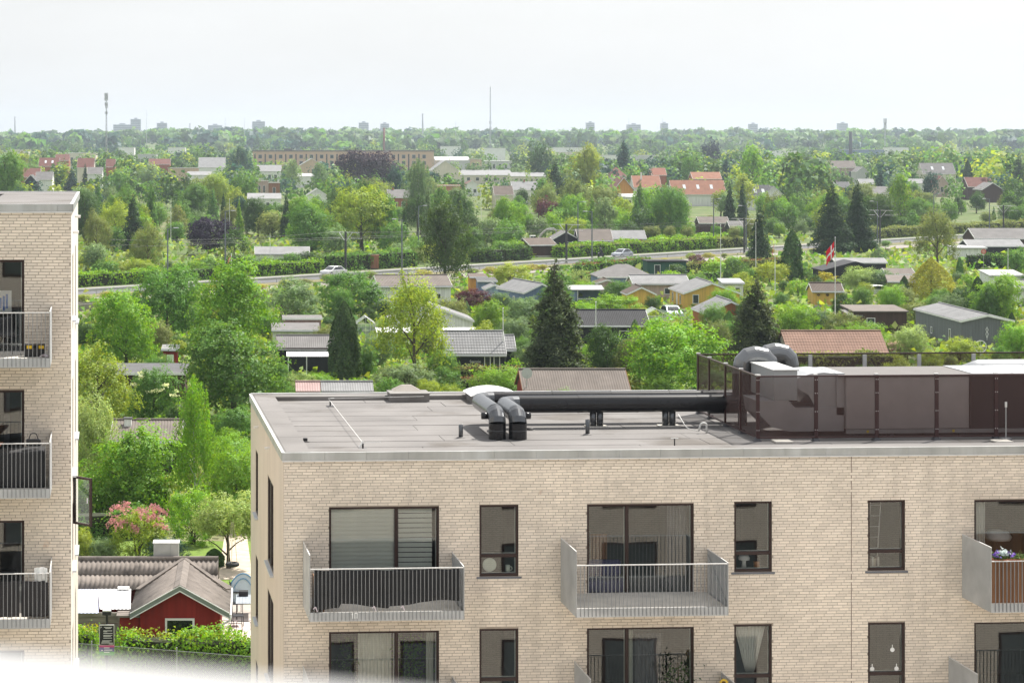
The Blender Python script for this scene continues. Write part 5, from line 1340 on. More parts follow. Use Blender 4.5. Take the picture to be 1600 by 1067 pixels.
rf = MB()
corr(rf, (lw, yR - .2, RE - .14), (lw, -.35, RE - .14), (xm, -.35, RR), (xm, yR, RR), .20, .05)
corr(rf, (rw, -.35, RE - .14), (rw, yR - .2, RE - .14), (xm, yR, RR), (xm, -.35, RR), .20, .05)
o = rf.build('wing_roof', ETN, rh, True); o.modifiers.new('s', 'SOLIDIFY').thickness = .02
rf = MB(); corr(rf, (X0m, yR - 1.45, RE - .05), (X1m, yR - 1.45, RE - .05), (X1m, yR, RR + .01), (X0m, yR, RR + .01), .20, .05, 2)
corr(rf, (X1m, yR + 1.75, RE - .2), (X0m, yR + 1.75, RE - .2), (X0m, yR, RR + .01), (X1m, yR, RR + .01), .18, .025)
o = rf.build('main_roof', ETN, rh, True); o.modifiers.new('s', 'SOLIDIFY').thickness = .02
MB().tube([(X0m, yR, RR + .05), (X1m, yR, RR + .05)], .1, 8).build('ridge_cap', ETN, rh)
MB().extrude([(xm - .24, -.4, RR - .06), (xm, -.4, RR + .07), (xm + .24, -.4, RR - .06)], (0, yR + .3, 0)).build('ridge_cap', ETN, rh)
for s_ in (-1, 1):                        # valley boards
    MB().extrude([(xm + s_ * .1, yR - .05, RR + .05), (xm + s_ * 1.95, yR - 1.75, RE + .05), (xm + s_ * 1.78, yR - 1.85, RE + .05), (xm - s_ * .02, yR - .2, RR + .05)], (0, 0, .05)).build('valley_board', ETN, rh)
fas = MB(); GFA = mat('grey_fascia', (.20, .235, .215), .7)
for (x_, s_) in ((lw, 1), (rw, -1)):
    fas.extrude([(x_, -.40, RE - .30), (xm, -.40, RR - .16), (xm, -.40, RR + .0), (x_, -.40, RE - .13)], (0, .045, 0))
fas.build('fascia', GFA, rh); fs2 = MB()
for (x_, s_) in ((lw, 1), (rw, -1)): fs2.extrude([(x_, -.43, RE - .345), (xm, -.43, RR - .205), (xm, -.43, RR - .165), (x_, -.43, RE - .305)], (0, .04, 0)); fs2.extrude([(x_, -.43, RE - .125), (xm, -.43, RR + .005), (xm, -.43, RR + .04), (x_, -.43, RE - .09)], (0, .04, 0))
fs2.build('bargeboard', TRIM, rh)
B(X1m - .02, X1m + .18, yR - 1.5, yR + .1, RE - .1, RE + .02).build('gable_flashing', TRIM, rh)
g_ = MB().tube([(rw + .03, yR - .4, RE - .18), (rw + .03, -.36, RE - .2)], .05, 8).build('gutter', TRIM, rh); MB().tube(bend([(rw + .03, -.34, RE - .22), (rw + .02, -.3, RE - .42), (xb + .06, -.1, RE - .62), (xb + .06, -.08, .1)], .1), .045, 8).build('downpipe', TRIM, rh, True)
wx0, wx1 = rl(258, RD), rl(304, RD); fm = MB()
fm.box(wx0, wx1, -.06, -.004, 1.52, 1.6); fm.box(wx0, wx0 + .08, -.06, -.004, .55, 1.52); fm.box(wx1 - .08, wx1, -.06, -.004, .55, 1.52); fm.box(wx0, wx1, -.061, -.004, .47, .5499)
wn = fm.build('window', TRIM, rh); B(wx0 + .08, wx1 - .08, -.03, -.006, .55, 1.52).build('pane', mat('black_pane', (.012, .016, .014), .06, spec=.8), wn)
# small red annexe with flat roof and the translucent lean-to roofs
ax0, ax1 = rl(187, RD + .2), rl(219, RD + .2) - .01
B(ax0, ax1, .15, 2.4, 0, 1.62).build('annexe', REDW, rh); B(ax0 - .12, ax1, .0, 2.4, 1.6205, 1.70).build('annexe_roof', ETN, rh)
pz0 = RE - .06
lt = MB(); corr(lt, (X0m, .35, 1.72), (rl(153, RD), .35, 1.72), (rl(153, 92.2), yR - 1.5, 1.99), (X0m, yR - 1.5, 1.99), .15, .02); o = lt.build('blue_tinted_lean_to_sheet', mat('bluish_sheet', (.60, .64, .80), .35, var=.05), rh); o.modifiers.new('s', 'SOLIDIFY').thickness = .01
lt = MB(); corr(lt, (rl(153, RD) + .01, .95, 1.75), (rl(204, RD + 1), .95, 1.75), (rl(205, 92.2), yR - 1.5, 2.0), (rl(153, 92.2) + .01, yR - 1.5, 2.0), .15, .02); o = lt.build('white_lean_to_sheet', mat('white_sheet', (.85, .85, .86), .35, var=.03), rh); o.modifiers.new('s', 'SOLIDIFY').thickness = .01
B(X0m, rl(204, RD), .55, .62, 1.55, 1.70).build('lean_to_beam', mat('grey_timber', (.30, .27, .24), .9, var=.25, scale=3, stretch=(.3, 4, 4)), rh)
for i in range(4): B(X0m, ax0 - .02, .7 + i * .006, .73 + i * .006, .25 + i * .33, .56 + i * .33).build('plank', MATS['grey_timber'], rh)
for x_ in (X0m + .1, X0m + 1.6, ax0 - .1): B(x_, x_ + .09, .56, .65, 0, 1.54).build('post', MATS['grey_timber'], rh)
bxx0, bxx1 = rl(240.5, 94.2), rl(279.5, 94.2); cb = bevel(B(bxx0, bxx1, yR + .25, yR + .95, RR - .5, RR + .62).build('roof_box', mat('box_sheet', (.46, .46, .45), .45, metal=.4, var=.08), rh), .015)
B(bxx0 - .03, bxx1 + .03, yR + .22, yR + .98, RR + .621, RR + .66).build('roof_box_lid', RAILTOP, rh); B((bxx0 + bxx1) / 2 + .16, (bxx0 + bxx1) / 2 + .2, yR + .235, yR + .2495, RR - .4, RR + .6).build('seam', GALV, rh)
fl2 = MB().box(rl(185, 92.4), rl(203, 92.4), yR - 1.75, yR - 1.5, 2.02, 2.12).build('flashing', TRIM, rh)
keep(119, 358, 850, 985, RD)

# ---- garden round it
lawn = MB(); 
lp_ = [PZ(60, 872, .012), PZ(420, 872, .012), PZ(420, 858, .012), PZ(60, 858, .012)]
struct('lawn', MB().add([PZ(100, 930, .010), PZ(430, 930, .010), PZ(430, 845, .010), PZ(100, 845, .010)], [(0, 1, 2, 3)]), mat('mown_grass', (.13, .20, .03), .95, var=.25, scale=3))
pt = []
tile_m = [mat('paver_%d' % i, c_, .9, var=.1, scale=6) for i, c_ in enumerate(((.55, .48, .43), (.60, .54, .49), (.50, .45, .41)))]
pat = struct('patio', MB().add([PZ(335, 1040, .014), PZ(440, 1040, .014), PZ(440, 944, .014), PZ(335, 944, .014)], [(0, 1, 2, 3)]), mat('patio_joint', (.38, .34, .30), .95)); 
pr_ = random.Random(2)
base = PZ(336, 1035, .014); pax = cw(1, 0); pay = cw(0, 1)
pv_m = [bevel_box(0, .47, -.0, .47, 0, .02, m_, .003) for m_ in tile_m]
for m_ in range(3):
    mb = MB(); mb.box(0, .48, 0, .48, 0, .022); pv_m[m_] = mb.mesh('paving_slab', tile_m[m_])
for i in range(6):
    for j in range(16):
        p = base + pax * (i * .5) + pay * (j * .5); ob('paving_slab', pv_m[pr_.randrange(3)], pat, (p.x, p.y, .0145 + pr_.uniform(0, .004)), -YAW)
struct('earth_path', MB().add([PZ(340, 905, .016), PZ(395, 905, .016), PZ(385, 830, .016), PZ(352, 830, .016)], [(0, 1, 2, 3)]), mat('trodden_earth', (.50, .42, .33), .95, var=.2, scale=2))
BAR = mat('metal_black', (.02, .02, .022), .45)
def outline_chair(u, v, rz, lab):
    t = thing('patio_chair', lab, 'chair', PZ(u, v), rz, 'black chairs at the patio table')
    for sx in (-.22, .22):
        MB().tube([(sx, -.22, 0), (sx, -.22, .45)], .014, 6).build('leg', BAR, t); MB().tube([(sx, .22, 0), (sx, .22, .45), (sx, .28, .92)], .014, 6).build('leg', BAR, t)
    B(-.23, .23, -.23, .23, .445, .47).build('seat', BAR, t)
    for i in range(5): B(-.2, .2, .23 + i * .012, .245 + i * .012, .52 + i * .085, .57 + i * .085).build('back_slat', BAR, t)
outline_chair(371, 978, math.radians(95), 'black patio chair at the left end of the grey table, front one'); outline_chair(370, 958, math.radians(95), 'black patio chair at the left end of the grey table, middle one'); outline_chair(369, 940, math.radians(95), 'black patio chair at the left end of the grey table, rear one')
t = thing('patio_table', 'grey slatted patio table beside the red house', 'table', PZ(384, 962), -YAW)
for i in range(6): B(-.42 + i * .142, -.285 + i * .142, -.95, .95, .71, .735).build('table_board', mat('grey_board', (.30, .33, .36), .6), t)
for sx in (-.38, .38):
    for sy in (-.85, .85): B(sx - .025, sx + .025, sy - .025, sy + .025, 0, .7095).build('leg', BAR, t)
bevel(B(-.3, .1, .5, .9, .736, .95).build('tray', BAR, t), .02)
# play tent, tyre swing, hoop stands
t = thing('pop_up_tent', 'pale blue pop-up tent on the lawn beside the patio', 'tent', PZ(380, 936), -YAW)
TEN = mat('tent_pale_blue', (.58, .70, .78), .7, var=.06); TEB = mat('tent_blue', (.15, .35, .55), .7)
MB().grid(lambda a, b: (-.75 + 1.5 * a, -.6 + 1.3 * b, 1.25 * math.sin(math.pi * a) ** .55 * (1 - .25 * b)), 16, 6).build('canopy', TEN, t, True)
MB().grid(lambda a, b: (-.75 + 1.5 * a, -.6, 1.25 * math.sin(math.pi * a) ** .55 * b), 16, 1).build('front', TEN, t)
MB().tube([(-.78 + 1.56 * i / 16, -.62, 1.27 * max(math.sin(math.pi * i / 16), 0) ** .55) for i in range(17)], .03, 6).build('trim', TEB, t)
MB().tube([(-.55 + 1.1 * i / 12, -.63, 1.05 * max(math.sin(math.pi * i / 12), 0) ** .55) for i in range(13)], .02, 6).build('door_zip', TEB, t)
t = thing('tyre_swing', 'black tyre swing hanging by ropes over the lawn', 'swing', PZ(363, 902, 0), -YAW)
tor = MB()
for i in range(20):
    for j in range(8):
        a, b = i * 2 * math.pi / 20, j * 2 * math.pi / 8; tor.v.append(((.24 + .095 * math.cos(b)) * math.cos(a), (.24 + .095 * math.cos(b)) * math.sin(a), .62 + .095 * math.sin(b)))
for i in range(20):
    for j in range(8): tor.f.append((i * 8 + j, ((i + 1) % 20) * 8 + j, ((i + 1) % 20) * 8 + (j + 1) % 8, i * 8 + (j + 1) % 8))
tor.build('tyre', mat('rubber', (.02, .02, .022), .7), t, True)
for a in (0.4, 2.5, 4.6): MB().tube([(.24 * math.cos(a), .24 * math.sin(a), .7), (.05 * math.cos(a), .05 * math.sin(a), 2.6)], .012, 5).build('rope', mat('rope', (.45, .38, .28), .9), t)
t = thing('bicycle_hoops', 'low black tube hoops on the paving by the red house', 'bike stand', PZ(360, 985), -YAW)
for dx, dy in ((-.45, .2), (.25, 0), (-.1, -.3)): MB().tube(bend([(dx, dy, 0), (dx, dy, .38), (dx + .6, dy, .38), (dx + .6, dy, 0)], .08), .014, 6).build('hoop', BAR, t)

# ---- front hedges, chain link fence and the parking sign
hedge(191, 1052, 412, 1062, 1.5, 1.1, 'bright green', 'bright clipped hedge behind the chain link fence by the red house', tip='yellow green'); hedge(96, 1050, 152, 1050, 1.6, 1.0, 'bright green', 'short clipped hedge left of the parking sign', tip='golden green')
FD0, FD1 = 82.5, 80.0
f0, f1 = W(96, FD0), W(420, FD1); fd = f1 - f0; fl_ = fd.length
t = thing('chain_link_fence', 'galvanised chain link fence in front of the clipped hedge', 'fence', f0, math.atan2(fd.y, fd.x))
FH = 1.62
zt_ = ZD(1012, 81.5); FH = zt_
nP = [ (u - 96) / (420 - 96) * fl_ for u in (144.5, 278.5, 412)]
pm_ = MB().tube([(0, 0, 0), (0, 0, FH + .12)], .028, 8).mesh('post', GALV)
for x in nP: ob('post', pm_, t, (x, 0, 0))
MB().tube([(0, -.03, FH), (fl_, -.03, FH)], .012, 5).build('top_wire', GALV, t); MB().tube([(0, -.03, FH - 1.05), (fl_, -.03, FH - 1.05)], .008, 5).build('middle_wire', GALV, t)
net = MB(); sp_ = .075; r_ = .0022
x = -FH
def bar2(a, b):
    a, b = Vector(a), Vector(b); o_ = Vector((0, .0025, 0)); d_ = (b - a).normalized(); n__ = Vector((-d_.z, 0, d_.x)) * .0034
    net.add([a - n__, b - n__, b + n__, a + n__], [(0, 1, 2, 3)])
while x < fl_:
    for s_ in (0, 1):
        xs, xe = (x, x + FH) if not s_ else (x + FH, x)
        za, zb2 = .03, FH
        a, b = Vector((xs, -.035 - .004 * s_, za)), Vector((xe, -.035 - .004 * s_, zb2))
        lo_, hi_ = min(a.x, b.x), max(a.x, b.x)
        if hi_ <= 0 or lo_ >= fl_: continue
        def cl(p, q):
            if p.x < 0: p = p + (q - p) * ((0 - p.x) / (q.x - p.x))
            if p.x > fl_: p = p + (q - p) * ((fl_ - p.x) / (q.x - p.x))
            return p
        bar2(cl(a, b), cl(b, a))
    x += sp_
net.build('mesh', GALV, t)
t = thing('parking_sign', 'black parking rules sign with pink and green strip on a lamp post', 'sign', W(167, 81.3), -YAW)
s81 = 81.3 / FPX
zz = lambda v: ZD(v, 81.3)
MB().tube([(0, 0, 0), (0, 0, zz(958))], .045, 10).build('post', BAR, t); bevel(B(-.16, .16, -.13, .13, zz(960), zz(954)).build('lamp_head', BAR, t), .015); B(-.15, .15, -.12, .12, zz(954) + .001, zz(953) + .012).build('lamp_top', RAILTOP, t)
w2 = 23.5 / 2 * s81
bevel(B(-w2, w2, -.075, -.055, zz(1007), zz(974.5)).build('rim', RAILTOP, t), .01)
sg = B(-w2 + .02, w2 - .02, -.082, -.0755, zz(1006), zz(976)).build('sign_face', mat('sign_black', (.018, .018, .02), .5), t)
sw = mat('sign_white', (.72, .72, .72), .6)
def txt(s, size, loc, parent, m, name='lettering', rx=math.pi / 2, rzz=0, align='LEFT', ext=.002):
    cu = bpy.data.curves.new(name, 'FONT'); cu.body = s; cu.size = size; cu.extrude = ext; cu.align_x = align
    tmp = bpy.data.objects.new(name, cu); COL.objects.link(tmp)
    me = bpy.data.meshes.new_from_object(tmp.evaluated_get(bpy.context.evaluated_depsgraph_get())); COL.objects.unlink(tmp); bpy.data.objects.remove(tmp)
    me.materials.clear(); me.materials.append(m); o = ob(name, me, parent, loc); o.rotation_euler = (rx, 0, rzz); return o
txt('P', .10, (-w2 + .04, -.083, zz(980.5)), t, sw)
for i, (a_, b_, v_) in enumerate(((-.10, .19, 978.5), (-.05, .16, 980.2), (-.12, .20, 984), (-.12, .02, 985.5), (-.12, .21, 988), (-.12, .20, 991), (-.12, .15, 992.6), (-.12, .19, 995.3), (-.16, .18, 999.5), (-.18, .10, 1001.2), (-.2, .22, 1003), (.08, .22, 1004.6))):
    B(a_, b_, -.086, -.0825, zz(v_ + .55), zz(v_ - .25)).build('print_line', sw, t)
for nm, c_, va, vb_ in (('pink_strip', (.55, .10, .25), 1006.8, 1010), ('violet_strip', (.16, .12, .30), 1010, 1016.5), ('green_strip', (.15, .42, .12), 1016.5, 1022.5)):
    B(-w2, w2, -.08, -.06, zz(vb_) + .0005, zz(va) - .0005).build(nm, mat(nm, c_, .5), t)
for a_, b_, v_ in ((-.1, .1, 1010.6), (-.09, .12, 1014), (.12, .2, 1014), (-.2, -.14, 1014.5), (-.1, .1, 1017.6)): B(a_, b_, -.083, -.0805, zz(v_ + .8), zz(v_ - .5)).build('print_line', sw, t)
keep(155, 180, 953, 1024, 81)

# ---- allotment houses, nearest first
house('grey felt shed with white edge half hidden by trees behind the left block', 150, 292, 585, 2.4, 7.0, 0, 'flat', 'dark brown', 'dark grey', wins=(('f', 1.0, 1.0, .9, .8),), name='flat_roof_shed', cat='shed')
house('brown roofed shed with white roof box among the left shrubs', 172, 284, 690, 2.3, 5.5, .75, 'gable', 'black', 'brown grey', wins=(('f', 1.2, 1.0, .8, .7),), chim=(-1.2, 2.0, .35, 'white'), cat='shed', name='garden_shed')
house('tiny red hut with white corner post beside the grey felt shed', 252, 280, 547, 2.2, 2.2, .1, 'mono', 'red', 'light grey', door=('f', 0, .6, 1.8, 'white'), name='garden_hut', cat='hut')
house('dark open fronted shed with grey roof left of the cypress', 432, 524, 545, 2.45, 4.5, .75, 'gable', 'black', 'grey', trim='dark brown', name='garden_shed', cat='shed')
t = thing('veranda_canopy', 'white corrugated canopy in front of the dark shed by the cypress', 'canopy', W(484, DZ(557, 2.1)), -YAW)
cm = MB(); corr(cm, (-1.95, 0, 2.1), (1.95, 0, 2.1), (1.95, 1.6, 2.35), (-1.95, 1.6, 2.35), .15, .02); cm.build('sheet', MATS['white_sheet'], t).modifiers.new('s', 'SOLIDIFY').thickness = .01
for x_ in (-1.85, -.3, 1.8): B(x_, x_ + .08, .05, .13, 0, 2.08).build('post', TRIM, t)
keep(448, 520, 545, 574, DZ(557, 2.1))
bh = house('black wooden house with grey tiled roof and white script on its front', 690, 791, 553, 2.2, 4.6, 1.55, 'gable', 'black', 'light grey', tile=2, trim=True, wins=(('f', 1.15, .5, .55, 1.5), ('f', 1.95, .5, .55, 1.5)), keepv=574)
txt('Sternie', .34, (.12, -.03, 1.42), bh, sw, 'lettering', align='CENTER')
house('small black annexe with grey tiled roof right of the lettered house', 788, 806, 546, 2.1, 3, .9, 'gable', 'black', 'light grey', tile=2, name='garden_shed', cat='shed')
house('long low shed with brown felt roof and satellite dish behind the roof', 816, 985, 611, 2.1, 4.6, 1.15, 'gable', 'red', 'brown grey', trim='rust', name='garden_shed', cat='shed', keepv=613)
p = W(823, DZ(611, 2.1) + .4)
t = thing('satellite_dish', 'grey satellite dish on a pole at the brown roof gable', 'satellite dish', p, -YAW)
MB().tube([(0, 0, 0), (0, 0, 3.15)], .03, 8).build('pole', GALV, t); MB().tube([(0, -.12, 3.38), (0, -.10, 3.38), (0, -.04, 3.38)], [.40, .36, .06], 24).build('dish', mat('dish_grey', (.5, .5, .5), .6), t); MB().tube([(0, -.1, 3.1), (0, -.45, 3.25)], .015, 5).build('feed_arm', GALV, t); B(-.05, .05, -.5, -.42, 3.2, 3.3).build('receiver', GALV, t)
house('shed with pale red corrugated roof just behind the roof edge', 462, 501, 613, 2.3, 2.6, .42, 'gable', 'white', 'pale pink', tile=1, trim=False, name='garden_shed', cat='shed'); house('shed with blue grey corrugated roof just behind the roof edge', 502, 584, 613, 2.25, 2.6, .42, 'gable', 'white', 'light grey', tile=1, trim=False, name='garden_shed', cat='shed')
house('long house with pantile roof right behind the plant screen', 1230, 1388, 552, 2.2, 4.8, 1.5, 'gable', 'cream', 'pale tile', tile=2, trim=False, keepv=556)
house('mauve flat shed with white edge left of the greenhouse', 441, 504, 499, 2.45, 3.5, 0, 'flat', 'mauve', 'grey', name='flat_roof_shed', cat='shed'); house('low shed with grey sloping roof in front of the mauve shed', 424, 500, 517, 1.9, 3.0, .35, 'mono', 'white', 'grey', name='garden_shed', cat='shed')
def greenhouse(label, u0, u1, v, eh, depth, rise, kind='end'):
    D = DZ(v, 0.0); w = (u1 - u0) * D / FPX; t = thing('greenhouse', label, 'greenhouse', W((u0 + u1) / 2, D), -YAW)
    fm = MB(); X = w / 2
    for (x, y) in ((-X, 0), (X, 0), (-X, depth), (X, depth)): fm.box(x - .03, x + .03, y - .03, y + .03, 0, eh)
    for y in np.linspace(0, depth, 4):
        fm.tube([(-X, y, eh), (0, y, eh + rise), (X, y, eh)], .025, 5)
    for x, z in ((-X, eh), (X, eh), (0, eh + rise)): fm.tube([(x, 0, z), (x, depth, z)], .028, 5)
    for x in np.linspace(-X, X, 5)[1:-1]: fm.tube([(x, 0, 0), (x, 0, eh + rise * (1 - abs(x) / X))], .018, 5)
    for z in (.7, eh): fm.tube([(-X, 0, z), (X, 0, z)], .018, 5)
    fm.build('frame', RAILTOP, t); gl = seethrough('greenhouse_glass', (.55, .62, .62), .45, .1)
    q = lambda *p: MB().add(p, [(0, 1, 2, 3)]).build('pane', gl, t)
    q((-X, 0, eh), (-X, depth, eh), (0, depth, eh + rise), (0, 0, eh + rise)); q((X, 0, eh), (0, 0, eh + rise), (0, depth, eh + rise), (X, depth, eh)); q((-X, 0, 0), (-X, depth, 0), (-X, depth, eh), (-X, 0, eh)); q((-X, 0, 0), (X, 0, 0), (X, 0, eh), (-X, 0, eh)); q((X, 0, 0), (X, depth, 0), (X, depth, eh), (X, 0, eh))
    keep(u0, u1, v - (eh + rise) * FPX / D, v, D); return t
greenhouse('little glass greenhouse with yellow pots left of the white canopy', 557, 586, 527, 1.4, 2.6, .7)
greenhouse('pale greenhouse at the right end of the long dark roof', 1004, 1046, 516, 1.5, 2.8, .8)
house('white gabled house behind the pale slender tree', 610, 741, 503, 2.25, 6, 1.45, 'end', 'white', 'light grey', keepv=508)
t = thing('patio_awning', 'wide white flat awning in front of the white gabled house', 'awning', W(667, DZ(519, 2.1)), -YAW)
aw = (746 - 588) * DZ(519, 2.1) / FPX / 2; MB().slab((-aw, 0, 2.1), (aw, 0, 2.1), (aw, 1.8, 2.4), (-aw, 1.8, 2.4), .06).build('sheet', MATS['white_sheet'], t)
for x_ in (-aw + .1, -aw * .3, aw * .3, aw - .1): B(x_ - .04, x_ + .04, .06, .14, 0, 2.02).build('post', TRIM, t)
keep(680, 746, 506, 520, DZ(519, 2.1))
house('long low house with dark felt roof and white gutter behind the spruce', 886, 1016, 509, 2.2, 5.4, 1.15, 'gable', 'black', 'black', wins=(('f', 1.5, .8, 1.0, .9),), keepv=514)
house('big grey metal shed with light roof and white ornament at the right', 1420, 1583, 503, 2.75, 15, .55, 'end', 'grey', 'light grey', L=5.3, name='metal_shed', cat='shed', D=217, free=False, wins=(('l', 3.5, .7, .6, 1.1), ('l', 9.5, .8, .5, .7)))
gs = bpy.data.objects['metal_shed']; gs.location = W(1542, 217.3)
rib = B(-.02, .02, -.02, -.002, 0.05, 2.7).mesh('sheet_rib', wallm('grey'))
for i in range(21): ob('sheet_rib', rib, gs, (-2.4 + i * .24, 0, 0))
orn = MB()
for s_ in (-1, 1): orn.tube([(s_ * .02, -.04, .0 + 1.2), (s_ * .14, -.04, 1.6), (s_ * .03, -.04, 1.75), (s_ * .13, -.04, 2.0), (s_ * .02, -.04, 2.2)], .022, 6)
orn.tube([(0, -.04, .95), (0, -.04, 2.3)], .02, 6); orn.build('wall_ornament', TRIM, gs)
keep(1416, 1584, 480, 547, 218)
t = thing('white_wheel', 'white spoked wheel leaning behind the plant screen below the grey shed', 'wheel', W(1532, 207, 0), -YAW)
MB().tube([(.55 * math.cos(i * .2618), 0, .55 + .55 * math.sin(i * .2618) + .75) for i in range(25)], .04, 6).build('rim', TRIM, t)
for i in range(4): MB().tube([(.53 * math.cos(i * .785), 0, 1.3 + .53 * math.sin(i * .785)), (-.53 * math.cos(i * .785), 0, 1.3 - .53 * math.sin(i * .785))], .015, 5).build('spoke', TRIM, t)
B(-.05, .05, -.03, .03, 0, .78).build('stand', TRIM, t)
house('weathered flat roofed shed left of the grey metal shed', 1332, 1419, 488, 2.2, 5, .25, 'mono', 'dark brown', 'brown grey', trim=False, wins=(('f', -1, .8, .9, .8),), name='flat_roof_shed', cat='shed'); house('little orange wooden hut left of the weathered shed', 1322, 1347, 492, 1.9, 2, .2, 'mono', 'orange brown', 'grey', door=('f', 0, .6, 1.6, 'rust'), name='garden_hut', cat='hut')
house('yellow wooden house with white gable boards and grey roof', 1030, 1158, 460, 2.05, 9, 1.2, 'end', 'yellow', 'light grey', tile=1, wins=(('f', -1.9, .9, .75, 1.1), ('l', 2.2, .7, .8, 1.1), ('l', 7.0, .7, .8, 1.1)), door=('l', 4.3, .8, 1.9, 'white'), L=6.9, D=266, free=False)
yh = [o for o in bpy.data.objects if o.get('label', '').startswith('yellow wooden house')][0]; yh.location = W(1112, 266.3)
for x_, z_ in ((.2, 1.1), (.75, 1.05), (1.2, 1.12)):
    MB().lathe([(.16, 0), (.12, .1), (.16, .2)], 8, (x_, -.12, z_)).build('hanging_pot', mat('pot_brown', (.2, .1, .05), .8), yh)
keep(1034, 1158, 434, 488, 266)
house('orange brown house with pale sloping roof left of the right spruce', 1085, 1175, 491, 2.0, 7, 1.25, 'end', 'orange brown', 'light grey', L=5.6, D=236, free=False)
oh = [o for o in bpy.data.objects if o.get('label', '').startswith('orange brown house')][0]; oh.location = W(1142, 236.3)
MB().tube(bend([(-2.85, -.25, 1.8), (-2.6, -.1, 1.4), (-2.45, -.06, .1)], .15), .05, 6).build('downpipe', TRIM, oh); keep(1075, 1145, 462, 508, 236)
house('blue house with grey roof left of the tall spruce', 770, 850, 452, 2.3, 9, 1.0, 'end', 'blue', 'light grey', L=4.6, D=266, wins=(('l', 1.2, .8, .7, 1.0), ('l', 3.4, .8, .7, 1.0), ('l', 5.6, .8, .7, 1.0)), free=False)
b_ = [o for o in bpy.data.objects if o.get('label', '').startswith('blue house with grey roof left')][0]; b_.location = W(846, 264); b_.rotation_euler.z += math.radians(14); keep(798, 838, 432, 482, 264)
t = thing('garden_pavilion', 'open blue pavilion with white flat roof right of the tall spruce', 'pavilion', W(917, DZ(477)), -YAW)
D_ = DZ(477); X_ = 27 * D_ / FPX
BLU = wallm('blue')
MB().slab((-X_ - .1, -.3, 1.95), (X_ + .1, -.3, 1.95), (X_ + .1, 2.8, 2.3), (-X_ - .1, 2.8, 2.3), .1).build('roof', roofm('white'), t); B(-X_, X_, 2.3, 2.4, 0, 2.1).build('wall', BLU, t); B(-X_, -X_ + .9, 0, .08, 0, 1.83).build('wall', BLU, t)
for x_ in (-X_ + .95, X_ - .5, X_ - .08): B(x_, x_ + .08, -.1, -.02, 0, 1.84).build('post', TRIM, t)
B(-X_ + .95, X_, -.09, -.03, .75, .83).build('rail', TRIM, t)
keep(890, 944, 446, 476, D_)
house('blue house with grey hipped roof below the hedge by the road', 933, 1024, 434, 2.2, 6.5, 1.5, 'hip', 'blue', 'grey', wins=(('f', 1.4, .8, .9, .9),))
house('small brown gabled hut in front of the hipped blue house', 931, 966, 444, 1.8, 3, .45, 'end', 'pinkish', 'brown', name='garden_hut', cat='hut'); house('pinkish house with grey roof left of the yellow house', 988, 1078, 444, 2.2, 5, .8, 'gable', 'pinkish', 'light grey', wins=(('f', .8, .9, .8, .8),))
house('tiny yellow hut with brown gable roof left of the yellow house', 976, 1028, 461, 1.9, 4, .8, 'end', 'yellow', 'brown', L=3.6, name='garden_hut', cat='hut'); house('white garden hut with windows behind the yellow house', 1127, 1163, 443, 2.2, 2.5, .3, 'mono', 'white', 'white', wins=(('f', -.7, .9, .7, .8), ('f', .6, .9, .7, .8)), name='garden_hut', cat='hut')
house('white house with low grey roof behind the pale slender tree top', 590, 707, 448, 2.45, 7, 1.0, 'gable', 'white', 'brown grey', wins=(('f', 2.9, .9, .6, .7),), rot=5, keepv=474)
house('small orange shed beside the big willow', 733, 762, 434, 2.2, 3, .2, 'mono', 'orange', 'brown', name='garden_hut', cat='hut'); house('little blue gabled hut right of the maroon shrub', 757, 788, 453, 1.8, 3, .5, 'end', 'pale blue', 'light grey', wins=(('f', 0, .6, .6, .7),), name='garden_hut', cat='hut'); house('dark blue flat hut behind the little gabled hut', 745, 777, 440, 2.0, 2.5, .2, 'mono', 'blue', 'dark grey', name='garden_hut', cat='hut')
house('dark green flat roofed shed with white framed windows near the road', 1010, 1074, 409, 2.45, 4, 0, 'flat', 'green', 'black', trim='black', wins=(('f', -1.4, .3, .9, 1.7), ('f', .7, .8, .7, 1.2), ('f', 1.6, .8, .7, 1.2)), name='flat_roof_shed', cat='shed', keepv=425)
house('black house with broad dark gable behind the flagpole', 1285, 1388, 424, 2.0, 6, 1.2, 'end', 'black', 'black', trim='black', wins=(('f', 1.6, .8, .8, .8),)); house('house with pale grey roof edge behind the black gabled house', 1305, 1386, 411, 2.1, 4, .5, 'gable', 'black', 'light grey')
house('dark red shed with grey sloping roof right of the black house', 1387, 1432, 441, 2.0, 4, .5, 'mono', 'dark brown', 'brown grey', rot=-12, name='garden_shed', cat='shed'); house('dark blue shed with brown roof behind the dark red shed', 1384, 1430, 429, 2.0, 3.5, .6, 'gable', 'blue', 'brown grey', name='garden_shed', cat='shed')
ys = house('small mustard yellow shed with brown roof left of the flag', 1268, 1318, 455, 1.95, 2.6, .75, 'gable', 'yellow', 'brown', name='garden_shed', cat='shed', keepv=477)
for i, x_ in enumerate((-1.1, 0, 1.2)): 
    MB().tube([(x_ + .0, -.04, 1.35), (x_ + .16, -.04, 1.5), (x_ + .08, -.04, 1.6), (x_, -.04, 1.53), (x_ - .08, -.04, 1.6), (x_ - .16, -.04, 1.5), (x_, -.04, 1.35)], .05 if i != 1 else .07, 6).build('heart_ornament' if i != 1 else 'wreath', wallm('dark brown'), ys)
house('low shed with white roof at the far right edge', 1544, 1600, 431, 2.2, 4, .4, 'mono', 'white', 'white', name='garden_shed', cat='shed'); house('pale grey corrugated roof shed cut by the right edge', 1580, 1640, 452, 2.2, 4, .8, 'gable', 'white', 'light grey', tile=1, name='garden_shed', cat='shed')
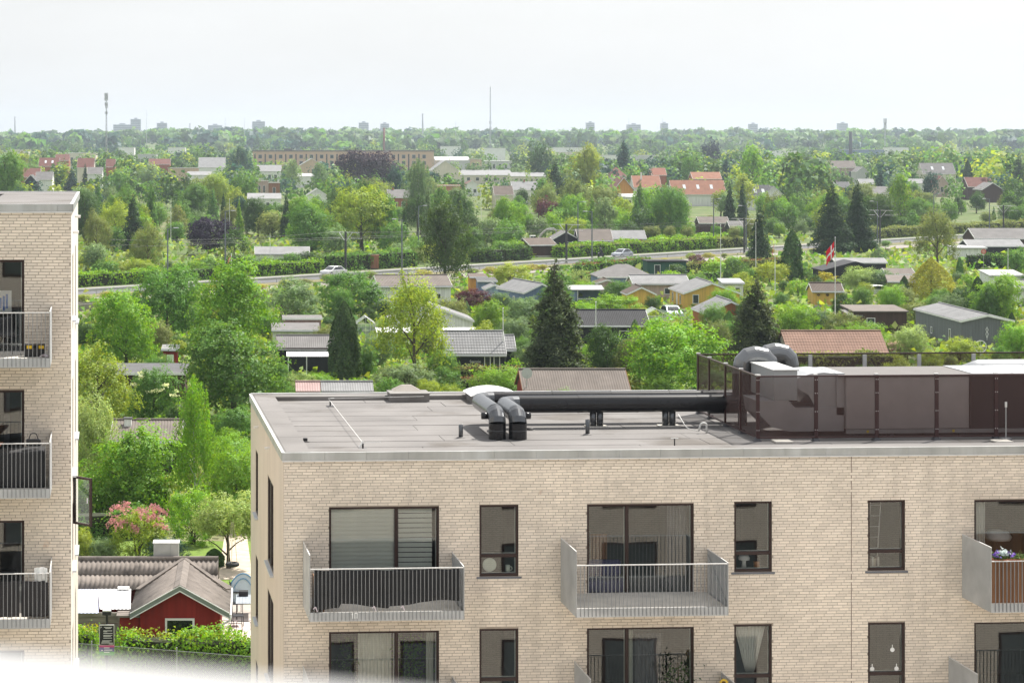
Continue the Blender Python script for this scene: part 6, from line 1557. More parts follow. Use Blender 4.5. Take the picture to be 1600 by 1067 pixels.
house('long grey roofed house beyond the road at the right edge', 1526, 1640, 373, 2.5, 7, 1.6, 'gable', 'dark brown', 'grey', L=14); house('long low shed with grey roof in front of the far right house', 1512, 1600, 385, 2.2, 5, .9, 'gable', 'black', 'light grey', name='garden_shed', cat='shed'); house('low white flat canopy left of the far right house', 1490, 1542, 388, 2.0, 4, .2, 'mono', 'white', 'white', name='garden_shed', cat='shed')
house('white and black long shed beyond the road at the left', 398, 484, 397, 2.5, 5, .9, 'gable', 'white', 'light grey', wins=(('f', -2.6, 1.0, 1.4, .8), ('f', 0, 1.0, 1.4, .8), ('f', 2.2, 1.0, 1.4, .8)), name='long_shed', cat='shed', keepv=410)
t = thing('rust_container', 'rust brown wooden container beyond the road hedge', 'container', W(571, 352), -YAW); bevel(B(-2.1, 2.1, 0, 2.4, .1, 2.1).build('case', wallm('rust'), t), .04); B(-2.15, 2.15, -.05, 2.45, 2.101, 2.2).build('lid', wallm('rust'), t); B(-2, 2, .1, 2.3, 0, .1).build('base', FOOT, t); keep(550, 592, 376, 397, 352)
house('black gabled house with white boards beyond the road hedge', 862, 906, 375, 2.2, 6, 1.4, 'end', 'black', 'grey', wins=(('f', .6, .7, 1.0, 1.1), ('f', 1.9, .7, .7, 1.1))); house('house with wide brown grey roof right of the black gabled house', 903, 958, 376, 2.2, 6, 1.8, 'gable', 'black', 'brown grey', wins=(('f', 1.5, .8, .8, 1),)); house('white house with pale roof beyond the road hedge', 956, 1010, 373, 2.1, 5, 1.3, 'gable', 'white', 'light grey'); house('brown shed among the bushes left of the black gabled house', 824, 872, 383, 2.1, 5, 1.0, 'gable', 'dark brown', 'brown', rot=20, name='garden_shed', cat='shed')
house('small dark house with grey roof behind the right street lamps', 1092, 1140, 349, 2.2, 5, 1.2, 'gable', 'dark brown', 'brown grey'); house('grey gabled house behind the hedges by the right poles', 1140, 1172, 356, 2.1, 5, 1.2, 'gable', 'black', 'grey')

# ================================================================== suburb beyond the road
def far(label, u0, u1, v, D, kind='gable', wall='white', roof='grey', rise=2.2, depth=8, eh=None, wins=0, **k):
    """a house whose front eaves lie at frame row v and depth D"""
    eh = eh if eh is not None else max(2.2, ZD(v, D)); w = (u1 - u0) * D / FPX
    zw = tuple(('f', (-.5 + (i + 1) / (wins + 1)) * w, eh * .35, min(1.5, w / (wins + 1) * .5), eh * .4) for i in range(wins))
    return house(label, u0, u1, v, eh, depth, rise, kind, wall, roof, D=D, wins=zw, keepv=v + 3, name=k.pop('name', 'suburban_house'), **k)
far('flat grey roofed bungalow with skylights left of the dark conifer', 386, 440, 311, 620, 'mono', 'white', 'light grey', 1.2, 9, wins=4)
far('white gabled house with grey roof left of the pale maple', 479, 512, 306, 625, 'end', 'white', 'light grey', 1.8, 9, wins=2); far('brick bungalow with grey roof right of the pale maple', 606, 642, 309, 610, 'gable', 'brick red', 'grey', 2.0, 8, wins=2, chim=(-1.5, 4, .6, 'brick red'))
far('flat pink brick house left of the weeping birch row', 398, 420, 283, 760, 'flat', 'pinkish', 'brown', 0, 8, wins=2); far('low brown flat house beside the pink brick house', 419, 438, 286, 740, 'flat', 'rust', 'brown', 0, 8, wins=1)
far('square terracotta brick house right of the hanging birch', 684, 728, 290, 690, 'flat', 'terracotta wall', 'terracotta', 0, 8, wins=1, eh=6.0); far('white gabled house with dark roof right of the terracotta house', 722, 752, 292, 800, 'end', 'white', 'dark red', 2.0, 8, wins=2)
far('dark brown roofed house among trees near the middle', 772, 803, 305, 640, 'gable', 'cream', 'brown', 2.4, 8, wins=1); far('white house with red roof left of the light green tree', 800, 843, 297, 700, 'gable', 'white', 'light grey', 2.4, 8, wins=3, chim=(0, 4, .7, 'brick red'))
far('long pale school hall left of the dark round tree', 798, 855, 276, 980, 'mono', 'cream', 'light grey', 1.5, 12, wins=6); far('orange gabled house with white bargeboards and brown roof', 958, 991, 297, 664, 'end', 'orange', 'dark red', 3.6, 12, wins=2, over=.5)
far('white porch with pale roof under the orange gable', 966, 993, 308, 655, 'mono', 'white', 'white', .8, 3, wins=2, eh=3.4); far('house with brown hipped roof behind the orange gable', 952, 980, 276, 760, 'hip', 'cream', 'dark red', 3.0, 10)
far('red tiled house with white walls right of the orange gable', 990, 1034, 293, 690, 'gable', 'white', 'terracotta', 3.4, 9, wins=3, chim=(-1.5, 3, 1.2, 'white')); far('long house with bright red tiled roof and three skylights', 1050, 1135, 303, 680, 'gable', 'white', 'terracotta', 3.9, 9, skyl=3, over=.4)
far('red roofed house peeping over the long red roof', 1082, 1128, 280, 770, 'gable', 'brick red', 'terracotta', 2.2, 8); far('red roofed cottage between the two orange roofs', 1018, 1042, 274, 800, 'gable', 'brick red', 'red tile', 2.4, 8)
far('grey roofed house with skylights left of the white gable', 1170, 1207, 309, 640, 'gable', 'white', 'dark grey', 3.4, 8, skyl=2); far('white gabled house with dark roof right of the cypress row', 1194, 1224, 305, 640, 'end', 'white', 'dark grey', 2.4, 9, wins=2)
far('row house with brown wall behind the right conifers', 1296, 1338, 262, 1050, 'gable', 'mauve', 'brown grey', 3.0, 9, wins=3); far('small white gable beside the brown row house', 1338, 1358, 269, 1000, 'end', 'light grey', 'grey', 2.2, 9); far('grey roofed bungalow left of the bright poplar', 1364, 1394, 303, 680, 'gable', 'cream', 'grey', 2.0, 8, wins=2)
far('long grey slate roof at the right above the trees', 1442, 1494, 272, 900, 'gable', 'cream', 'grey', 4.2, 10, skyl=2); far('brown gabled house at the right with white boards', 1462, 1482, 287, 790, 'end', 'pinkish', 'dark red', 2.6, 9, wins=1); far('dark brown roof house near the right edge', 1512, 1553, 292, 750, 'gable', 'dark brown', 'dark red', 3.0, 8); far('grey gabled house near the right edge', 1534, 1568, 297, 720, 'end', 'dark brown', 'grey', 2.2, 9)
far('white bungalow behind the two tall spruces', 1344, 1368, 288, 850, 'gable', 'white', 'light grey', 1.8, 8); far('pale bungalow between bushes right of the spruces', 1418, 1446, 287, 850, 'gable', 'white', 'light grey', 1.6, 8); far('brick house with dark roof left of the tall far spruces', 1300, 1330, 293, 800, 'gable', 'brick red', 'dark grey', 1.8, 8)
# left cluster
far('brown tiled house at the left behind the near roof', 28, 62, 277, 800, 'gable', 'brick red', 'dark red', 3.0, 9); far('house with steep red roof left of the tall mast', 60, 92, 260, 950, 'gable', 'brick red', 'dark red', 3.4, 9, skyl=2); far('small red roofed house left of the tall mast', 86, 108, 251, 1080, 'gable', 'brick red', 'dark red', 2.8, 9); far('grey roof house beside the brown tiled house', 55, 82, 281, 790, 'gable', 'white', 'grey', 2.6, 8)
far('red roofed house right beside the tall mast', 120, 147, 262, 900, 'gable', 'cream', 'dark red', 3.6, 9); far('house with grey curved roof at the mast foot', 136, 160, 272, 860, 'gable', 'white', 'grey', 2.4, 8); far('dark gabled house among left conifers', 38, 58, 284, 760, 'end', 'black', 'dark grey', 2.2, 8); far('house with dark red roof right of the mast', 165, 180, 261, 960, 'gable', 'brick red', 'dark red', 3.2, 8); far('brown long roof house right of the mast', 232, 266, 257, 1050, 'gable', 'brick red', 'dark red', 2.4, 9)
far('white halls with pale roof behind the left trees', 310, 352, 262, 1020, 'gable', 'white', 'light grey', 4.4, 14); far('yellow brick school wall left of the weeping birch', 262, 312, 263, 1040, 'flat', 'tan', 'brown', 0, 10); far('low white workshop below the yellow brick wall', 292, 330, 274, 900, 'mono', 'white', 'light grey', 1.2, 9)
far('white grey hall in front of the long tan block', 402, 440, 268, 1000, 'gable', 'white', 'light grey', 2.6, 12, wins=3); far('tan gabled hall in front of the long tan block', 468, 506, 259, 1100, 'end', 'tan', 'light grey', 3.4, 14); far('low white hall left of the copper beech', 462, 492, 276, 940, 'mono', 'white', 'white', 1.0, 8)
far('tall pale gabled hall right of the weeping birch', 674, 717, 267, 950, 'end', 'cream', 'light grey', 4.2, 18, wins=1); far('long white hall with grey roof right of the pale gable', 718, 802, 274, 1020, 'mono', 'cream', 'light grey', 2.0, 14, wins=5); far('white hall behind the pale gable', 680, 735, 251, 1300, 'mono', 'light grey', 'white', 2, 14); far('tan cube building right of the white hall', 733, 753, 249, 1300, 'flat', 'tan', 'brown', 0, 12, wins=2); far('long white factory roofs right of the tan cube', 753, 800, 252, 1350, 'flat', 'light grey', 'white', 0, 20, wins=4)
# works halls far off
for i, (u0, u1, v, D, wc, rc_, lab) in enumerate(((850, 930, 231, 1900, 'white', 'light grey', 'long white works hall under the far wood'), (872, 925, 238, 1700, 'cream', 'light grey', 'pale works hall with tan wall below the far wood'), (935, 968, 244, 1500, 'white', 'light grey', 'white works hall left of the dark pine'), (990, 1030, 244, 1500, 'light grey', 'light grey', 'grey white works hall right of the dark pine'), (1200, 1245, 236, 1750, 'white', 'light grey', 'white sheds left of the dark chimney'), (1312, 1382, 234, 1750, 'blue', 'dark grey', 'long dark blue hall behind the dark chimney'), (1388, 1420, 231, 1800, 'white', 'light grey', 'white hall right of the dark chimney'), (100, 150, 240, 1450, 'cream', 'light grey', 'pale flats left of the mast'), (15, 45, 234, 1600, 'cream', 'brown', 'pale flats at the far left'), (185, 210, 231, 1700, 'white', 'white', 'white hall right of the mast in the far trees'), (262, 290, 231, 1700, 'white', 'white', 'white hall in the far trees above the birch'), (215, 245, 242, 1400, 'light grey', 'grey', 'grey house right of the mast in the far trees'), (690, 720, 229, 1900, 'white', 'light grey', 'white depot behind the end of the tan block'), (755, 790, 232, 1800, 'white', 'light grey', 'white depot under the lattice mast'))):
    far(lab, u0, u1, v, D, 'flat', wc, rc_, 0, 16, wins=3 if D < 1600 else 0, name='works_hall', cat='building')
# the long tan block
D_ = 1290; w_ = (678 - 395) * D_ / FPX; bz = hill(0, D_); ht = ZD(237, D_)
t = thing('long_tan_block', 'long tan brick school block with a flat roof and two window rows', 'building', W(536.5, D_), -YAW)
B(-w_/2, w_/2, 0, 14, 0, ht).build('wall', mat('tan_brick', (.58, .40, .29), .9, var=.08, scale=.3), t); B(-w_/2 - .3, w_/2 + .3, -.3, 14.3, ht + .001, ht + .7).build('roof', roofm('brown grey'), t)
for v_ in (245, 255):
    for i in range(17):
        x_ = -w_/2 + 3.2 + i * (w_ - 4) / 17
        wn = B(x_, x_ + 2.1, -.06, -.004, ZD(v_ + 3, D_), ZD(v_ - 3, D_)).build('window', mat('pale_window_frame', (.30, .30, .30), .6), t); B(x_ + .2, x_ + 1.9, -.09, -.0605, ZD(v_ + 2.5, D_), ZD(v_ - 2.5, D_)).build('pane', MATS['dark_house_pane'], wn)
for i in range(17):
    x_ = -w_/2 + .9 + i * (w_ - 4) / 17; B(x_, x_ + .75, -.05, -.003, .5, ZD(241, D_)).build('window_slot', mat('dark_slot', (.05, .05, .055), .6), t)
B(-w_/2 + 18, -w_/2 + 23, 4, 8, ht + .7, ht + 1.7).build('roof_hut', roofm('dark grey'), t)
keep(395, 680, 236, 262, D_)

# ---- skyline: blocks, stacks and masts
FARW = mat('distant_wall', (.42, .44, .47), .9); FARG = mat('distant_window', (.16, .18, .22), .5)
def tower(label, u0, u1, v, D=4000, floors=9, cols=5, extra=None):
    p = W((u0 + u1) / 2, D); z0 = hill(0, D) - 2; h = ZD(v, D); w = (u1 - u0) * D / FPX
    t = thing('tower_block', label, 'tower block', (p.x, p.y, 0), -YAW, 'tower blocks on the skyline')
    B(-w/2, w/2, 0, 16, 0, h).build('wall', FARW, t)
    for i in range(floors):
        zz = h - 3 - i * 3.2
        if zz < 22: break
        B(-w/2 + .6, w/2 - .6, -.12, -.01, zz, zz + 1.5).build('window_band', FARG, t)
    B(-w/6, w/6, 4, 10, h + .01, h + 2.5).build('roof_hut', FARW, t)
    return t
for (u0, u1, v, lab) in ((177, 205, 195, 'low wide hazy block on the skyline right of the mast'), (204, 220, 186.5, 'tall hazy tower block on the skyline right of the mast'), (245, 261, 192.5, 'square hazy tower block on the skyline left of the thin stack'), (325, 347, 196, 'wide hazy block on the skyline above the birch'), (394, 414, 190, 'hazy block on the skyline above the tan block end'), (561, 576, 192, 'dark hazy tower block on the skyline above the copper beech'), (595, 608, 193.5, 'pale hazy block on the skyline right of the copper beech'), (917, 929, 192, 'stepped pale block on the skyline at the centre'), (981, 1001, 195, 'low block with a mast on the skyline'), (1034, 1044, 193, 'dark narrow tower on the skyline right of centre'), (1172, 1184, 194, 'dark square tower on the skyline left of the chimney'), (1311, 1325, 193, 'blue grey water tower block behind the dark chimney')):
    tower(lab, u0, u1, v)
t = thing('grain_silo', 'pale concrete silo at the far right skyline', 'silo', W(1594, 3300), -YAW)
for i in range(3): MB().lathe([(6, 0), (6, ZD(209, 3300)), (4, ZD(208, 3300))], 16, (-8 + i * 9, 0, 0)).build('cell', mat('silo_wall', (.60, .56, .52), .9), t, True)
def stack(label, u, v, D, r, m, vb=None):
    p = W(u, D); h = ZD(v, D); t = thing('chimney_stack', label, 'chimney', p, 0, 'chimney stacks')
    MB().tube([(0, 0, 0), (0, 0, h * .6), (0, 0, h)], [r * 1.15, r * 1.05, r], 12).build('shaft', m, t, True); MB().lathe([(r * 1.06, h - .8), (r * 1.06, h + .05)], 12).build('rim', m, t)
stack('thin hazy chimney stack at the far left skyline', 23.5, 183, 3300, 1.0, FARW); stack('short hazy chimney stack right of the square tower block', 297, 193, 3300, .9, FARW); stack('thin pale chimney stack above the end of the tan block', 660.5, 178, 3000, 1.1, FARW); stack('dark chimney in front of the right woods', 1329, 206, 1750, 1.35, mat('dark_chimney', (.06, .06, .07), .7)); stack('rust red chimney among trees behind the tan block', 600, 200, 1900, .9, mat('rust_chimney', (.25, .12, .09), .8))
def mast(label, u, v, D, w, antennas, m=GALV):
    p = W(u, D); h = ZD(v, D); t = thing('radio_mast', label, 'mast', p)
    for i in range(3):
        a = i * 2.094; MB().tube([(w * math.cos(a), w * math.sin(a), 0), (w * .4 * math.cos(a), w * .4 * math.sin(a), h)], w * .14 + .06, 5).build('leg', m, t)
    lat = MB(); n_ = int(h / max(2.2, w * 2))
    for i in range(n_):
        for k in range(3):
            a, b = k * 2.094, (k + 1) * 2.094; z0, z1 = h * i / n_, h * (i + 1) / n_; r0, r1 = w * (1 - .6 * i / n_), w * (1 - .6 * (i + 1) / n_)
            lat.tube([(r0 * math.cos(a), r0 * math.sin(a), z0), (r1 * math.cos(b), r1 * math.sin(b), z1)], w * .05 + .03, 4, False)
    lat.build('lattice', m, t)
    for f, k, s_ in antennas:
        for j in range(k):
            a = j * 2 * math.pi / k; r_ = w * .6 + s_ * .4
            bevel(B(-.2, .2, -.1, .1, -s_, s_).build('antenna', mat('antenna_grey', (.42, .42, .42), .6), t), .03).location = (r_ * math.cos(a), r_ * math.sin(a), h * f)
        MB().lathe([(w * .6 + s_ * .35, -.08), (w * .6 + s_ * .35, .08)], 12, (0, 0, h * f)).build('platform', m, t)
mast('tall telecom mast with clustered antennas at the left', 166, 146, 1500, .7, ((.975, 6, 1.5), (.93, 6, 1.4), (.86, 6, 1.0), (.83, 3, 1.2), (.74, 4, .8)))
mast('very tall thin lattice broadcasting mast on the skyline', 766, 136, 2380, .75, ((.5, 3, 1.6), (.42, 3, 1.5), (.36, 3, 1.2)), FARW)
mast('telecom mast with antennas at the right skyline', 1383, 187, 1900, .7, ((.97, 6, 2.0), (.90, 6, 1.2), (.83, 4, 1.6)), FARW)
for u, v, lab in ((229, 172, 'hair thin mast beside the tall tower block'), (352, 184, 'left of two hair thin masts on the left skyline'), (382, 184, 'right of two hair thin masts on the left skyline'), (712, 190, 'short lattice mast left of the broadcasting mast'), (982.5, 185, 'thin mast on the low centre skyline block'), (1035.5, 185, 'thin aerial on the dark narrow tower')):
    p = W(u, 2600); t = thing('aerial_mast', lab, 'mast', p, 0, 'thin masts on the skyline'); MB().tube([(0, 0, 0), (0, 0, ZD(v, 2600))], [.35, .12], 5).build('pole', FARW, t); MB().lathe([(.5, 0), (.5, .5)], 6).build('foot', FARW, t)

# ================================================================== along the road
POLE = mat('dark_pole', (.055, .055, .06), .5, metal=.3); LAMPG = mat('lamp_post_grey', (.16, .18, .20), .5, metal=.4)
CATP = []
for u, vb, vt, lab in ((540, 424, 362, 'dark overhead line pole with white bracket behind the cherry tree'), (885, 412, 350, 'dark overhead line pole with white bracket by the excavator'), (1163, 397, 341, 'dark overhead line pole with white bracket left of the narrow conifer'), (1375, 384, 328, 'dark overhead line pole with white bracket right of the spruces'), (1568, 377, 321, 'dark overhead line pole with white bracket at the far right')):
    p = PZ(u, vb); D = DZ(vb); h = (vb - vt) * D / FPX; t = thing('catenary_pole', lab, 'pole', p, math.radians(-40), 'overhead line poles of the tramway'); CATP.append((p, h))
    B(-.13, .13, -.13, .13, 0, h).build('mast', POLE, t)
    for s_ in (-1, 1):
        MB().tube([(0, 0, h - 1.6), (s_ * 1.25, 0, h - .1)], .04, 6).build('stay', RAILTOP, t); MB().tube([(0, 0, h - .1), (s_ * 2.5, 0, h - .12)], .04, 6).build('arm', RAILTOP, t); MB().tube([(s_ * 1.0, 0, h - 1.0), (s_ * 3.0, 0, h - 1.0)], .035, 6).build('registration_arm', RAILTOP, t)
    MB().lathe([(.3, 0), (.3, .25)], 10).build('base', CONC, t)
for s_, dz, lab in ((-1, -1.0, 'nearer thin overhead contact wire along the tramway'), (1, -1.0, 'farther thin overhead contact wire along the tramway'), (-1, -.1, 'upper carrying wire along the tramway')):
    ax = Vector((math.cos(math.radians(-40)), math.sin(math.radians(-40)), 0)) * 2.4 * s_; P_ = [p + ax + Vector((0, 0, h + dz)) for p, h in CATP]
    P_ = [P_[0] - (P_[1] - P_[0]) * .9] + P_; pts = []
    for i in range(len(P_) - 1):
        for k in range(8):
            q = k / 8; pts.append(P_[i].lerp(P_[i + 1], q) - Vector((0, 0, .5 * 4 * q * (1 - q) if dz > -.5 else 0)))
    pts.append(P_[-1]); o = MB().tube(pts, .016, 4).build('overhead_wire', POLE); tag(o, lab, 'wire', 'overhead wires of the tramway')
for u, vb, vt, s_, lab in ((262, 452, 357, 1, 'dark street lamp post left of the purple bush'), (352, 440, 330, 1, 'grey street lamp post in front of the purple bush'), (628, 430, 343, -1, 'dark street lamp beside the left of the big willow'), (654, 405, 322, 1, 'grey street lamp behind the big willow'), (903, 397, 316, 1, 'dark street lamp behind the excavator'), (925, 409, 331, -1, 'grey street lamp in front of the black gabled house'), (1115, 386, 311, 1, 'grey street lamp left of the right conifers'), (1166, 390, 322, -1, 'dark street lamp beside the third line pole'), (1371, 380, 315, -1, 'dark street lamp right of the two spruces'), (1546, 372, 311, -1, 'grey street lamp left of the last line pole'), (1459, 365, 303, 1, 'thin street lamp behind the sparse pale tree')):
    p = PZ(u, vb); D = DZ(vb); h = (vb - vt) * D / FPX; t = thing('street_lamp', lab, 'street lamp', p, 0, 'street lamps along the main road')
    MB().tube([(0, 0, 0), (0, 0, h * .5), (0, 0, h)], [.13, .11, .08], 8).build('post', LAMPG, t); MB().tube([(0, 0, h - .05), (s_ * .9, 0, h + .03)], .05, 6).build('arm', LAMPG, t); bevel(B(min(s_ * .8, s_ * 1.5), max(s_ * .8, s_ * 1.5), -.16, .16, h, h + .12).build('lamp_head', mat('lamp_head_grey', (.45, .46, .47), .5), t), .03); MB().lathe([(.2, 0), (.2, .3)], 8).build('base', LAMPG, t)
for nm, off, lab in (('guard_rail', -4.2, 'steel guard rail along the near side of the main road'),):
    t = thing(nm, lab, 'guard rail', (0, 0, 0)); nxx, nyy = -.70, .714; GRL = mat('guard_rail_steel', (.40, .42, .44), .5, metal=.4)
    mb = MB(); X = -60; pts = []
    while X < 160: pts.append(cw(X + nxx * off, rc(X) + nyy * off, .62)); X += 4
    for i in range(len(pts) - 1):
        d_ = (pts[i + 1] - pts[i]).normalized(); n__ = Vector((-d_.y, d_.x, 0)) * .03
        mb.extrude([pts[i] - n__ + Vector((0, 0, -.16)), pts[i + 1] - n__ + Vector((0, 0, -.16)), pts[i + 1] - n__ + Vector((0, 0, .16)), pts[i] - n__ + Vector((0, 0, .16))], n__ * 2)
    mb.build('beam', GRL, t); pm_ = B(-.05, .05, -.05, .05, 0, .75).mesh('post', GRL)
    for p in pts[::1]: ob('post', pm_, t, (p.x, p.y + .1, 0))
t = thing('picket_fence', 'low dark picket fence below the road at the left', 'fence', (0, 0, 0)); pm_ = B(-.05, .05, -.03, .03, 0, 1.05).mesh('picket', mat('grey_picket', (.28, .26, .25), .9))
for i in range(46):
    q = PZ(118 + i * 1.5, 487 - i * .12); ob('picket', pm_, t, (q.x, q.y, 0))
a_, b_ = PZ(118, 487), PZ(186, 481.6); MB().tube([a_ + Vector((0, -.05, .8)), b_ + Vector((0, -.05, .8))], .05, 4).build('rail', MATS['grey_picket'], t)

# ---- vehicles
def car(label, p, rz, paint, name='parked_car', cat='car', L=4.2, Wd=1.75, Hh=1.46, van=False):
    t = thing(name, label, cat, p, rz); PM = mat('car_paint_' + label.split()[0], paint, .25, metal=.3, var=.02); GL = mat('car_glass', (.03, .035, .04), .05, spec=.8)
    x = L / 2; y = Wd / 2
    lower = [(-x, .32), (-x + .04, .62), (-x + .10, .78), (-x + .95, .88), (x - .35, .92), (x - .05, .80), (x, .55), (x - .02, .32)]
    top = [(-x + .95, .88), (-x + 1.75, Hh - .05), (-x + 2.3, Hh), (x - 1.1, Hh - .04), (x - .35, .92)] if not van else [(-x + .6, .88), (-x + 1.1, Hh - .05), (x - .3, Hh), (x - .1, .92)]
    o = MB().extrude([(a, -y, z) for a, z in lower], (0, Wd, 0)).build('body', PM, t); bevel(o, .06, 2)
    n_ = len(top); gh = MB(); i_ = .14
    a = [Vector((q[0], -y + (i_ if 0 < k < n_ - 1 else .03), q[1])) for k, q in enumerate(top)]; b = [Vector((q[0], y - (i_ if 0 < k < n_ - 1 else .03), q[1])) for k, q in enumerate(top)]
    gh.add(a + b, [tuple(range(n_)), tuple(range(n_, 2 * n_))[::-1]] + [(k, k + n_, k + 1 + n_, k + 1) for k in range(n_ - 1)]); cab = gh.build('cabin', PM, t); bevel(cab, .03, 1)
    c0 = sum(a, Vector()) / n_
    for sg_, ring_ in ((-1, a), (1, b)):
        c_ = sum(ring_, Vector()) / n_; MB().add([c_ + (q - c_) * .82 + Vector((0, sg_ * .012, 0)) for q in ring_], [tuple(range(n_))]).build('side_window', GL, t)
    def scr(k): 
        q = [a[k], b[k], b[k + 1], a[k + 1]]; c_ = sum(q, Vector()) / 4; nn = (q[1] - q[0]).cross(q[2] - q[0]).normalized(); nn = nn if (c_ - Vector((0, 0, .7))).dot(nn) > 0 else -nn
        return MB().add([c_ + (p_ - c_) * .86 + nn * .014 for p_ in q], [(0, 1, 2, 3)])
    scr(0).build('windscreen', GL, t); scr(n_ - 2).build('rear_window', GL, t)
    for sx in (-x + .82, x - .80):
        for sy in (-1, 1):
            wh = MB().tube([(sx, sy * (y - .2), .31), (sx, sy * (y + .01), .31)], .31, 16).build('wheel', mat('tyre_rubber', (.02, .02, .02), .8), t); MB().tube([(sx, sy * (y + .0105), .31), (sx, sy * (y + .02), .31)], .19, 12).build('rim', RAILTOP, wh)
    for sy in (-.55, .55):
        B(-x - .01, -x + .05, sy - .2, sy + .2, .58, .70).build('headlight', mat('headlight_glass', (.75, .75, .75), .1), t); B(x - .05, x + .01, sy - .18, sy + .18, .62, .78).build('tail_light', mat('tail_red', (.4, .02, .02), .2), t)
    B(-x - .015, -x + .02, -.26, .26, .40, .50).build('number_plate', TRIM, t)
    return t
ra = math.atan2(cw(1, .985).y, cw(1, .985).x)
def onroad(u, off):                       # a point on the road under frame column u
    best = min((X * .25 for X in range(-200, 1600)), key=lambda X: abs(PU + FPX * (X + nx * off) / (rc(X) + ny * off) - u)); return cw(best + nx * off, rc(best) + ny * off, .04)
p = onroad(972, 1.8); car('silver hatchback car driving along the main road', p, ra, (.52, .55, .60), 'driving_car'); u_, v_, D_ = proj(p); keep(952, 992, 390, 408, D_ )
p = onroad(520, 1.0); car('white car on the main road behind the cherry tree', p, ra, (.80, .80, .80), 'driving_car')
car('white van parked behind the excavator at the left', W(795, 415, 0), ra + math.radians(10), (.80, .80, .80), 'parked_van', 'van', 4.6, 1.9, 1.95, True)
car('pale green parked car beside the yellow house', W(1049, 256, 0), math.radians(96) - YAW, (.55, .66, .64)); keep(1034, 1064, 476, 491, 256)
car('white parked car roof among bushes near the dark red shed', W(1365, 292, 0), math.radians(8), (.8, .8, .8)); keep(1352, 1378, 450, 458, 292)
# excavator
t = thing('excavator', 'white and red mini excavator with raised jib beside the road hedge', 'excavator', W(832, 412), ra - math.radians(38))
EW = mat('excavator_white', (.72, .72, .68), .4); ER = mat('excavator_red', (.55, .05, .04), .4); EJ = mat('excavator_jib', (.45, .42, .38), .5)
for sy in (-.8, .55):
    tk = MB(); tk.extrude([(-1.2, sy, .25), (-1.0, sy, .04), (1.0, sy, .04), (1.2, sy, .25), (1.05, sy, .52), (-1.05, sy, .52)], (0, .3, 0)).build('track', mat('track_rubber', (.03, .03, .03), .8), t)
bevel(B(-1.0, 1.0, -.7, .7, .55, .85).build('chassis', ER, t), .05); bevel(B(-1.5, .6, -.85, .85, .86, 1.5).build('body', EW, t), .1, 2)
cbn = MB().extrude([(-.6, -.8, 1.505), (.62, -.8, 1.505), (.45, -.8, 2.75), (-.55, -.8, 2.75)], (0, .95, 0)).build('cab', EW, t); bevel(cbn, .05)
for (x0, x1) in ((-.5, -.02), (.04, .48)): B(x0, x1, -.82, -.8005, 1.65, 2.6).build('cab_window', MATS['car_glass'], cbn)
jb = MB(); jp = [(.7, 0, 1.2), (1.6, 0, 2.9), (2.5, 0, 3.75), (4.2, 0, 3.85)]
MB().tube(jp, [.2, .2, .17, .13], 6).build('boom', EJ, t); MB().tube([(4.25, 0, 3.9), (4.9, 0, 2.5), (5.0, 0, 1.5)], [.14, .12, .09], 6).build('stick', EJ, t); MB().tube([(1.0, .05, 1.5), (1.9, .05, 3.0)], .07, 6).build('ram', RAILTOP, t); MB().tube([(2.6, 0, 3.95), (4.1, 0, 4.1)], .07, 6).build('ram', RAILTOP, t)
MB().extrude([(4.85, -.3, 1.5), (5.15, -.3, 1.5), (5.05, -.3, .95), (4.6, -.3, .9), (4.5, -.3, 1.2)], (0, .6, 0)).build('bucket', mat('bucket_dark', (.08, .08, .08), .6), t)
keep(818, 872, 374, 398, 412)
# rider on a motor scooter
p = onroad(939, 3.2)
t = thing('motor_scooter', 'dark motor scooter ridden along the main road', 'motor scooter', p, ra)
for x_ in (-.62, .6): w_ = MB().tube([(x_, -.06, .25), (x_, .06, .25)], .25, 14).build('wheel', MATS['tyre_rubber'], t)
MB().extrude([(-.62, -.13, .42), (-.3, -.13, .3), (.3, -.13, .3), (.75, -.13, .5), (.7, -.13, .78), (.05, -.13, .76), (-.12, -.13, .45), (-.38, -.13, .5), (-.5, -.13, .95), (-.58, -.13, .95)], (0, .26, 0)).build('body', BAR, t); MB().tube([(-.55, -.3, 1.0), (-.52, 0, 1.02), (-.55, .3, 1.0)], .02, 6).build('handlebar', BAR, t); B(-.66, -.6, -.08, .08, .8, .92).build('headlight', MATS['headlight_glass'], t)
def skin(name, nodes, edges, m, parent, sub=2):
    me = bpy.data.meshes.new(name); me.from_pydata([n_[0] for n_ in nodes], edges, []); o = ob(name, me, parent); md = o.modifiers.new('skin', 'SKIN'); sv = me.skin_vertices[0].data
    for i, n_ in enumerate(nodes): sv[i].radius = (n_[1], n_[1] if len(n_) < 3 else n_[2]); sv[i].use_root = (i == 0)
    o.modifiers.new('sub', 'SUBSURF').render_levels = sub; me.materials.append(m); return o
pr = thing('person', 'rider in dark jacket and helmet sitting on the motor scooter', 'person', p, ra)
JK = mat('dark_jacket', (.02, .022, .03), .8)
nodes = [((.18, 0, .82), .16), ((.10, 0, 1.05), .16), ((.02, 0, 1.30), .17), ((-.03, 0, 1.42), .08), ((-.06, 0, 1.52), .07),
         ((.0, -.2, 1.34), .07), ((-.18, -.27, 1.14), .055), ((-.42, -.26, 1.06), .045), ((-.52, -.26, 1.03), .04), ((.0, .2, 1.34), .07), ((-.18, .27, 1.14), .055), ((-.42, .26, 1.06), .045), ((-.52, .26, 1.03), .04),
         ((.12, -.12, .80), .10), ((-.26, -.17, .80), .085), ((-.26, -.16, .42), .06), ((-.36, -.16, .36), .05), ((.12, .12, .80), .10), ((-.26, .17, .80), .085), ((-.26, .16, .42), .06), ((-.36, .16, .36), .05)]
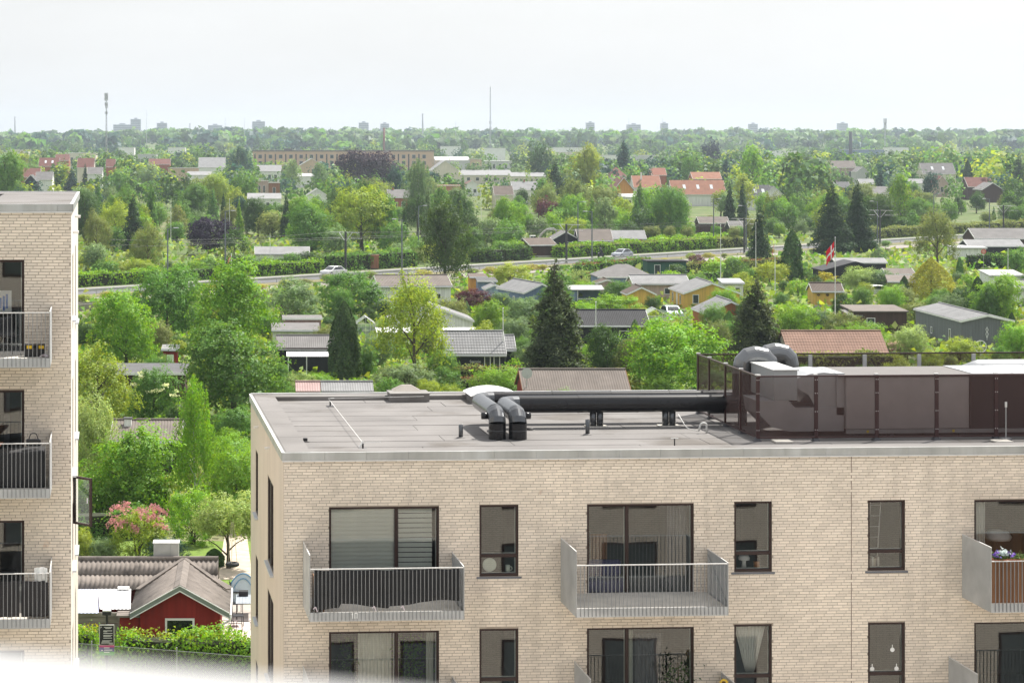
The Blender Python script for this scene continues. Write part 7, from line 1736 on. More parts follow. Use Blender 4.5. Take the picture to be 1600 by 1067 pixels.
skin('body', nodes, [(0, 1), (1, 2), (2, 3), (3, 4), (2, 5), (5, 6), (6, 7), (7, 8), (2, 9), (9, 10), (10, 11), (11, 12), (0, 13), (13, 14), (14, 15), (15, 16), (0, 17), (17, 18), (18, 19), (19, 20)], JK, pr)
MB().lathe([(.03, 1.47), (.12, 1.52), (.145, 1.62), (.13, 1.72), (.07, 1.78), (.01, 1.79)], 14, (-.08, 0, 0)).build('helmet', mat('helmet_grey', (.22, .22, .22), .3), pr, True); MB().grid(lambda a, b: (-.08 - .15 * math.cos((a - .5) * 2.2), .15 * math.sin((a - .5) * 2.2), 1.57 + .1 * b), 8, 2).build('visor', MATS['car_glass'], pr)
# road signs
def rsign(label, u, v, D, face, rim, h=2.6):
    t = thing('road_sign', label, 'road sign', W(u, D), -YAW); z_ = ZD(v, D)
    MB().tube([(0, .03, 0), (0, .03, z_ + .3)], .03, 6).build('post', GALV, t); MB().tube([(0, 0, z_), (0, -.02, z_)], .36, 20).build('rim', mat(rim[0], rim[1], .5), t); MB().tube([(0, -.0205, z_), (0, -.026, z_)], .27, 20).build('face', mat(face[0], face[1], .5), t); return t
s_ = rsign('round red and blue no parking sign beside the road hedge', 1001, 377, 407, ('sign_blue', (.05, .09, .35)), ('sign_red', (.55, .03, .03)))
z_ = ZD(377, 407); MB().extrude([(-.21, -.027, z_ + .15), (-.15, -.027, z_ + .21), (.21, -.027, z_ - .15), (.15, -.027, z_ - .21)], (0, -.004, 0)).build('slash', mat('sign_red', (.55, .03, .03), .5), s_)
rsign('round red road sign at the right hedges', 1537, 393, 320, ('sign_pale', (.6, .3, .25)), ('sign_red', (.55, .03, .03)))
# flagpoles
def flagpole(label, u, vt, vb, flag=None, D=None, h=None):
    D = D or DZ(vb); z_ = ZD(vt, D); t = thing('flagpole', label, 'flagpole', W(u, D), -YAW, 'white garden flagpoles')
    MB().tube([(0, 0, 0), (0, 0, z_)], [.06, .03], 8).build('pole', TRIM, t); MB().lathe([(.03, z_), (.07, z_ + .06), (.02, z_ + .14)], 8).build('finial', TRIM, t); B(-.12, .12, -.12, .12, 0, .6).build('foot', TRIM, t)
    return D, z_
flagpole('white flagpole in front of the long dark roof', 931, 473, 560, D=206); flagpole('tall white flagpole behind the yellow house', 1126, 352, 452); flagpole('white flagpole left of the narrow right conifer', 1181, 349, 425); Df, zf = flagpole('tall white flagpole carrying the red and white flag', 1305, 372, 505, D=250); D2, z2 = flagpole('white flagpole with a narrow pennant left of the small cypress', 1211, 377, 460); flagpole('thin white flagpole right of the small cypress', 1251, 378, 430); flagpole('white flagpole near the right edge', 1575, 390, 470); flagpole('white flagpole with pennant behind the pale sparse tree', 1481, 342, 395); flagpole('white flagpole beyond the road left of the terracotta house', 752, 313, 372, D=520); flagpole('white flagpole in the allotments beyond the road', 1073.5, 315, 365); flagpole('white flagpole left of the purple bush', 267, 312, 380); flagpole('slim white flagpole above the purple bush', 358.5, 312, 380); flagpole('white flagpole left of the white and black long shed', 422, 367, 425); flagpole('white flagpole beside the lettered black house', 786, 483, 590, D=192)
FR = mat('flag_red', (.70, .012, .03), .8); FW = mat('flag_white', (.8, .8, .8), .8)
def flag(label, u, D, z1, w, h, droop=.5, long=False):
    t = thing('flag', label, 'flag', W(u, D, z1), -YAW)
    def f(a, b): return (-.05 - w * a * (1 - droop * .55), .10 * math.sin(a * 9 + b * 2) * a, -h * b - droop * w * a * .75 - .05 * math.sin(a * 7))
    def g(a0, a1, b0, b1, m, n_): MB().grid(lambda a, b: Vector(f(a0 + (a1 - a0) * a, b0 + (b1 - b0) * b)), 8, 4).build(n_, m, t, True).modifiers.new('s', 'SOLIDIFY').thickness = .01
    g(0, .30, 0, .43, FR, 'red_field'); g(0, .30, .57, 1, FR, 'red_field'); g(.44, 1, 0, .43, FR, 'red_field'); g(.44, 1, .57, 1, FR, 'red_field'); g(.30, .44, 0, 1, FW, 'white_cross_bar'); g(0, .30, .43, .57, FW, 'white_cross_bar'); g(.44, 1, .43, .57, FW, 'white_cross_bar')
flag('red flag with white cross drooping from the tall flagpole', 1304, Df, ZD(377, Df), 1.75, 1.6, .9); flag('narrow red and white pennant on the flagpole by the small cypress', 1210, D2, ZD(380, D2), 1.3, .3, 1.5); flag('small red and white pennant behind the pale sparse tree', 1481, DZ(395), ZD(348, DZ(395)), 1.2, .35, 1.2); flag('tiny red and white flag above the bright left tree', 361, 292, ZD(399, 292), .8, .6, 1.0)
t = thing('flagpole', 'short flagpole above the bright left tree', 'flagpole', W(361.5, 292), 0, 'white garden flagpoles'); MB().tube([(0, 0, 0), (0, 0, ZD(396, 292))], .05, 8).build('pole', TRIM, t); MB().lathe([(.12, 0), (.1, .4)], 8).build('foot', TRIM, t)

# ================================================================== trees, shrubs and hedges one can tell apart
hedge(96, 842, 226, 838, 1.35, 1.3, 'mid green', 'dark clipped hedge behind the pink flowering shrub, front one'); hedge(96, 812, 262, 806, 1.5, 1.2, 'bright green', 'lighter clipped hedge behind the pink flowering shrub, rear one')
hedge(596, 604, 700, 607, 1.3, 1.0, 'olive green', 'low hedge between the cypress and the pale slender tree'); hedge(680, 606, 812, 603, 1.5, 1.0, 'olive green', 'hedge with reddish tips before the lettered black house', tip='rust brown'); hedge(690, 622, 780, 620, 1.5, 1.0, 'olive green', 'second hedge before the lettered black house', tip='rust brown'); hedge(556, 524, 610, 522, 1.0, .8, 'mid green', 'low hedge below the little greenhouse')
hedge(625, 512, 690, 510, 1.6, 1.0, 'mid green', 'dark hedge behind the pale slender tree'); hedge(430, 540, 512, 538, 1.2, .9, 'olive green', 'low hedge behind the open fronted shed', tip='rust brown')
hedge(800, 592, 850, 590, 1.3, 1.0, 'bright green', 'bright low hedge left of the tall spruce'); hedge(900, 432, 1012, 421, 1.7, 1.4, 'mid green', 'thick hedge between the hipped blue house and the road', tip='rust brown'); hedge(905, 444, 945, 440, 1.3, 1, 'mid green', 'short hedge left of the hipped blue house', tip='rust brown')
hedge(1075, 428, 1240, 418, 1.5, 1.2, 'olive green', 'hedge with rusty tips right of the dark green shed', tip='rust brown'); hedge(1100, 440, 1240, 434, 1.3, 1.2, 'mid green', 'lower hedge right of the dark green shed')
hedge(1515, 420, 1552, 419, 2.2, 1.6, 'dark green', 'tall clipped hedge block left of the round red sign'); hedge(1556, 421, 1640, 420, 2.2, 1.6, 'mid green', 'tall clipped hedge block at the right edge'); hedge(1560, 446, 1640, 440, 1.2, 1.2, 'olive green', 'low rusty hedge at the right edge', tip='rust brown')
nyv = lambda u, off: proj(onroad(u, off))
def road_hedge(u0, u1, off, H, Wd, tone, label, tip=None):
    a, b = onroad(u0, off), onroad(u1, off); ua, va, Da = proj(a); ub, vb_, Db = proj(b); hedge(ua, va, ub, vb_, H, Wd, tone, label, Da, Db, tip=tip)
road_hedge(96, 240, 9.5, 1.7, 2.6, 'bright green', 'long hedge beyond the road at the left'); road_hedge(262, 330, 9.5, 1.6, 2.6, 'mid green', 'short hedge beyond the road below the purple bush'); road_hedge(400, 492, 9.5, 1.8, 2.8, 'bright green', 'thick hedge beyond the road below the white and black shed'); road_hedge(515, 640, 10, 2.4, 2.8, 'mid green', 'thick hedge beyond the road below the rust container'); road_hedge(740, 822, 9.5, 2.0, 2.0, 'dark green', 'hedge beyond the road left of the excavator')
road_hedge(872, 1110, 9.5, 1.9, 2.2, 'bright green', 'long hedge beyond the road right of the excavator', tip='olive green'); road_hedge(880, 1125, 14.5, 1.8, 1.6, 'bright green', 'second clipped hedge behind the long road hedge'); road_hedge(1110, 1160, 9.5, 1.8, 2, 'olive green', 'short hedge beyond the road left of the narrow conifer'); road_hedge(1350, 1640, 10, 1.9, 2.6, 'olive green', 'long hedge beyond the road at the right'); road_hedge(900, 1160, 24, 1.5, 1.6, 'bright green', 'third clipped hedge in the allotments beyond the road')

hedge(1222, None, 1400, None, 2.45, 1.2, 'olive green', 'tall loose hedge before the pantile roof', 187, 187, tip='yellow green')
T = tree
T(695, 318, 449, 92, 'oval', (.062, .115, .024), 'big dense oval willow standing in front of the road'); T(572, 233, 300, 112, 'round2', 'dark purple', 'huge dark purple copper beech before the long tan block', D=830)
T(328, 338, 398, 88, 'round2', (.035, .022, .045), 'dark purple round tree beyond the road at the left'); T(655, 247, 348, 62, 'birch', 'grey green', 'tall hanging birch right of the copper beech'); T(375, 227, 292, 56, 'birch', 'blue green', 'broad hanging birch left of the tan block'); T(457, 247, 300, 36, 'birch', 'grey green', 'slim hanging birch before the tan block'); T(500, 252, 306, 40, 'birch', 'grey green', 'pale hanging birch touching the copper beech')
T(565, 289, 392, 112, 'round2', 'yellow green', 'broad pale maple below the copper beech'); T(487, 320, 402, 92, 'round', 'mid green', 'wide green tree left of the pale maple'); T(447, 300, 374, 24, 'spruce', 'black green', 'dark narrow conifer left of the pale maple'); T(603, 305, 392, 50, 'round', 'mid green', 'green tree at the right shoulder of the pale maple'); T(617, 262, 322, 30, 'oval', 'blue green', 'dark conifer like tree right of the copper beech')
T(538, 470, 604, 50, 'cypress', (.060, .110, .032), 'dark narrow column cypress'); T(360, 407, 600, 150, 'tall', 'bright green', 'tall bright green tree at the left centre', D=200); T(365, 505, 660, 195, 'round', 'mid green', 'massive round green tree below the tall bright tree', D=163); T(197, 455, 585, 125, 'round', 'bright green', 'rounded bright tree beside the left block', D=196); T(262, 412, 540, 120, 'round2', 'mid green', 'dark centred tree between the two bright left trees', D=222)
T(452, 433, 512, 108, 'dome', 'grey green', 'grey green dome shaped willow bush'); T(545, 412, 494, 112, 'spray', 'mid green', 'layered cherry tree right of the dome shaped willow'); T(648, 427, 612, 128, 'loose', 'yellow green', 'pale slender see-through tree before the white house'); T(633, 560, 628, 118, 'spray', 'grey green', 'loose grey green shrub at the foot of the slender tree')
T(868, 404, 612, 132, 'spruce', (.085, .115, .040), 'tall dark spruce in the middle'); T(1181, 430, 584, 116, 'spruce', (.085, .115, .040), 'dark spruce left of the plant screen pipes'); T(950, 510, 606, 84, 'round', 'dark green', 'dark leafy tree right of the tall spruce'); T(1050, 497, 622, 172, 'round2', 'bright green', 'wide green tree left of the plant screen'); T(1000, 520, 610, 90, 'loose', 'olive green', 'loose olive tree behind the wide green tree')
T(1038, 583, 632, 72, 'bush', 'bright green', 'bright bush against the roof edge left of the screen'); T(945, 575, 622, 100, 'bush', 'golden green', 'golden bush behind the brown roof'); T(783, 568, 636, 92, 'bush', 'bright green', 'bright bush behind the white rooflight'); T(762, 470, 530, 66, 'round', 'bright green', 'bright round bush right of the white house'); T(738, 446, 488, 66, 'spray', 'maroon', 'maroon shrub right of the white house'); T(1088, 392, 426, 36, 'spray', 'maroon', 'red brown shrub beside the dark green shed')
T(1455, 401, 475, 74, 'cone', 'golden green', 'golden green conifer left of the right edge houses'); T(1465, 327, 430, 74, 'loose', 'olive green', 'tall pale sparse tree at the right'); T(1300, 284, 396, 74, 'spruce', 'black green', 'left of two big dark spruces at the right'); T(1340, 282, 394, 66, 'spruce', 'black green', 'right of two big dark spruces at the right'); T(1238, 359, 440, 32, 'cypress', 'dark green', 'small dark cypress left of the flag'); T(1187, 317, 412, 44, 'spruce', 'black green', 'dark conifer beside the third line pole')
T(944, 312, 380, 48, 'oval', 'grey green', 'grey green oval tree behind the road hedge'); T(1047, 291, 378, 66, 'round2', 'mid green', 'big round tree below the long red roof'); T(975, 218, 296, 36, 'pine', 'blue green', 'tall dark pine at the centre skyline', D=900); T(913, 228, 318, 62, 'round', 'yellow green', 'tall light green tree left of the dark pine'); T(843, 222, 288, 48, 'round', 'dark green', 'dark round tree left of the light green tree', D=1000); T(868, 252, 325, 40, 'pine', 'black green', 'dark pine below the light green tree')
T(853, 308, 356, 40, 'round2', 'maroon', 'maroon bush among the middle trees'); T(1175, 231, 312, 48, 'oval', 'bright green', 'bright green tree behind the grey roofed house'); T(1079, 240, 300, 36, 'round', 'mid green', 'rounded tree behind the long red roof'); T(1112, 217, 262, 34, 'round2', (.03, .035, .05), 'dark purple tree near the far road', D=1300); T(1140, 283, 356, 26, 'spruce', 'black green', 'left of two dark firs right of the long red roof'); T(1160, 282, 356, 24, 'spruce', 'black green', 'right of two dark firs right of the long red roof'); T(1135, 246, 300, 26, 'pine', 'blue green', 'dark pine right of the far road')
T(1408, 273, 356, 48, 'tall', 'bright green', 'bright pointed poplar at the right'); T(1512, 250, 306, 16, 'cypress', 'black green', 'slim dark cypress near the right edge'); T(1592, 240, 312, 36, 'spruce', 'black green', 'dark fir cut by the right edge'); T(1375, 258, 320, 30, 'spruce', 'blue green', 'dark blue fir left of the bright poplar'); T(1455, 272, 320, 32, 'oval', 'blue green', 'dark tree below the long slate roof')
T(8, 238, 334, 78, 'round', 'mid green', 'big dark leafy tree at the left edge above the roof', D=560); T(208, 300, 392, 46, 'spruce', 'black green', 'broad dark yew among pale trees at the left'); T(180, 313, 388, 66, 'loose', 'yellow green', 'yellow green tree left of the dark yew'); T(232, 349, 432, 66, 'loose', 'olive green', 'olive tree beyond the road at the left'); T(133, 254, 300, 14, 'spruce', 'black green', 'narrow dark fir below the tall mast'); T(112, 262, 306, 34, 'spruce', 'blue green', 'dark fir left of the tall mast foot'); T(188, 264, 312, 44, 'round', 'mid green', 'deep green tree right of the mast foot'); T(232, 258, 306, 46, 'round', 'grey green', 'rounded pale tree right of the mast foot')
T(340, 272, 330, 60, 'round', 'yellow green', 'yellow green tree below the white halls'); T(300, 288, 345, 70, 'round', 'mid green', 'wide green tree left of the yellow green one'); T(150, 330, 410, 56, 'loose', 'olive green', 'loose tree beside the corner of the left block'); T(278, 318, 372, 44, 'birch', 'olive green', 'small loose tree behind the left flagpole')
# near left garden
T(150, 540, 690, 130, 'loose', 'yellow green', 'loose yellow green tree at the left block wall', D=150); T(205, 668, 815, 170, 'round', 'bright green', 'great rounded bright shrub beside the weeping birch', name='shrub', cat='shrub'); T(305, 585, 800, 92, 'birch', 'bright green', 'near weeping birch with drooping shoots'); T(372, 690, 815, 100, 'bush', 'bright green', 'bright bush against the side wall of the main block'); T(145, 610, 760, 90, 'bush', 'pale green', 'pale feathery bush beside the left block'); T(300, 752, 850, 90, 'spray', 'bright green', 'layered juniper like shrub above the apple tree'); T(240, 575, 690, 96, 'round', 'mid green', 'elder with creamy blossom above the brown roofed shed', D=156)
ap = T(357, 772, 893, 112, 'high', 'pale green', 'apple tree with pale leaves over the tyre swing', D=107)
T(335, 856, 884, 32, 'cypress', 'dark green', 'dark clipped bush at the foot of the apple tree', D=107.5, name='shrub', cat='shrub'); T(262, 838, 884, 74, 'bush', 'blue green', 'dark low shrub right of the pink flowering shrub', D=107); T(160, 838, 880, 60, 'bush', 'grey green', 'grey leaved low shrub left of the pink flowering shrub', D=108); T(126, 822, 878, 44, 'bush', 'yellow green', 'yellow green low shrub beside the left block wall', D=108)
pk = T(215, 784, 880, 92, 'spray', 'yellow green', 'shrub covered with pink blossom sprays', D=108)
rngf = np.random.default_rng(21); k = 1500; st = rngf.integers(0, 26, k); aa = st * 2.4; tt = rngf.uniform(.45, 1.05, k)
C = np.stack([np.cos(aa) * tt * .5 + rngf.normal(0, .022, k), np.sin(aa) * tt * .5 + rngf.normal(0, .022, k), np.clip(.25 + .7 * np.sin(tt * 2.1) * (.55 + .45 * np.sin(st * 1.7) ** 2) + rngf.normal(0, .02, k), .05, 1.1)], 1)
o = ob('blossom', leaf_mesh('blossom', C, rngf.normal(size=(k, 3)), .032, .9, LEAF, rngf), pk); o.color = (.52, .27, .25, 1)
el = [t_ for t_ in TREES if t_['label'] and t_['label'].startswith('elder')][0]['o']; k = 500
d_ = sph(rngf, 30); d_ = d_[d_[:, 2] > 0]; ii = rngf.integers(0, len(d_), k); C = d_[ii] * np.array([.47, .47, .42]) + np.array([0, 0, .56]) + rngf.normal(0, .022, (k, 3)) * np.array([1.6, 1.6, .5])
o = ob('blossom', leaf_mesh('blossom', C, rngf.normal(size=(k, 3)) + np.array([0, 0, 1]), .03, .9, LEAF, rngf), el); o.color = (.62, .66, .38, 1)
pb = T(1395, 529, 566, 62, 'spray', (.52, .34, .30), 'pale pink blossoming shrub below the grey metal shed', D=210)
# pollards along the far hedge
for i, u in enumerate((1012, 1023, 1047, 1075, 1147)):
    t = thing('pollard_tree', '%s of the five pollarded trees behind the road hedge' % ('leftmost', 'second from left', 'middle', 'fourth from left', 'rightmost')[i], 'tree', W(u, 425), i, 'pollarded trees behind the road hedge', (1, 1, 1))
    MB().tube([(0, 0, 0), (.05, 0, 1.2), (0, 0, 2.6)], [.3, .24, .28], 8).build('trunk', BARK, t, True)
    c = ob('crown', proto('round', 1)[0], t, (0, 0, 1.7), None, (2.6, 2.6, 2.2)); c.color = (*GREEN['olive green'], 1)
# right allotments
T(1345, 415, 456, 66, 'bush', 'pale green', 'pale apple bush before the black gabled house'); T(1378, 418, 457, 50, 'bush', 'grey green', 'grey green bush left of the dark red shed'); T(1288, 424, 452, 46, 'dome', 'golden green', 'bright golden clipped dome bush left of the flag'); T(1272, 428, 455, 30, 'dome', 'dark green', 'dark clipped ball bush left of the golden dome'); T(1262, 416, 440, 32, 'dome', 'mid green', 'green clipped dome behind the dark ball bush'); T(1560, 430, 510, 90, 'round', 'bright green', 'bright green tree right of the golden conifer'); T(1540, 445, 512, 50, 'round', 'mid green', 'dark middle bush between golden conifer and right edge')
T(1350, 500, 560, 90, 'bush', 'bright green', 'bright bush left of the grey metal shed'); T(1320, 480, 540, 70, 'spray', 'olive green', 'loose bush above the pantile roof'); T(1422, 505, 572, 60, 'bush', 'pale green', 'pale bush against the left wall of the grey shed', D=208); T(1500, 525, 572, 60, 'bush', 'yellow green', 'yellow green bush before the grey shed corner', D=205); T(1590, 500, 575, 66, 'bush', 'bright green', 'leafy bush at the right edge before the grey shed', D=206); T(1275, 480, 520, 60, 'bush', 'dark green', 'dark bush below the mustard yellow shed')
T(1115, 470, 520, 50, 'bush', 'mid green', 'bush between the orange house and the long dark roof', D=232); T(960, 455, 500, 100, 'spray', 'bright green', 'large bright shrub behind the long dark roof'); T(1000, 478, 506, 70, 'spray', 'yellow green', 'yellow green shrub left of the pale car'); T(905, 415, 450, 36, 'spray', 'pale green', 'white flowering shrub right of the tall spruce'); T(918, 438, 465, 50, 'bush', 'bright green', 'bright bush behind the blue pavilion'); T(1205, 405, 445, 60, 'spray', 'yellow green', 'yellow bush right of the dark green shed'); T(1120, 405, 436, 50, 'bush', 'bright green', 'bright bush right of the red brown shrub')
T(800, 405, 452, 70, 'spray', 'yellow green', 'yellow green bush right of the big willow'); T(805, 492, 545, 60, 'bush', 'grey green', 'grey bush left of the tall spruce base'); T(800, 345, 400, 50, 'round', 'mid green', 'dark round tree left of the excavator'); T(1110, 575, 640, 66, 'bush', 'mid green', 'dark bush beside the left end of the screen', D=184); T(470, 575, 625, 60, 'spray', 'pale green', 'white flowering shrub left of the cypress'); T(590, 520, 570, 60, 'bush', 'grey green', 'soft grey bush right of the cypress'); T(690, 540, 606, 60, 'bush', 'mid green', 'bush right of the slender tree stem'); T(560, 590, 636, 46, 'bush', 'bright green', 'bright small bush right of the cypress foot', D=176)
T(500, 580, 640, 60, 'bush', 'bright green', 'small bright bush left of the cypress foot', D=178); T(1290, 515, 560, 60, 'spray', 'mid green', 'bush behind the left end of the pantile roof'); T(1240, 470, 530, 70, 'bush', 'bright green', 'bright bush right of the right spruce'); T(1160, 560, 620, 60, 'bush', 'mid green', 'bush behind the duct elbows', D=190)

# ---- everything that fills the gaps, placed so that houses, road and marked trees stay in sight
road_pts = []
for i in range(-140, 621, 4):
    road_pts.append((i, rc(i)))
def road_clear(X, D, w):
    off = (-(X) * .70 + (D - 322) * .714 - 0) if False else ((D - rc(X)) * .714)
    return off < -17 - w * .4 or off > 12 + w * .4
keep(522, 622, 238, 292, 829)
for t_ in list(TREES): KEEP.append((t_['u'] - t_['wpx'] * .36, t_['u'] + t_['wpx'] * .36, t_['vt'] - 2, t_['vt'] + (DZ_v := (FPX * CAMH / t_['D'] + PV) - t_['vt']) * .62, t_['D'], 1))
ROADV = [(u, proj(onroad(u, 6))[1], proj(onroad(u, -5))[1]) for u in range(60, 1640, 40)]
def blocked(u, v0, v1, wpx, D, tol=.3):
    a0, a1 = u - wpx * .42, u + wpx * .42
    for kk_ in KEEP:
        k0, k1, w0, w1, kd = kk_[:5]; tl = tol if len(kk_) == 5 else min(tol, .22)
        if kd > D - 2:
            ox = min(a1, k1) - max(a0, k0); oy = min(v1, w1) - max(v0, w0)
            if ox > 0 and oy > 0 and ox * oy > tl * (k1 - k0) * (w1 - w0): return True
    if D < 520:
        for (ru, r0, r1) in ROADV:
            if a0 - 20 < ru < a1 + 20 and D < DZ(r0) and v0 < r1 - 1.5 and v1 > r0: return True
    return False
def inside(X, D, r):
    for (k0, k1, w0, w1, kd) in [q[:5] for q in KEEP]:
        if abs(D - kd - 3) < 5 and k0 - 4 < PU + FPX * X / D < k1 + 4: return True
    return False
fr_ = random.Random(77); FILL = []; MASS = []
def fill(n, Dr, hr, wr, kinds, tones, urange=(-30, 1640), maxtry=40, tol=.3, spacing=.36, mass=False):
    made = 0; tries = 0
    while made < n and tries < n * maxtry:
        tries += 1
        D = 1 / fr_.uniform(1 / Dr[1], 1 / Dr[0]); u = fr_.uniform(*urange); X = (u - PU) / FPX * D
        h = fr_.uniform(*hr); w = h * fr_.uniform(*wr); s = FPX / D
        kd = fr_.choice(kinds)
        if kd in ('spruce', 'pine', 'cypress', 'cone'): w = h * fr_.uniform(.28, .45)
        vb = FPX * CAMH / D + PV; vt = vb - h * s
        if u < 440 and D < 66 or (u < 120 and vt > 300): continue
        if u > 395 and vt > 600: continue
        if not road_clear(X, D, w) or inside(X, D, w): continue
        if blocked(u, vt, vb, w * s, D, tol): continue
        if any(abs(X - x_) < (w + w2) * spacing and abs(D - d_) < (w + w2) * spacing for (x_, d_, w2) in FILL): continue
        FILL.append((X, D, w)); made += 1
        if mass: MASS.append((X, D, w, h, GREEN[fr_.choice(tones)]))
        else: tree(u, vt, vb, w * s, kd, fr_.choice(tones), None)
    return made
for t_ in TREES: FILL.append(((t_['u'] - PU) / FPX * t_['D'], t_['D'], t_['w'] * .8))
LG = ['mid green', 'bright green', 'yellow green', 'olive green', 'grey green', 'mid green', 'dark green', 'mid green']
n1 = fill(70, (112, 215), (1.2, 3.4), (.9, 1.5), ['bush', 'spray', 'dome', 'bush', 'round'], LG, tol=.4)
n2 = fill(175, (205, 330), (1.3, 4.6), (.8, 1.5), ['bush', 'spray', 'dome', 'round', 'bush', 'cypress', 'round2'], LG + ['dark green', 'dark green'], tol=.62, spacing=.3, maxtry=80)
n3 = fill(75, (330, 520), (2.5, 6.5), (.8, 1.3), ['round', 'bush', 'loose', 'round2', 'spray'], LG + ['dark green'], tol=.4, spacing=.3, maxtry=80)
n4 = fill(125, (430, 680), (5, 12), (.7, 1.1), ['round', 'round2', 'oval', 'loose', 'spruce', 'round', 'tall'], LG + ['dark green', 'blue green', 'dark green'], tol=.38, spacing=.26, maxtry=120)
n5 = fill(110, (700, 1000), (8, 15), (.7, 1.1), ['round', 'round2', 'oval', 'spruce', 'birch'], LG + ['dark green', 'blue green'], tol=.25, spacing=.28, maxtry=120, mass=True)
n6 = fill(45, (430, 620), (3.5, 9), (.7, 1.1), ['round', 'round2', 'oval', 'loose', 'spruce', 'bush'], LG + ['dark green'], tol=.55, spacing=.22, maxtry=150)
n7 = fill(50, (430, 700), (3, 7.5), (.7, 1.2), ['round', 'round2', 'oval', 'bush', 'spray', 'tall'], LG, urange=(1190, 1640), tol=.6, spacing=.2, maxtry=200) + fill(24, (430, 640), (3, 7), (.7, 1.2), ['round', 'round2', 'bush'], LG, urange=(820, 1190), tol=.6, spacing=.2, maxtry=200)
print('FILL', n7, n1, n2, n3, n4, n5, n6)

# bushes along the far side of the road
for i in range(34):
    u = 125 + i * 22 + fr_.uniform(-8, 8); q = onroad(u, fr_.uniform(11, 16)); uu, vb, D = proj(q); h = fr_.uniform(1.6, 3.6)
    if abs(uu - 845) < 34: continue
    tree(uu, vb - h * FPX / D, vb, h * fr_.uniform(1.0, 1.6) * FPX / D, fr_.choice(['bush', 'round', 'spray', 'round2']), fr_.choice(LG + ['dark green']), None)
# rough growth along the near side of the road
for i in range(46):
    u = 130 + i * 31.5 + fr_.uniform(-9, 9); q = onroad(u, fr_.uniform(-15, -9)); uu, vb, D = proj(q); h = fr_.uniform(.7, 1.5)
    if any(abs(uu - k) < 14 for k in (695, 972)): continue
    tree(uu, vb - h * FPX / D, vb, h * fr_.uniform(1.5, 3.2) * FPX / D, fr_.choice(['bush', 'spray']), fr_.choice(['olive green', 'yellow green', 'mid green', 'golden green']), None)
# ---- the tree cover beyond that nobody could count
rg = random.Random(15); sp = list(MASS)
tries = 0
while len(sp) < 1850 and tries < 30000:
    tries += 1
    D = 1 / rg.uniform(1 / 2350, 1 / 640); u = rg.uniform(-40, 1640); X = (u - PU) / FPX * D; h = rg.uniform(7, 15); w = h * rg.uniform(.75, 1.25); s = FPX / D; z0 = hill(X, D)
    vb = PV + (CAMH - z0) * s; vt = PV + (CAMH - z0 - h) * s
    if blocked(u, vt, vb, w * s, D, .27) or inside(X, D, w): continue
    sp.append((X, D, w, h, rg.choice(WT + [GREEN['dark green'], GREEN['yellow green']])))
wood('suburb_tree_cover', 'mass of small hazy trees between the far roofs', sp, 140, 1.55, 4)
# undergrowth over open soil in the allotments
rngf = np.random.default_rng(31); n = 60000; Dm = 1 / rngf.uniform(1 / 470, 1 / 104, n); um = rngf.uniform(80, 1640, n); Xm = (um - PU) / FPX * Dm
vm = FPX * CAMH / Dm + PV
ok = (((Dm - (322 + .985 * Xm)) * .714 < -16) | ((Dm - (322 + .985 * Xm)) * .714 > 11)) & ~((um > 395) & (vm > 640)) & ~((um < 430) & (vm > 840))
Xm, Dm = Xm[ok], Dm[ok]; n = len(Xm)
hh = np.abs(rngf.normal(0, .45, n)) + .05; C = np.stack([Dm * SN + Xm * CS, Dm * CS - Xm * SN, hh], 1)
tones = np.array([GREEN[k] for k in ('mid green', 'olive green', 'bright green', 'yellow green', 'pale green')])[rngf.integers(0, 5, n)]
o = ob('undergrowth', leaf_mesh('undergrowth', C, rngf.normal(size=(n, 3)) * .7 + np.array([0, 0, .6]), .75 * rngf.uniform(.5, 1.3, n) * (Dm / 250), .8, foliage('wood_surface', attr=True), rngf, tones)); tag(o, 'low rough undergrowth and garden plants between the allotments', 'undergrowth', None, 'stuff')

# ---- labels for the filling trees: look and nearest landmark
LM = []
for t_ in TREES:
    if t_['label'] and t_['h'] > 3: LM.append((t_['u'], t_['D'], t_['label']))
SHORT = {}
landm = []
for o in COL.objects:
    lb = o.get('label'); 
    if lb and o.parent is None and o.get('category') in ('house', 'shed', 'hut', 'building', 'greenhouse', 'excavator', 'pole', 'street lamp', 'flagpole', 'pavilion') and o.name.split('.')[0] != 'viewing_block':
        u_, v_, D_ = proj(o.location if o.location.length > 1 else Vector((0, 50, 10)))
        if 0 < u_ < 1600 and D_ > 80: landm.append((u_, D_, lb))
KW = {'bush': 'bushy shrub', 'dome': 'domed shrub', 'spray': 'loose shrub', 'round': 'round tree', 'round2': 'broad tree', 'oval': 'oval tree', 'tall': 'pointed tree', 'loose': 'airy tree', 'spruce': 'fir', 'birch': 'hanging birch'}
import re
def shorten(lb):
    q = re.split(r' (?:behind|left of|right of|in front|beside|with|among|below|above|beyond|before|near|at the|between|cut by|and|half|under|by the|on the|peeping) ?', lb)[0]
    return q
cnt = {}
for s_ in landm: cnt[shorten(s_[2])] = cnt.get(shorten(s_[2]), 0) + 1
landm = [l_ for l_ in landm if True]
used = {}
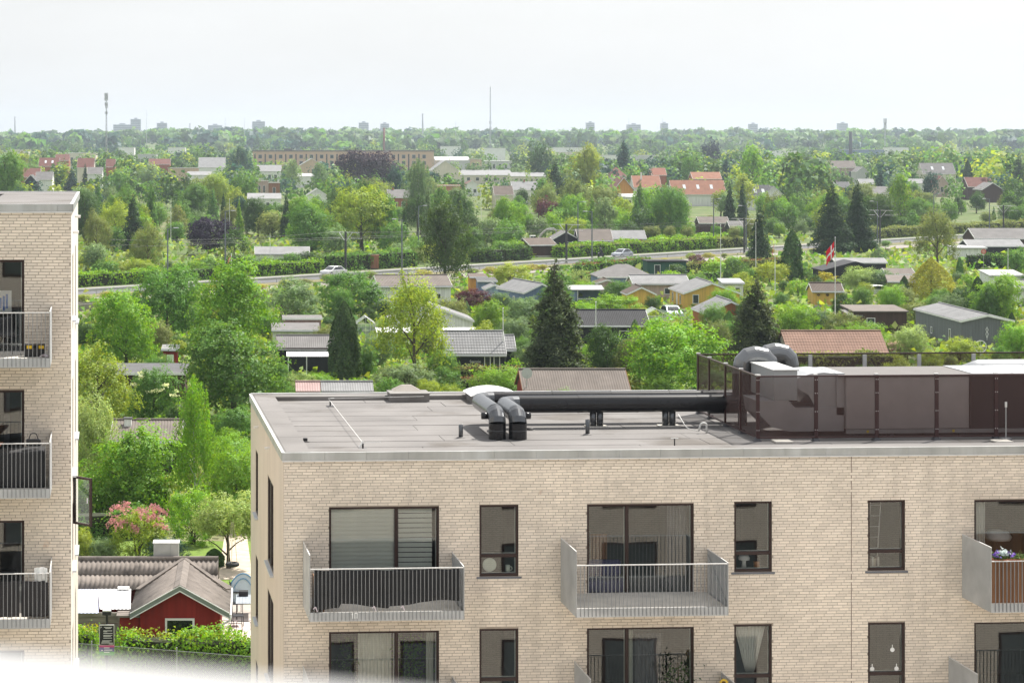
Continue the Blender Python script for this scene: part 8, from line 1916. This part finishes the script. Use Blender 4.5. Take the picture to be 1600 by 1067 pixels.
for t_ in [q for q in TREES if not q['label']]:
    u_, D_ = t_['u'], t_['D']; b_ = min(landm, key=lambda l_: (abs(l_[0] - u_) + abs(1 / l_[1] - 1 / D_) * 40000))
    dv = (1 / D_ - 1 / b_[1]) * FPX * CAMH; du = u_ - b_[0]
    rel = ('left of' if du < 0 else 'right of') if abs(du) > abs(dv) * 1.2 else ('in front of' if dv > 0 else 'behind')
    size = 'tall' if t_['h'] > 8 else ('small' if t_['h'] < 2 else '')
    lb = ' '.join(('%s %s %s %s the %s' % (size, t_['tone'], KW.get(t_['kind'], 'tree'), rel, ' '.join(b_[2].split()[:9]))).split()[:12])
    lb = re.sub(r'( (with|and|of|the|in|at|to|by|left|right|behind|beside|its|white|before|among|on|a|below|between))+$', '', lb)
    used.setdefault(lb, []).append(t_)
for lb, ts in used.items():
    ts.sort(key=lambda q: q['u'])
    for i, t_ in enumerate(ts):
        o = t_['o']; o['label'] = lb if len(ts) == 1 else lb + (', left one' if len(ts) == 2 and i == 0 else ', right one' if len(ts) == 2 else ', %s from left' % ('first', 'second', 'third', 'fourth', 'fifth', 'sixth', 'seventh', 'eighth')[min(i, 7)])
        o['group'] = 'shrubs among the allotments' if o['category'] == 'shrub' else 'trees of the suburb'
HAZE = 1.15e-4

# ================================================================== the haze that pales the far trees
hz = MB(); 
a = [cw(-4600, -260), cw(6400, -260), cw(6400, 6800), cw(-4600, 6800)]
hz.extrude([(p.x, p.y, -1.2) for p in a], (0, 0, 96))
hm = bpy.data.materials.new('haze'); hm.use_nodes = True
n = hm.node_tree.nodes; l = hm.node_tree.links; n.remove(n['Principled BSDF'])
pv = n.new('ShaderNodeVolumePrincipled'); pv.inputs['Color'].default_value = (0.76, 0.88, 1.0, 1); pv.inputs['Density'].default_value = HAZE
pv.inputs['Anisotropy'].default_value = 0.35
l.new(pv.outputs[0], n['Material Output'].inputs['Volume'])
ho = hz.build('haze', hm); ho['kind'] = 'stuff'; ho['label'] = 'thin pale summer haze lying over the suburb'; ho['category'] = 'haze'
